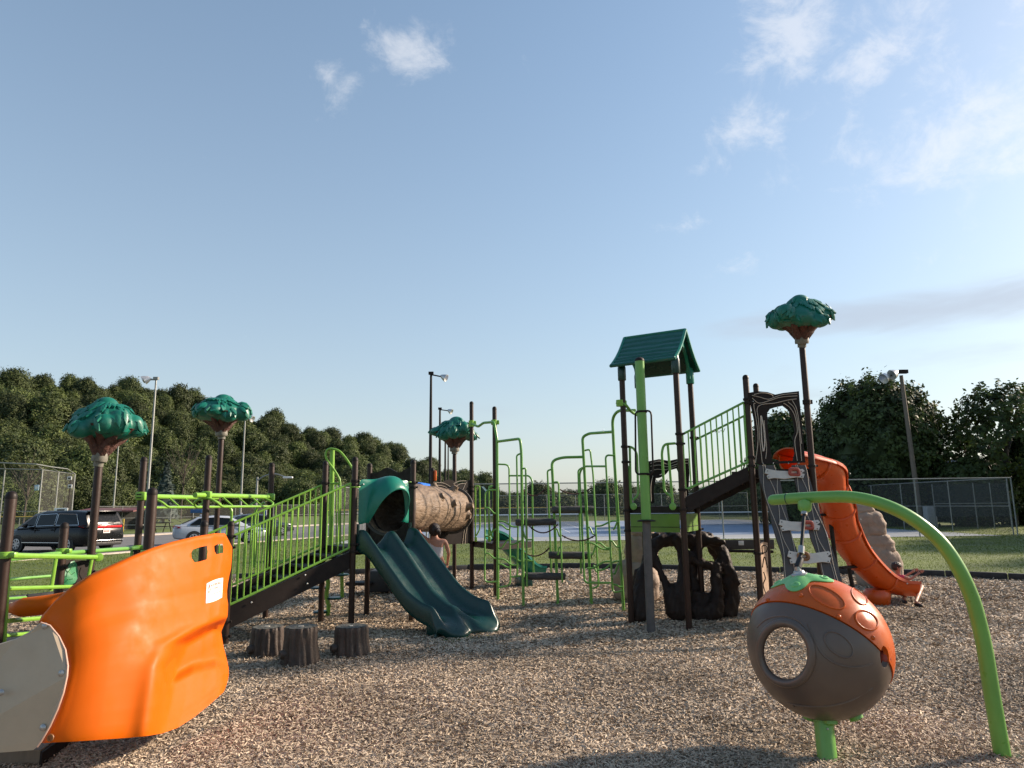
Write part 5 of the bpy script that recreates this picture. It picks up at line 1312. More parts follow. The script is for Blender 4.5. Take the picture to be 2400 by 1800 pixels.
boltheads(pn, [at(x, 1086, 10.33) for x in (1788, 1812, 1848, 1872)] + [at(1765, 941, 10.33)], (0, -1, 0), .010)
# carved panel on the far side of the tower deck
o2 = [(1520, 1081), (1545, 1076), (1568, 1080), (1590, 1075), (1614, 1074), (1616, 1110), (1612, 1180), (1600, 1181), (1596, 1120), (1586, 1098), (1560, 1105), (1538, 1118), (1532, 1150), (1534, 1180), (1524, 1180), (1521, 1130)]
MB().prism([at(x, y, 11.6) for x, y in o2], V(.0, .02, 0)).build('carved_panel', PANELB, TW)
MB().tube(catmull([at(x, y, 11.58) for x, y in ((1531, 1118), (1545, 1117), (1560, 1108), (1568, 1095))]), .02, 6).build('carved_branch', PANELB, TW)
lines(TW, [[(1524, 1086), (1545, 1081), (1565, 1088), (1590, 1080), (1612, 1079)], [(1524, 1093), (1545, 1090), (1565, 1094), (1590, 1087), (1612, 1086)], [(1524, 1104), (1540, 1100), (1560, 1101), (1585, 1093)], [(1526, 1175), (1525, 1140), (1530, 1115)], [(1608, 1175), (1606, 1130), (1600, 1100)]], 11.57)
# ladder climber in front of the arch
def yl(z): return lerp(9.15, 10.30, min(1, max(0, z / UD)))
def ladder_pt(px, py):
    Y = 10.2
    for _ in range(12): Y = yl(at(px, py, Y).z)
    return at(px, py, Y)
left_o = [(1777, 1091), (1779, 1120), (1788, 1150), (1800, 1190), (1810, 1230), (1820, 1265), (1832, 1300), (1838, 1345), (1842, 1400), (1850, 1440)]
left_i = [(1814, 1091), (1826, 1120), (1832, 1150), (1842, 1190), (1850, 1230), (1858, 1265), (1870, 1300), (1876, 1345), (1882, 1400), (1890, 1440)]
right_i = [(1855, 1091), (1861, 1120), (1869, 1150), (1881, 1190), (1893, 1230), (1901, 1265), (1915, 1300), (1927, 1345), (1941, 1400), (1951, 1440)]
right_o = [(1887, 1091), (1896, 1120), (1905, 1150), (1916, 1190), (1930, 1230), (1941, 1265), (1954, 1300), (1968, 1345), (1982, 1400), (1992, 1440)]
lad = None
for a, b in ((left_o, left_i), (right_i, right_o)):
    A_ = catmull([ladder_pt(*q) for q in a], 4); B_ = catmull([ladder_pt(*q) for q in b], 4)
    o = MB().grid([A_, B_]).build('ladder_rail', GREYP, TW, 0); solid(o, .03, 0)
    for f in (.14, .5, .84):
        pts = [p.lerp(q, f + .12 * math.sin(i * .35 + f * 9)) + V(0, -.022, .008) for i, (p, q) in enumerate(zip(A_, B_))]
        MB().tube(pts, .0045, 5).build('routed_line', PALE, o)
for (x0, y0, x1, y1, px, py, hm, rounded) in ((1790, 1102, 1883, 1124, 1857, 1109, HOLD, 0), (1823, 1221, 1919, 1246, 1888, 1233, HOLD, 0), (1843, 1294, 1944, 1322, 1878, 1305, HOLDB, 1)):
    w, h = x1 - x0, y1 - y0
    pl = [(x0 + 3, y0 - 1), (x0 + w * .12, y0 + 1), (x0 + w * .3, y0 + 4), (x0 + w * .6, y0 + 5), (x0 + w * .85, y0 + 1), (x1 - 5, y0), (x1, y0 + h * .22), (x1 - w * .08, y0 + h * .45), (x1, y0 + h * .55), (x1 - 3, y1 - 1), (x0 + w * .8, y1 - 3), (x0 + w * .5, y1 + 1), (x0 + w * .25, y1 - 1), (x0 + 8, y1 + 1), (x0 + 5, y0 + h * .7), (x0 + w * .1, y0 + h * .58), (x0, y0 + h * .45)]
    o = MB().prism([ladder_pt(*q) + V(0, -.028, .01) for q in pl], V(0, -.022, .006)).build('ladder_rung', WHITEP, TW, 0)
    p = ladder_pt(px, py) + V(0, -.055, .015)
    MB().tube(fillet([p + V(dx, -.02, dz) for dx, dz in ((-.065, -.035), (.065, -.045), (.06, .035), (-.06, .04))], .06 if rounded else .02, 4, True), .024, 8, closed=True).build('hand_hold', hm, o)
    boltheads(o, [ladder_pt(*q) + V(0, -.05, .01) for q in ((x0 + 6, y0 + 4), (x1 - 8, y0 + 5), (x0 + 9, y1 - 4), (x1 - 7, y1 - 5))], (0, -1, .2), .008, BLACK)
# carved tan totem board between the arch posts, and the bench rail behind
MB().prism([at(x, y, Y) for x, y, Y in ((1780, 1283, 10.45), (1789, 1270, 10.75), (1799, 1272, 11.2), (1803, 1400, 11.2), (1795, 1440, 10.7), (1786, 1440, 10.45))], V(-.02, .02, 0)).build('carved_board', mat('carved_tan_board', (.30, .20, .13), .7, var=.4, vscale=14), TW)
lines(TW, [[(1784, 1280), (1790, 1278), (1796, 1281), (1795, 1292), (1786, 1295), (1784, 1280)], [(1785, 1330), (1790, 1305), (1797, 1330)], [(1788, 1340), (1792, 1355), (1787, 1370), (1793, 1390)]], 10.5, .008, .03, PANELB)
bp = MB().rbox(at(1750, 1276, 12.3), (.92, .05, .16), .01).build('bench_panel', GREYP, TW)
MB().rbox(at(1737, 1273, 12.26), (.09, .01, .07), .004).build('white_label', WHITE, bp)
pipe('bench_rail', [at(1690, 1291, 12.2), at(1812, 1293, 12.2)], .024, DBROWN, TW); 
# curved orange slide
SP = [V(RR3.x * .5 + RR2.x * .5 + .03, (RR3.y + RR2.y) / 2, UD + .0), V(4.80, 11.1, 2.08), V(5.02, 11.4, 1.77), V(5.24, 11.7, 1.47), V(5.43, 12.02, 1.14), V(5.76, 12.4, .72), V(6.24, 12.7, .31), V(6.62, 12.85, .15), V(6.95, 12.87, .115)]
so_, secs = trough(TW, 'curved_slide', SP, .48, .25, ORANGE2, 80, .022, ribs=(.10, .24, .38, .52, .66, .80))
hp = secs[4]; hood_ = []
for k in range(17):
    a = PI * k / 16; hood_.append((-math.cos(a), math.sin(a)))
rows = []
for j, f in enumerate((0, .04, .08, .12)):
    p, s, u = secs[int(f * (len(secs) - 1))]; rows.append([p + s * (x * .33) + V(0, 0, .20 + .14 * y * (1 - .25 * j / 3)) for x, y in hood_])
o = MB().grid(rows).build('slide_hood', ORANGE2, so_); solid(o, .02, 0)
pe = secs[-1][0]; MB().lathe([(.17, -.06), (.20, .0), (.22, .10), (.22, .18), (.18, .24)], V(6.30, 12.8, 0), 20).build('slide_foot', ORANGE2, so_)
for i, (px, py, Y, px2, py2) in enumerate(((1945, 1209, 11.9, 1968, 1395), (1990, 1332, 12.4, 2004, 1402))):
    p = at(px, py, Y); MB().tube([V(p.x, p.y, p.z), V(p.x + .06, p.y, .0)], .035, 10).build('slide_leg', DBROWN, so_)
    MB().rbox(V(p.x, p.y, p.z + .02), (.42, .10, .04), .01, .5).build('saddle', DBROWN, so_)
for f in (.16, .3, .45, .6, .72, .86):
    p, s, u = secs[int(f * (len(secs) - 1))]
    for sg in (1, -1):
        sd = s * sg
        if sd.y < 0: MB().lathe([(.014, 0), (.010, .01), (.001, .013)], p + sd * .315 + u * .2, 8, axis=sd).build('bolt', STEEL, so_)

# ------------------------------------------------------------------ root cave under the tower and rock stack
def organic(name, mb, material, voxel, par=None, smooth=4, disp=0, dscale=.15, seed=0):
    o = bpy.data.objects.new(name, mb.mesh(name, material)); COL.objects.link(o)
    rm = o.modifiers.new('r', 'REMESH'); rm.mode = 'VOXEL'; rm.voxel_size = voxel
    sm = o.modifiers.new('s', 'SMOOTH'); sm.iterations = smooth
    baked(o)
    if disp:
        for v in o.data.vertices:
            n = v.normal.copy(); q = v.co / dscale + V(seed, 0, 0)
            v.co += n * disp * (mnoise.noise(V(q.x, q.y, q.z * .45)) + .5 * mnoise.noise(q * 2.3))
    shade(o, 60)
    if not o.data.materials: o.data.materials.append(material)
    if par is not None:
        COL.objects.unlink(o); link(o, par)
    return o
rt_ = thing('root_cave', 'dark brown moulded root cave with holes under the tower deck', 'play cave', (2.6, 11.4, 0))
m = MB()
def rootp(px, py, Y): return at(px, py, Y)
for pts, r in (([(1497, 1440, 11.1), (1500, 1390, 11.2), (1512, 1335, 11.4), (1535, 1280, 11.6), (1575, 1262, 11.7), (1620, 1268, 11.7)], [.20, .16, .13, .14, .15, .16]),
               ([(1580, 1428, 11.2), (1570, 1400, 11.2), (1562, 1370, 11.3), (1548, 1340, 11.4), (1530, 1300, 11.5)], [.20, .14, .09, .07, .1]),
               ([(1588, 1432, 11.2), (1595, 1390, 11.2), (1602, 1350, 11.3), (1600, 1300, 11.5), (1590, 1265, 11.6)], [.22, .16, .13, .12, .15]),
               ([(1640, 1436, 11.3), (1628, 1390, 11.4), (1622, 1345, 11.5), (1628, 1300, 11.6), (1640, 1272, 11.7)], [.24, .14, .11, .12, .14]),
               ([(1700, 1432, 11.5), (1712, 1385, 11.5), (1705, 1330, 11.5), (1690, 1290, 11.6), (1668, 1272, 11.7), (1640, 1258, 11.7)], [.26, .19, .15, .14, .12, .13]),
               ([(1672, 1436, 11.2), (1680, 1390, 11.3), (1678, 1340, 11.4), (1690, 1315, 11.5)], [.22, .14, .11, .1]),
               ([(1560, 1372, 11.3), (1590, 1380, 11.3), (1612, 1372, 11.3)], [.08, .09, .08]), ([(1612, 1300, 11.5), (1640, 1318, 11.4), (1670, 1325, 11.4), (1700, 1318, 11.5)], [.10, .09, .09, .1]),
               ([(1630, 1390, 11.3), (1660, 1398, 11.3), (1690, 1390, 11.3)], [.08, .08, .09]), ([(1690, 1360, 11.5), (1720, 1362, 11.45), (1742, 1372, 11.4)], [.10, .07, .02]),
               ([(1655, 1268, 11.6), (1680, 1268, 11.5), (1695, 1272, 11.4)], [.10, .09, .07]), ([(1500, 1342, 11.5), (1492, 1380, 11.6), (1490, 1425, 11.7)], [.12, .13, .16]),
               ([(1540, 1262, 12.4), (1600, 1255, 12.5), (1660, 1262, 12.4)], [.15, .17, .15]), ([(1540, 1265, 12.4), (1515, 1330, 12.6), (1505, 1420, 12.6)], [.13, .12, .17]), ([(1660, 1265, 12.4), (1692, 1330, 12.6), (1702, 1420, 12.6)], [.13, .12, .17]),
               ([(1575, 1262, 11.7), (1585, 1258, 12.4)], [.17, .17]), ([(1640, 1264, 11.7), (1640, 1260, 12.4)], [.16, .16])):
    P = [rootp(*q) for q in pts]; cp = catmull(P, 4); rr = list(np.interp(np.linspace(0, len(r) - 1, len(cp)), range(len(r)), r)); rr = [x * .73 for x in rr]
    m.tube(cp, rr, 9, 'round')
organic('roots', m, ROOT, .028, rt_, 3, .03, .08, 2)
rs = thing('rock_stack', 'tan stacked rock climber on the lawn edge behind the orange slide', 'rock climber', gnd_at(2030, 15.2))
b = gnd_at(2032, 15.2)
def boulder(c, r, seed, par, sq=.5):
    bm = bmesh.new(); bmesh.ops.create_icosphere(bm, subdivisions=4, radius=1); mm = MB()
    bm.verts.index_update()
    for v in bm.verts:
        q = v.co; k = (abs(q.x) ** 4 + abs(q.y) ** 4 + abs(q.z) ** 4) ** -.25; q = q.lerp(q * k, sq)
        ridge = .10 * mnoise.noise(q * 1.6 + V(seed, 0, 0)) + .07 * abs(mnoise.noise(q * 3.1 + V(0, seed, 0))) + .035 * mnoise.noise(q * 7) + .03 * math.sin(q.z * 9 + 2 * mnoise.noise(q * 1.5 + V(seed, 3, 0)))
        q = q * (1 + ridge); mm.v.append(tuple(Vector(c) + V(q.x * r[0], q.y * r[1], q.z * r[2])))
    mm.f = [tuple(v.index for v in f.verts) for f in bm.faces]; bm.free()
    return mm.build('boulder', ROCK, par, 70)
s = 15.0 / 1664
zt = at(2020, 1186, 15.2).z
boulder(b + V(.10, 0, .35), (.40, .42, .46), 1, rs, .75); boulder(b + V(.04, 0, .86), (.35, .36, .24), 4, rs, .8); boulder(b + V(-.06, 0, 1.25), (.31, .33, .30), 7, rs, .8); boulder(b + V(-.12, 0, zt - .12), (.22, .24, .17), 9, rs, .7)
r2 = thing('rock_stack', 'reddish tan stacked rock climber behind the left tower leg', 'rock climber', gnd_at(1492, 13.6))
b = gnd_at(1494, 13.6)
boulder(b + V(-.10, 0, .32), (.42, .40, .42), 11, r2); boulder(b + V(.04, 0, .85), (.30, .30, .36), 14, r2); boulder(b + V(.05, 0, 1.2), (.22, .24, .2), 16, r2)
# ------------------------------------------------------------------ overhead loop ladder on the left
OH = thing('overhead_ladder', 'lime overhead loop ladder on tall brown posts behind the ramp', 'play structure', (-4.6, 11, 0))
PA, PB, PC, PD = at(331, 1165, 9.85), at(484, 1165, 9.85), at(634, 1168, 11.9), at(511, 1165, 12.3)
zb = gz(322, 1163, 9.85)
post(OH, PA.x, PA.y, gz(338, 1071, 9.85), (gz(322, 1290, 9.85),)); post(OH, PB.x, PB.y, gz(489, 1067, 9.85)); post(OH, PC.x, PC.y, gz(636, 1085, 11.9), (zb - .10,))
post(OH, PD.x, PD.y, gz(521, 1027, 12.3), cap=False); topper(OH, PD.x, PD.y, gz(521, 1022, 12.3), 1.02, 4.1, (.02, .06))
for a, b in ((PA, PD), (PB, PC)):
    d = (b - a).normalized(); a0 = V(a.x, a.y, zb) - d * (.30 if a is PB else .0); b0 = V(b.x, b.y, zb)
    pp = MB().tube([a0, b0], .034, 12).build('overhead_rail', LIME, OH)
    f0 = a0 + d * .25; f1 = b0 - d * .25; dz = V(0, 0, -.155); sd = V(d.y, -d.x, 0)
    for s in (-1, 1):
        MB().tube(fillet([f0 + V(0, 0, -.02), f0 + sd * s * .16 + dz * .55 + d * .02, f0 + d * .12 + sd * s * .19 + dz, f1 - d * .12 + sd * s * .19 + dz, f1 + sd * s * .17 + dz * .6, f1 + V(0, 0, -.02)], .08), .0165, 8).build('grip_loop', LIME, pp)
    for f in (.3, .5, .7):
        q = a0.lerp(b0, f); MB().tube([q, q + sd * .19 + dz], .013, 6).build('loop_stay', LIME, pp)
for p in (PA, PB, PC): MB().rbox(V(p.x, p.y, zb), (.125, .125, .115), .02, .2).build('rail_clamp', LIME, OH)
for p in (PA, PB, PC):
    m = MB()
    for z in (-.022, .022): m.rbox(V(p.x, p.y - .064, zb + z), (.06, .008, .014), .003, .2)
    m.build('clamp_slot', DBROWN, OH)
MB().tube(fillet([at(541, 1240, 11.9), at(543, 1195, 11.9), at(535, 1186, 11.9), at(520, 1186, 11.9)], .1), .022, 8).build('entry_leg', LIME, OH)
MB().tube(fillet([at(596, 1330, 11.9), at(597, 1215, 11.9), at(600, 1190, 11.9), at(620, 1178, 11.9)], .12), .022, 8).build('entry_leg', LIME, OH)
# ------------------------------------------------------------------ low rail structure at the left edge
LR = thing('low_rail_structure', 'low lime railed platform with brown posts at the left edge', 'play structure', (-6, 7.5, 0))
K1, K2, K3, K4, K5 = at(12, 1300, 6.05), at(348, 1280, 6.45), at(146, 1290, 7.95), at(222, 1200, 8.45), at(478, 1250, 8.4)
post(LR, K1.x, K1.y, gz(24, 1152, 6.05)); post(LR, K2.x, K2.y, gz(353, 1144, 6.45)); post(LR, K3.x, K3.y, gz(147, 1225, 7.95), (gz(140, 1330, 7.95),))
post(LR, K4.x, K4.y, gz(236, 1085, 8.45), (gz(218, 1340, 8.45),), cap=False); post(LR, K5.x, K5.y, gz(480, 1221, 8.4))
topper(LR, K4.x, K4.y, gz(236, 1082, 8.45), .88, .2, (.0, .10), 1.32)
def lr(pts, r=.02, name='rail', material=LIME, k=.03): return MB().tube(fillet([at(*q) for q in pts], k), r, 9).build(name, material, LR)
nr = lr([(4, 1302, 6.05), (228, 1306, 8.36)], .026)
MB().lathe([(.045, -.01), (.05, .0), (.045, .02), (.01, .026)], at(231, 1306, 8.34), 14, axis=(.6, -.8, 0)).build('rail_end', LIME, nr)
for x, y0, y1, Y in ((15, 1308, 1510, 6.1), (125, 1310, 1384, 7.15), (209, 1312, 1374, 8.2)): lr([(x + 6, y0, Y), (x - 6, y1, Y)], .018, 'upright')
lr([(16, 1380, 6.1), (196, 1374, 8.1)], .019); lr([(12, 1456, 6.1), (118, 1447, 7.0)], .019); lr([(10, 1490, 6.15), (70, 1485, 6.7)], .018)
fr = lr([(20, 1310, 7.0), (146, 1297, 7.95), (322, 1284, 9.8)], .026, material=GREEN_PIPE)
lr([(20, 1358, 7.1), (118, 1350, 7.6)], .015, material=GREEN_PIPE); lr([(228, 1343, 8.5), (275, 1338, 9.0)], .015, material=GREEN_PIPE); lr([(309, 1290, 9.8), (306, 1320, 9.8)], .018, 'upright', GREEN_PIPE)
lr([(5, 1404, 7.2), (60, 1400, 7.6)], .015, material=GREEN_PIPE)
for p in (K1, K2, K3): limeclamp(LR, V(p.x, p.y, gz(*{id(K1): (8, 1301, 6.05), id(K2): (345, 1296, 6.45), id(K3): (146, 1291, 7.95)}[id(p)])), PR, .055, (1, -.1))
limeclamp(LR, V(PA.x, PA.y, gz(320, 1283, 9.85)), PR, .06)
lr([(345, 1296, 6.45), (385, 1293, 6.7)], .026)
lp_ = MB().prism([at(140, 1312, 7.95), at(212, 1314, 8.35), at(206, 1385, 8.35), at(135, 1385, 7.95)], V(.01, .02, 0)).build('leaf_panel', PANELB, LR)
lf_ = [at(x, y, Y - .03) for x, y, Y in ((145, 1356, 8.0), (148, 1342, 8.02), (156, 1328, 8.06), (166, 1317, 8.1), (174, 1314, 8.14), (180, 1322, 8.18), (183, 1338, 8.2), (182, 1355, 8.18), (176, 1366, 8.14), (162, 1372, 8.08), (150, 1370, 8.02))]
lc_ = sum(lf_, V(0, 0, 0)) / len(lf_)
m = MB(); m.add(lf_ + [p.lerp(lc_, .45) + V(0, -.05, 0) for p in lf_] + [lc_ + V(0, -.065, 0)], [(i, (i + 1) % 11, 11 + (i + 1) % 11, 11 + i) for i in range(11)] + [(11 + i, 11 + (i + 1) % 11, 22) for i in range(11)])
lo = m.build('leaf_bubble', mat('leaf_green_plastic', (.03, .19, .08), .4), lp_, 60)
for s in ([(150, 1362), (160, 1345), (178, 1322)], [(158, 1350), (165, 1358), (176, 1356)], [(166, 1338), (172, 1346), (181, 1340)]): MB().tube([at(x, y, 8.05) + V(0, -.035, 0) for x, y in s], .004, 5).build('leaf_vein', MINTP, lo)
lines(lp_, [[(192, 1330), (188, 1345), (194, 1358), (190, 1372)], [(142, 1330), (152, 1322), (158, 1316)]], 8.2, .006, .02, TRUNKP)
dk = MB().prism([V(K1.x - .4, K1.y + .1, .50), V(K1.x + 1.0, K1.y + .9, .50), V(K1.x + .6, K1.y + 2.0, .50), V(K1.x - .8, K1.y + 1.2, .50)], V(0, 0, .08)).build('deck', BLACK, LR)
for p in ((K1.x + .9, K1.y + .95), (K1.x + .5, K1.y + 1.85), (K1.x - .7, K1.y + 1.2)): pipe('leg', [(p[0], p[1], 0), (p[0], p[1], .5)], .04, DBROWN, LR)

# ------------------------------------------------------------------ big orange wave climber in the left foreground
OC = thing('wave_climber', 'large glossy orange moulded climber wall with beige side panel', 'climber', gnd(300, 1735))
def poly_at(pts, t):
    xs = np.linspace(0, 1, len(pts)); return np.array([np.interp(t, xs, [p[0] for p in pts]), np.interp(t, xs, [p[1] for p in pts])])
cTop = [(92, 1460), (122, 1424), (160, 1390), (205, 1362), (253, 1341), (300, 1320), (350, 1300), (398, 1285), (452, 1272), (498, 1264), (525, 1263), (543, 1296)]
cBot = [(97, 1742), (130, 1740), (175, 1738), (220, 1735), (262, 1732), (305, 1729), (345, 1725), (380, 1719), (416, 1706), (455, 1681), (492, 1651), (524, 1622)]
cLef = [(97, 1742), (112, 1712), (128, 1678), (143, 1640), (154, 1600), (158, 1565), (154, 1528), (140, 1495), (118, 1470), (92, 1460)]
cRig = [(524, 1622), (533, 1598), (536, 1574), (531, 1548), (522, 1515), (517, 1480), (532, 1448), (534, 1420), (530, 1395), (534, 1360), (541, 1330), (543, 1296)]
def sstep(a, b, x): t = min(1, max(0, (x - a) / (b - a))); return t * t * (3 - 2 * t)
NU, NV = 96, 80
def flat(u, v):
    t, b, l, r = poly_at(cTop, u), poly_at(cBot, u), poly_at(cLef, v), poly_at(cRig, v)
    c00, c10, c01, c11 = np.array(cBot[0]), np.array(cBot[-1]), np.array(cTop[0]), np.array(cTop[-1])
    p = (1 - v) * b + v * t + (1 - u) * l + u * r - ((1 - u) * (1 - v) * c00 + u * (1 - v) * c10 + (1 - u) * v * c01 + u * v * c11)
    return float(p[0]), float(p[1])
def relief(u, v, px, py):
    # wall recedes to the right; a scooped foothold low on the right under a rolled brow
    Y = 4.86 + 1.5 * max(0, (px - 90) / 450) ** 2.1
    Y += .05 + .30 * v ** 1.6
    ye = 1560 - .62 * (px - 385)
    Y -= .05 * math.exp(-((px - 352) / 48) ** 2) * sstep(1440, 1600, py)
    Y += .035 * math.exp(-((px - 270 - .55 * (1430 - py)) / 58) ** 2 - ((py - 1425) / 46) ** 2)
    Y -= .03 * math.exp(-((py - (1440 + .35 * (500 - px))) / 26) ** 2) * sstep(390, 480, px)
    return Y
FX = np.zeros((NU + 1, NV + 1, 2)); FY = np.zeros((NU + 1, NV + 1))
for i in range(NU + 1):
    for j in range(NV + 1):
        FX[i, j] = flat(i / NU, j / NV); FY[i, j] = relief(i / NU, j / NV, *FX[i, j])
for _ in range(24):
    G = np.pad(FY, 1, mode='edge'); FY = (G[:-2, 1:-1] + G[2:, 1:-1] + G[1:-1, :-2] + G[1:-1, 2:] + 2 * FY) / 6
EY, EX = [1440, 1449, 1475, 1507, 1562, 1616, 1703, 1745], [560, 534, 470, 416, 389, 381, 366, 360]
SX, SY = [370, 383, 452, 506, 532, 545], [1606, 1600, 1562, 1550, 1556, 1566]
for i in range(NU + 1):     # scooped foothold: recess under the brow, rounded tread below it
    by_ = poly_at(cBot, i / NU)[1]
    for j in range(NV + 1):
        px, py = FX[i, j]; ex = np.interp(py, EY, EX); sy = np.interp(px, SX, SY); ins = sstep(ex - 8, ex + 26, px)
        fr2 = min(1, max(0, (py - sy) / max(10, by_ - sy)))
        dep = .36 if py < sy - 8 else (.36 - .15 * sstep(sy - 8, sy + 16, py)) * (1 - fr2) ** .8
        FY[i, j] += dep * ins - .05 * math.exp(-((px - ex + 22) / 26) ** 2) * sstep(1440, 1500, py)
for _ in range(1):
    G = np.pad(FY, 1, mode='edge'); FY = (G[:-2, 1:-1] + G[2:, 1:-1] + G[1:-1, :-2] + G[1:-1, 2:] + 2 * FY) / 6
for i in range(NU + 1):     # rolled free edge on the right, label field pressed in
    u = i / NU
    for j in range(NV + 1):
        px, py = FX[i, j]; FY[i, j] += .10 * max(0, (u - .94) / .06) ** 2 + .04 * (1 - min(u / .04, 1)) ** 2
        FY[i, j] += .010 * (sstep(472, 480, px) * (1 - sstep(526, 532, px)) * sstep(1350, 1358, py + .25 * (px - 500)) * (1 - sstep(1412, 1420, py + .3 * (px - 500))))
rows = []
for i in range(NU + 1):
    u = i / NU; col = [at(*FX[i, j], FY[i, j]) for j in range(NV + 1)]
    th = .035 + .32 * (1 - u) ** .75 * min(1, .35 + u * 3)
    dirb = V(-.25, 1, 0).normalized(); topf = col[-1]
    arc = [topf + dirb * (th * (1 - math.cos(a)) / 2 * .9) + V(0, 0, .05 * math.sin(a)) for a in (.25, .5, .8, 1.2, 1.57, 2.1, 2.6)]
    back = [col[NV - j] + dirb * th * .9 for j in range(0, NV + 1, 4)]
    rows.append(col + arc + back)
mo = MB().grid(rows, True)
n = len(rows[0])
b0 = NV + 8
for r0 in (0, NU * n):      # close the two ends, following the stepped outline
    for k in range(NV // 4): mo.f.append(tuple(r0 + NV - 4 * k - q for q in range(5)) + (r0 + b0 + k + 1, r0 + b0 + k))
    mo.f.append(tuple(r0 + q for q in range(NV, b0 + 1)))
oc = mo.build('climber_shell', ORANGE, OC, 70)
cut = MB()
for pl in ([(448, 1296), (452, 1288), (466, 1283), (485, 1279), (487, 1292), (485, 1311), (468, 1316), (456, 1318), (449, 1308)], [(502, 1280), (508, 1276), (521, 1274), (524, 1284), (523, 1296), (507, 1299), (503, 1292)]):
    a = [at(x, y, 5.4) for x, y in pl]; b = [at(x, y, 7.6) for x, y in pl]; k = len(a); cut.add(a + b, [tuple(range(k)), tuple(reversed(range(k, 2 * k)))] + [(i, k + i, k + (i + 1) % k, (i + 1) % k) for i in range(k)])
co_ = cut.build('cut', ORANGE); bmod = oc.modifiers.new('b', 'BOOLEAN'); bmod.object = co_; bmod.operation = 'DIFFERENCE'; bmod.solver = 'EXACT'
baked(oc); bpy.data.objects.remove(co_); shade(oc, 50)
from mathutils.bvhtree import BVHTree
bvo = BVHTree.FromPolygons([v.co for v in oc.data.vertices], [p.vertices[:] for p in oc.data.polygons])
def onshell(px, py, off):
    k = ray(px, py).normalized(); h = bvo.ray_cast(V(0, 0, EYE), k)
    return h[0] - k * off if h[0] is not None else at(px, py, 6.2)
# label: white sticker with red lettering
quad = [(484.5, 1368), (523.0, 1354), (520.5, 1400), (482.5, 1414)]
def q2(s, t): # s right, t up (0..1)
    bl, br, tr, tl = quad[3], quad[2], quad[1], quad[0]
    x = (1 - s) * (1 - t) * bl[0] + s * (1 - t) * br[0] + s * t * tr[0] + (1 - s) * t * tl[0]
    y = (1 - s) * (1 - t) * bl[1] + s * (1 - t) * br[1] + s * t * tr[1] + (1 - s) * t * tl[1]
    return x, y - 2.5 * math.sin(PI * s) * (1 if t > .5 else -1) * abs(t - .5) * 2
STK = mat('sticker_white', (.80, .72, .66), .45, var=.02); STR = mat('sticker_red', (.40, .04, .015), .5, var=.02); STB = mat('sticker_dark', (.06, .04, .10), .5, var=.02)
MB().grid([[onshell(*q2(i / 8, j / 8), .006) for i in range(9)] for j in range(9)]).build('maker_label', STK, OC, 60)
lab = OC.children[-1]
def lettering(text, s0, t0, s1, h, material, slant=0):
    cu = bpy.data.curves.new('lettering', 'FONT'); cu.body = text; cu.size = 1; cu.resolution_u = 2
    to = bpy.data.objects.new('lettering', cu); COL.objects.link(to)
    dg = bpy.context.evaluated_depsgraph_get(); dg.update(); me = bpy.data.meshes.new_from_object(to.evaluated_get(dg)); bpy.data.objects.remove(to)
    xs = [v.co.x for v in me.vertices]; w = max(xs) - min(xs); x0 = min(xs)
    for v in me.vertices:
        s = s0 + (v.co.x - x0) / w * (s1 - s0) + slant * v.co.y; t = t0 + v.co.y * h; v.co = onshell(*q2(s, t), .009)
    me.materials.clear(); me.materials.append(material)
    link(bpy.data.objects.new('lettering', me), lab)
lettering('PLAYWORLD', .27, .72, .93, .17, STR); lettering('SYSTEMS', .27, .53, .76, .17, STR); lettering('The world needs play.', .30, .33, .88, .12, STR); lettering('www.PlayworldSystems.com', .16, .12, .78, .085, STB)
for pl in ([(.12, .52), (.16, .48), (.22, .56), (.24, .70), (.20, .86), (.18, .76), (.15, .68)], [(.17, .56), (.20, .62), (.19, .72), (.165, .64)]):
    pass
MB().tube([onshell(*q2(s, t), .009) for s, t in ((.13, .54), (.10, .62), (.13, .74), (.17, .90), (.19, .76), (.235, .66), (.22, .54), (.17, .47))], .0022, 4, closed=True).build('flame_logo', STR, lab)
# other rim of the climber seen behind
MB().tube(catmull([at(30, 1425, 6.35), at(60, 1423, 6.3), at(110, 1417, 6.3), at(160, 1408, 6.4), at(205, 1400, 6.5)], 6), [.045 + .035 * min(1, i / 5) for i in range(25)], 14, 'round').build('far_rim', ORANGE, OC)
# beige side panel with bolts
def bp_(x, y): return at(x, y, 4.85 + (.12 if y < 1500 else .12 * max(0, (1600 - y) / 100)))
be = [(-160, 1560), (-60, 1520), (0, 1510), (36, 1499), (72, 1481), (97, 1459), (118, 1466), (139, 1491), (154, 1522), (160, 1560), (158, 1585), (150, 1622), (136, 1662), (118, 1702), (97, 1738), (88, 1750), (78, 1758), (0, 1764), (-160, 1766)]
bpl = MB().prism([bp_(*q) for q in be], V(-.02, .03, 0)).build('side_panel', BEIGE, OC, 0)
MB().tube([bp_(x, y) + V(0, -.004, 0) for x, y in be[5:16]], .006, 6).build('panel_edge', mat('pale_orange_edge', (.62, .40, .30), .5), bpl)
for x, y in ((105, 1467), (144, 1578), (101, 1705), (3, 1623)):
    p = bp_(x, y); MB().lathe([(.021, 0), (.021, .004), (.014, .011), (.001, .014)], p, 14, axis=(0, -1, .1)).build('bolt', STEEL, bpl)
p = onshell(118, 1729, .004); MB().lathe([(.024, -.002), (.022, .006), (.012, .006), (.010, .001)], p, 14, axis=(0, -1, .1)).build('bolt', HOLDB, OC)
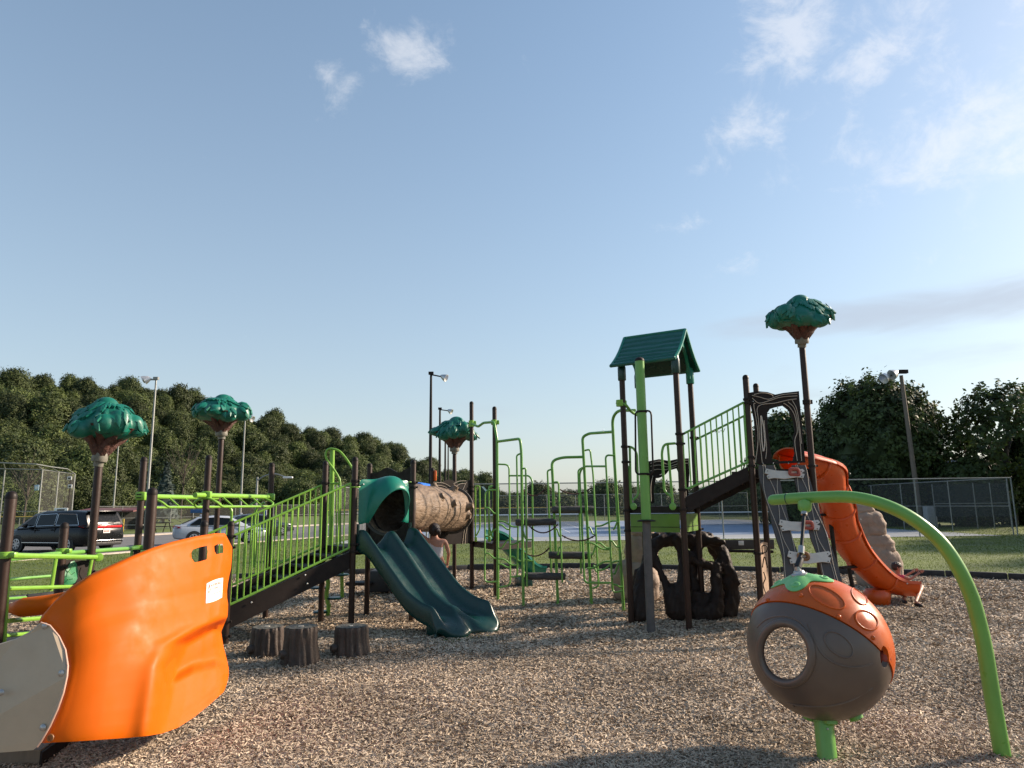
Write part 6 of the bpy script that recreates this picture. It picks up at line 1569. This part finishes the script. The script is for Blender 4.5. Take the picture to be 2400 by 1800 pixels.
# buried foot boards
c = gnd(40, 1790)
MB().prism([gnd(-150, 1800), gnd(92, 1797), gnd(95, 1790) + V(0, .10, 0), gnd(-150, 1790) + V(0, .1, 0)], V(0, 0, .11)).build('foot_board', mat('weathered_foot_board', (.20, .155, .115), .8, vscale=5, stretch=(6, 6, .8)), OC)
a, b = gnd(96, 1800), gnd(200, 1722); MB().prism([a, b, b + V(0, 0, .10), a + V(0, 0, .10)], V(-.05, .04, 0)).build('foot_plate', DBROWN, OC)

# ------------------------------------------------------------------ spinner pod on its arch pole
SPN = thing('spinner_pod', 'orange and taupe spinner ball with round hole hung from a green arch pole', 'spinner', (2.17, 5.33, 0))
bc = at(1917, 1516, 5.50); vd = ray(1922, 1515).normalized(); fr_ = -vd; rr_ = (rt - fr_ * rt.dot(fr_)).normalized(); uu_ = fr_.cross(rr_)
BR = 158 / FPX * (bc - V(0, 0, EYE)).dot(fw)
def L3(a, b, c_): return rr_ * a + uu_ * b + fr_ * c_
nax = L3(.417, .787, -.453).normalized(); nx = nax.orthogonal().normalized(); ny = nax.cross(nx)
def hemi(r, t0, t1, nt=22, na=64):
    return [[bc + (nax * math.cos(lerp(t0, t1, i / nt)) + (nx * math.cos(2 * PI * k / na) + ny * math.sin(2 * PI * k / na)) * math.sin(lerp(t0, t1, i / nt))) * r * (1 - .0 * i) for k in range(na)] for i in range(nt + 1)]
def shellpart(name, material, t0, t1, r):
    ro, ri = hemi(r, t0, t1), hemi(r - .03, t0, t1)
    m = MB().grid(ro + ri[::-1], True); na = 64; tot = len(ro) * 2
    m.add(ro[0], [tuple(range(na))]) if False else None
    n0 = len(m.v); last = (tot - 1) * na
    m.f += [((tot - 1) * na + k, (tot - 1) * na + (k + 1) % na, (k + 1) % na, k) for k in range(na)]
    return m.build(name, material, SPN, 50)
up_shell = shellpart('upper_shell', ORANGE3, .02, PI / 2 - .012, BR * 1.015)
lo_shell = shellpart('lower_shell', TAUPE, PI - .02, PI / 2 + .006, BR)
hole = MB(); ring_a, ring_b = [], []
for k in range(40):
    a = 2 * PI * k / 40; x, y = 1842 + 57 * math.cos(a), 1531 + 66 * math.sin(a) + 6 * math.cos(a)
    ring_a.append(at(x, y, 4.4)); ring_b.append(at(1846 + 80 * math.cos(a), 1526 + 84 * math.sin(a), 7.2))
hole.add(ring_a + ring_b, [tuple(range(40)), tuple(reversed(range(40, 80)))] + [(i, 40 + i, 40 + (i + 1) % 40, (i + 1) % 40) for i in range(40)])
def sph(px, py, k=1.0):
    o_ = V(0, 0, EYE); d = ray(px, py).normalized(); r = BR * k; oc_ = o_ - bc; b = oc_.dot(d); c_ = oc_.dot(oc_) - r * r; ds = b * b - c_
    if ds < 0:
        q = o_ + d * (-b); return bc + (q - bc).normalized() * r
    return o_ + d * (-b - math.sqrt(ds))
notch = MB().ball(sph(2073, 1540), (.05, .05, .075), 2)
for cutter, objs in ((hole, (lo_shell, up_shell)), (notch, (lo_shell, up_shell))):
    c_ = cutter.build('cut', TAUPE)
    for o in objs:
        b_ = o.modifiers.new('b', 'BOOLEAN'); b_.object = c_; b_.operation = 'DIFFERENCE'; b_.solver = 'EXACT'; baked(o); shade(o, 50)
    bpy.data.objects.remove(c_)
lip = [sph(1842 + 61 * math.cos(2 * PI * k / 40), 1531 + 71 * math.sin(2 * PI * k / 40) + 6 * math.cos(2 * PI * k / 40), .985) for k in range(40)]
MB().tube(lip, .030, 10, closed=True).build('hole_rim', TAUPE, lo_shell)
MB().ball(sph(2073, 1542, .93), (.045, .045, .05), 2).build('notch_socket', HOLD, lo_shell)
def oval(cx, cy, a, b, rot, k, material, par, r=.006):
    pts = []
    for i in range(36):
        t = 2 * PI * i / 36; x, y = a * math.cos(t), b * math.sin(t); pts.append(sph(cx + x * math.cos(rot) - y * math.sin(rot), cy + x * math.sin(rot) + y * math.cos(rot), k))
    return MB().tube(pts, r, 6, closed=True).build('raised_oval', material, par)
oval(1938, 1399, 47, 19, .50, 1.018, ORANGE3, up_shell); oval(2014, 1398, 24, 12, .85, 1.018, ORANGE3, up_shell); oval(2031, 1454, 29, 19, .60, 1.018, ORANGE3, up_shell, .008); oval(1966, 1511, 40, 22, .70, 1.002, TAUPE, lo_shell)
q0 = [[sph(2031 + (26 * f) * math.cos(t) * math.cos(.6) - (16 * f) * math.sin(t) * math.sin(.6), 1454 + (26 * f) * math.cos(t) * math.sin(.6) + (16 * f) * math.sin(t) * math.cos(.6), 1.022 + .006 * (1 - f)) for t in [2 * PI * i / 24 for i in range(24)]] for f in (1, .6, .25, .02)]
MB().grid(q0, True).build('raised_disc', ORANGE3, up_shell, 60)
for x, y in ((1800, 1406), (1878, 1396), (1966, 1446), (2046, 1495)): MB().ball(sph(x, y, 1.012), .017, 2).build('bolt_cap', ORANGE3, up_shell)
MB().lathe([(.012, 0), (.008, .004), (.001, .001)], sph(1849, 1385, 1.014), 10, axis=sph(1849, 1385) - bc).build('drain_hole', HOLD, up_shell)
for cv in ([(1893, 1462), (1905, 1490), (1925, 1530), (1960, 1556), (2005, 1564), (2045, 1556)], [(1800, 1622), (1850, 1648), (1915, 1656), (1985, 1645), (2045, 1612)], [(1775, 1470), (1800, 1450), (1838, 1444), (1872, 1455), (1893, 1480)]):
    MB().tube(catmull([sph(x, y, .998) for x, y in cv], 6), .007, 6).build('mould_ridge', TAUPE, lo_shell)
# mint cap with four drooping lobes on top
tdir = L3(-.11, .95, .24).normalized(); tx = (rr_ - tdir * rr_.dot(tdir)).normalized(); ty = tdir.cross(tx)
capr = []
for f in (0, .25, .5, .72, .88, .96, 1.0):
    row = []
    for k in range(64):
        a = 2 * PI * k / 64; th = math.radians(21.5 + 5.5 * math.cos(4 * a + .9)) * f
        rr = BR * (1.045 - (.018 * f ** 4) + .016 * (1 - f) + (.018 if f < .3 else 0)); row.append(bc + (tdir * math.cos(th) + (tx * math.cos(a) + ty * math.sin(a)) * math.sin(th)) * rr)
    capr.append(row)
cp_ = MB().grid(capr, True).build('top_cap', MINTP, SPN, 70); solid(cp_, .018, -1)
for k in range(4):
    a = (2 * PI * k - .9) / 4; th = math.radians(19); d = tdir * math.cos(th) + (tx * math.cos(a) + ty * math.sin(a)) * math.sin(th)
    MB().lathe([(.036, -.004), (.034, .006), (.024, .011), (.016, .011), (.012, .006), (.002, .006)], bc + d * BR * 1.035, 18, axis=d).build('cap_boss', MINTP, cp_)
hub = bc + tdir * BR * 1.06
MB().lathe([(.06, -.02), (.06, .006), (.042, .014), (.036, .028), (.022, .032), (.02, .06), (.008, .064)], hub, 18, axis=tdir).build('steel_hub', STEEL, cp_)
ha = at(1886, 1188, 5.72)
MB().tube([hub + tdir * .05, hub.lerp(ha, .3), ha], .014, 8).build('cable', BLACK, SPN)
for f in (.35, .93): p = hub.lerp(ha, f); d = (ha - hub).normalized(); MB().tube([p - d * .03, p + d * .03], .024, 10).build('cable_ferrule', STEEL, SPN)
MB().tube([hub + tdir * .05, hub + (ha - hub) * .22], .026, 10).build('cable_sleeve', BLACK, SPN)
MB().lathe([(.02, -.05), (.05, -.02), (.055, .03), (.03, .05)], ha, 12, axis=(ha - hub)).build('hanger', GREEN_PIPE, SPN)
bt = at(1930, 1690, 5.42); base = V(2.17, 5.33, -.05)
pl_ = MB().tube([base, bt], .066, 20).build('lower_post', GREEN_PIPE, SPN)
dp = (bt - base).normalized(); MB().tube([base + dp * .26, bt], .070, 20).build('post_sleeve', GREEN_PIPE, pl_)
boltheads(pl_, [base + dp * .24 + V(-.005, -.069, 0)], (0, -1, 0), .008)
for k in range(6):
    a = 2 * PI * k / 6 + .3; d = -tdir * .93 + (tx * math.cos(a) + ty * math.sin(a)) * .36; MB().lathe([(.05, -.01), (.048, .02), (.02, .03)], bc + d.normalized() * BR * .995, 12, axis=d).build('lower_boss', GREEN_PIPE, lo_shell)
ap = [(1812, 1172, 6.0), (1864, 1168, 5.85), (1928, 1165, 5.7), (1991, 1165, 5.58), (2050, 1176, 5.48), (2109, 1199, 5.40), (2160, 1231, 5.35), (2206, 1273, 5.32), (2244, 1328, 5.3), (2274, 1391, 5.3), (2291, 1446, 5.3), (2308, 1522, 5.3), (2325, 1628, 5.3), (2352, 1785, 5.3)]
AP = catmull([at(*q) for q in ap], 6)
MB().tube(AP, list(np.interp(np.linspace(0, 1, len(AP)), [0, .35, 1], [.0435, .048, .0535])), 22, 'round').build('arch_pole', GREEN_PIPE, SPN)
pc = AP[4]; dd_ = (AP[5] - AP[4]).normalized(); MB().tube([pc - dd_ * .004, pc + dd_ * .004], .0455, 22).build('end_cap_seam', DTEAL, SPN)
MB().rbox(at(2303, 1462, 5.3) + V(.0, 0, 0), (.012, .03, .10), .004, rot=Matrix.Rotation(.1, 3, 'Y')).build('access_plate', DBROWN, SPN)

# ------------------------------------------------------------------ stumps
def stump(px, py, Rm, h, seed, label):
    c = gnd(px, py); t = thing('tree_stump', label, 'stump', c, 'moulded stump steps'); r = random.Random(seed)
    ph = [r.uniform(0, 6.28) for _ in range(6)]
    n = 96; prof = [(1.10, -.04), (1.10, .03), (1.06, h * .22), (1.0, h * .5), (.97, h * .85), (.96, h * .96), (.93, h)]
    def wob(a, z):
        g = -.11 * abs(math.sin(5.5 * a + ph[0] + .5 * math.sin(z * 7 + ph[1]))) ** 6 - .07 * abs(math.sin(8 * a + ph[2] + .4 * math.sin(z * 11))) ** 8
        rt2 = .10 * max(0, math.sin(3 * a + ph[3])) ** 3 * max(0, 1 - z / (h * .5))
        return 1 + g + .03 * math.sin(2 * a + ph[4]) + rt2 + .012 * math.sin(17 * a + ph[5] + z * 14)
    c0 = c + V(0, Rm * .9, 0)
    m = MB(); rows = [[c0 + V(math.cos(2 * PI * k / n) * Rm * f * wob(2 * PI * k / n, z), math.sin(2 * PI * k / n) * Rm * f * wob(2 * PI * k / n, z), z) for k in range(n)] for f, z in prof]
    m.grid(rows, True); m.build('bark', STUMP, t, 65)
    top = [[c0 + V(math.cos(2 * PI * k / n) * Rm * f * wob(2 * PI * k / n, h), math.sin(2 * PI * k / n) * Rm * f * wob(2 * PI * k / n, h), h + .004 + .004 * math.sin(i * 1.6)) for k in range(n)] for i, f in enumerate((.935, .85, .75, .65, .55, .45, .35, .25, .15, .02))]
    tp_ = MB().grid(top, True).build('cut_top', STUMPT, t, 0)
    MB().rbox(c0 + V(.0, -.02, h + .008), (.06, .045, .006), .002, r.uniform(0, 2)).build('pale_chip', WHITEP, tp_)
    kx = r.uniform(-2.6, -2.2); d = V(math.cos(kx), math.sin(kx), 0)
    MB().lathe([(.055, -.03), (.05, .03), (.035, .05), (.01, .04)], c0 + d * Rm * 1.0 + V(0, 0, h * .30), 12, axis=d).build('side_knot', STUMP, t)
stump(612, 1543, .205, .33, 3, 'left stump step, low and partly shaded by its taller neighbour')
stump(692, 1562, .200, .40, 5, 'tallest stump step, middle of the three dark brown stumps')
stump(814, 1542, .205, .33, 8, 'right stump step, low and standing alone nearest the twin slide')

# ------------------------------------------------------------------ people
def skinned(name, pts, edges, rad, material, par, sub=2):
    me = bpy.data.meshes.new(name); me.from_pydata([tuple(p) for p in pts], edges, []); o = bpy.data.objects.new(name, me); COL.objects.link(o)
    o.modifiers.new('skin', 'SKIN'); sk = me.skin_vertices[0].data
    for i, r in enumerate(rad): sk[i].radius = (r, r) if not isinstance(r, tuple) else r
    sk[0].use_root = True
    s = o.modifiers.new('s', 'SUBSURF'); s.levels = sub; s.render_levels = sub
    baked(o); me2 = o.data; me2.materials.clear(); me2.materials.append(material); shade(o, 70); COL.objects.unlink(o); return link(o, par)
def person(label, J, k, skin, shirt, trousers, hairpts, face, shoes=True, fingers_r=None):
    """J: joint positions; k: overall scale of radii"""
    t = thing('person', label, 'person', V(J['pelvis'].x, J['pelvis'].y, 0))
    order = ['pelvis', 'waist', 'chest', 'neck', 'headb', 'head', 'crown', 'shl', 'ell', 'wrl', 'hal', 'shr', 'elr', 'wrr', 'har', 'hil', 'knl', 'anl', 'tol', 'hir', 'knr', 'anr', 'tor']
    R = dict(pelvis=.105, waist=.095, chest=.115, neck=.045, headb=.065, head=.082, crown=.055, shl=.048, ell=.034, wrl=.024, hal=.026, shr=.048, elr=.034, wrr=.024, har=.026, hil=.075, knl=.050, anl=.034, tol=.030, hir=.075, knr=.050, anr=.034, tor=.030)
    ed = [(0, 1), (1, 2), (2, 3), (3, 4), (4, 5), (5, 6), (2, 7), (7, 8), (8, 9), (9, 10), (2, 11), (11, 12), (12, 13), (13, 14), (0, 15), (15, 16), (16, 17), (17, 18), (0, 19), (19, 20), (20, 21), (21, 22)]
    b = skinned('body', [J[n] for n in order], ed, [R[n] * k for n in order], skin, t)
    skinned('shirt', [J['pelvis'].lerp(J['waist'], .5), J['waist'], J['chest'], J['chest'].lerp(J['neck'], .55), J['shl'].lerp(J['chest'], .0 if fingers_r else .42), J['shl'].lerp(J['ell'], .35) if fingers_r else J['shl'].lerp(J['chest'], .25) + V(0, 0, .02), J['shr'].lerp(J['chest'], .0 if fingers_r else .42), J['shr'].lerp(J['elr'], .35) if fingers_r else J['shr'].lerp(J['chest'], .25) + V(0, 0, .02)], [(0, 1), (1, 2), (2, 3), (2, 4), (4, 5), (2, 6), (6, 7)], [.118 * k, .110 * k, .130 * k, .07 * k, .062 * k, .052 * k, .062 * k, .052 * k], shirt, t)
    skinned('shorts', [J['pelvis'], J['pelvis'].lerp(J['waist'], .35), J['hil'], J['hil'].lerp(J['knl'], .75), J['hir'], J['hir'].lerp(J['knr'], .75)], [(0, 1), (0, 2), (2, 3), (0, 4), (4, 5)], [.118 * k, .112 * k, .09 * k, .072 * k, .09 * k, .072 * k], trousers, t)
    m = MB()
    for p, r in hairpts: m.ball(p, r, 3)
    organic('hair', m, HAIR, .012 * k, t, 3, .008 * k, .03, 4)
    f = MB(); hd = J['head']; side = face.cross(V(0, 0, 1)).normalized(); r0 = .088 * k
    f.lathe([(.016 * k, -.02 * k), (.013 * k, .008 * k), (.006 * k, .018 * k)], hd + face * r0 * .95 - V(0, 0, .012 * k), 8, axis=face + V(0, 0, .1))
    for s in (-1, 1): f.ball(hd + side * s * r0 * .96 - V(0, 0, .01 * k), (.014 * k, .02 * k, .026 * k), 2)
    f.build('nose_and_ears', skin, b, 60)
    e = MB()
    for s in (-1, 1): e.ball(hd + face * r0 * .86 + side * s * .034 * k + V(0, 0, .012 * k), .010 * k, 1)
    e.build('eyes', BLACK, b); MB().tube([hd + face * r0 * .88 - side * .022 * k - V(0, 0, .045 * k), hd + face * r0 * .93 - V(0, 0, .048 * k), hd + face * r0 * .88 + side * .022 * k - V(0, 0, .045 * k)], .005 * k, 5).build('mouth', mat('lips', (.32, .10, .08), .5), b)
    for ha_, wr_ in (('hal', 'wrl'), ('har', 'wrr')):
        d = (J[ha_] - J[wr_]).normalized(); x = d.orthogonal().normalized(); h = MB()
        for i in range(4):
            o_ = (i - 1.5) * .017 * k; L = (.055, .064, .060, .048)[i] * k; p = J[ha_] + x * o_ + d * .02 * k; q = d.cross(x)
            h.tube([p, p + d * L * .5 + q * .006 * k, p + d * L + q * .020 * k], [.0088 * k, .008 * k, .006 * k], 6, 'round')
        h.tube([J[wr_] + d * .02 * k + x * .02 * k, J[ha_] + x * .045 * k + d.cross(x) * .01 * k, J[ha_] + x * .055 * k + d * .03 * k], [.011 * k, .010 * k, .007 * k], 6, 'round')
        h.build('fingers', skin, b)
    if shoes:
        for an, to in (('anl', 'tol'), ('anr', 'tor')):
            d = (J[to] - J[an]); dh = V(d.x, d.y, 0).normalized(); c = (J[an] + J[to]) / 2
            skinned('shoe', [V(J[an].x, J[an].y, .035) - dh * .03 * k, V(c.x, c.y, .04), V(J[to].x, J[to].y, .032) + dh * .02 * k], [(0, 1), (1, 2)], [.042 * k, .044 * k, .036 * k], BLACK, t)
    return t
# woman reaching up to the tunnel, back to the camera
hd = at(1018, 1243, 12.6); gx, gy = hd.x, hd.y; s = (hd.z + .12) / 1.62
hd = V(gx, gy, hd.z)
J = dict(pelvis=V(gx + .06, gy, .86 * s), waist=V(gx + .05, gy, 1.0 * s), chest=V(gx + .03, gy, 1.20 * s), neck=V(gx + .01, gy, 1.37 * s), headb=V(gx, gy + .01, 1.45 * s), head=hd, crown=hd + V(0, 0, .07),
         shl=V(gx - .13, gy, 1.30 * s), ell=V(gx - .25, gy + .05, 1.42 * s), wrl=V(gx - .34, gy + .12, 1.60 * s), hal=V(gx - .36, gy + .14, 1.68 * s),
         shr=V(gx + .19, gy, 1.29 * s), elr=V(gx + .25, gy + .04, 1.05 * s), wrr=V(gx + .22, gy + .16, .88 * s), har=V(gx + .21, gy + .2, .81 * s),
         hil=V(gx - .03, gy, .80 * s), knl=V(gx - .04, gy + .03, .46 * s), anl=V(gx - .04, gy - .02, .09), tol=V(gx - .06, gy + .13, .035), hir=V(gx + .15, gy, .80 * s), knr=V(gx + .16, gy + .03, .46 * s), anr=V(gx + .17, gy - .02, .09), tor=V(gx + .19, gy + .13, .035))
person('person with dark bun in pale tank top reaching up beside the twin slide', J, 1.0, SKIN, TANK, DENIM,
       [(hd + V(0, -.005, .035), (.100, .108, .095)), (hd + V(0, -.05, -.01), (.095, .07, .09)), (hd + V(.06, -.085, -.015), (.062, .055, .055)), (hd + V(.09, -.06, -.05), (.03, .03, .05))], V(-.35, .93, 0).normalized(), True)
# boy sitting behind the slide end
hb = at(2103, 1337, 13.35); bx, by = hb.x, hb.y
J = dict(pelvis=V(bx + .02, by + .05, .10), waist=V(bx + .0, by + .04, .20), chest=V(bx, by + .02, .34), neck=V(bx, by, .44), headb=V(bx + .01, by, .49), head=V(hb.x, hb.y, max(.56, hb.z)), crown=V(hb.x - .01, hb.y, max(.56, hb.z) + .06),
         shl=V(bx + .02, by + .11, .40), ell=V(bx + .16, by + .14, .36), wrl=V(bx + .28, by + .05, .46), hal=V(bx + .33, by + .02, .49), shr=V(bx + .03, by - .10, .40), elr=V(bx + .14, by - .16, .36), wrr=V(bx + .26, by - .18, .45), har=V(bx + .31, by - .19, .48),
         hil=V(bx + .05, by + .05, .11), knl=V(bx + .17, by - .16, .24), anl=gnd(2117, 1404, .07), tol=gnd(2124, 1412, .035), hir=V(bx + .05, by - .07, .11), knr=V(bx + .27, by - .28, .26), anr=gnd(2146, 1411, .075), tor=gnd(2160, 1420, .035))
hd = J['head']
person('small boy with dark hair and red shirt sitting behind the orange slide end', J, .80, SKIN2, PINK, DENIM,
       [(hd + V(-.012, 0, .035), (.084, .080, .066)), (hd + V(-.045, 0, .0), (.052, .074, .06))], V(.9, -.42, 0).normalized(), True, True)
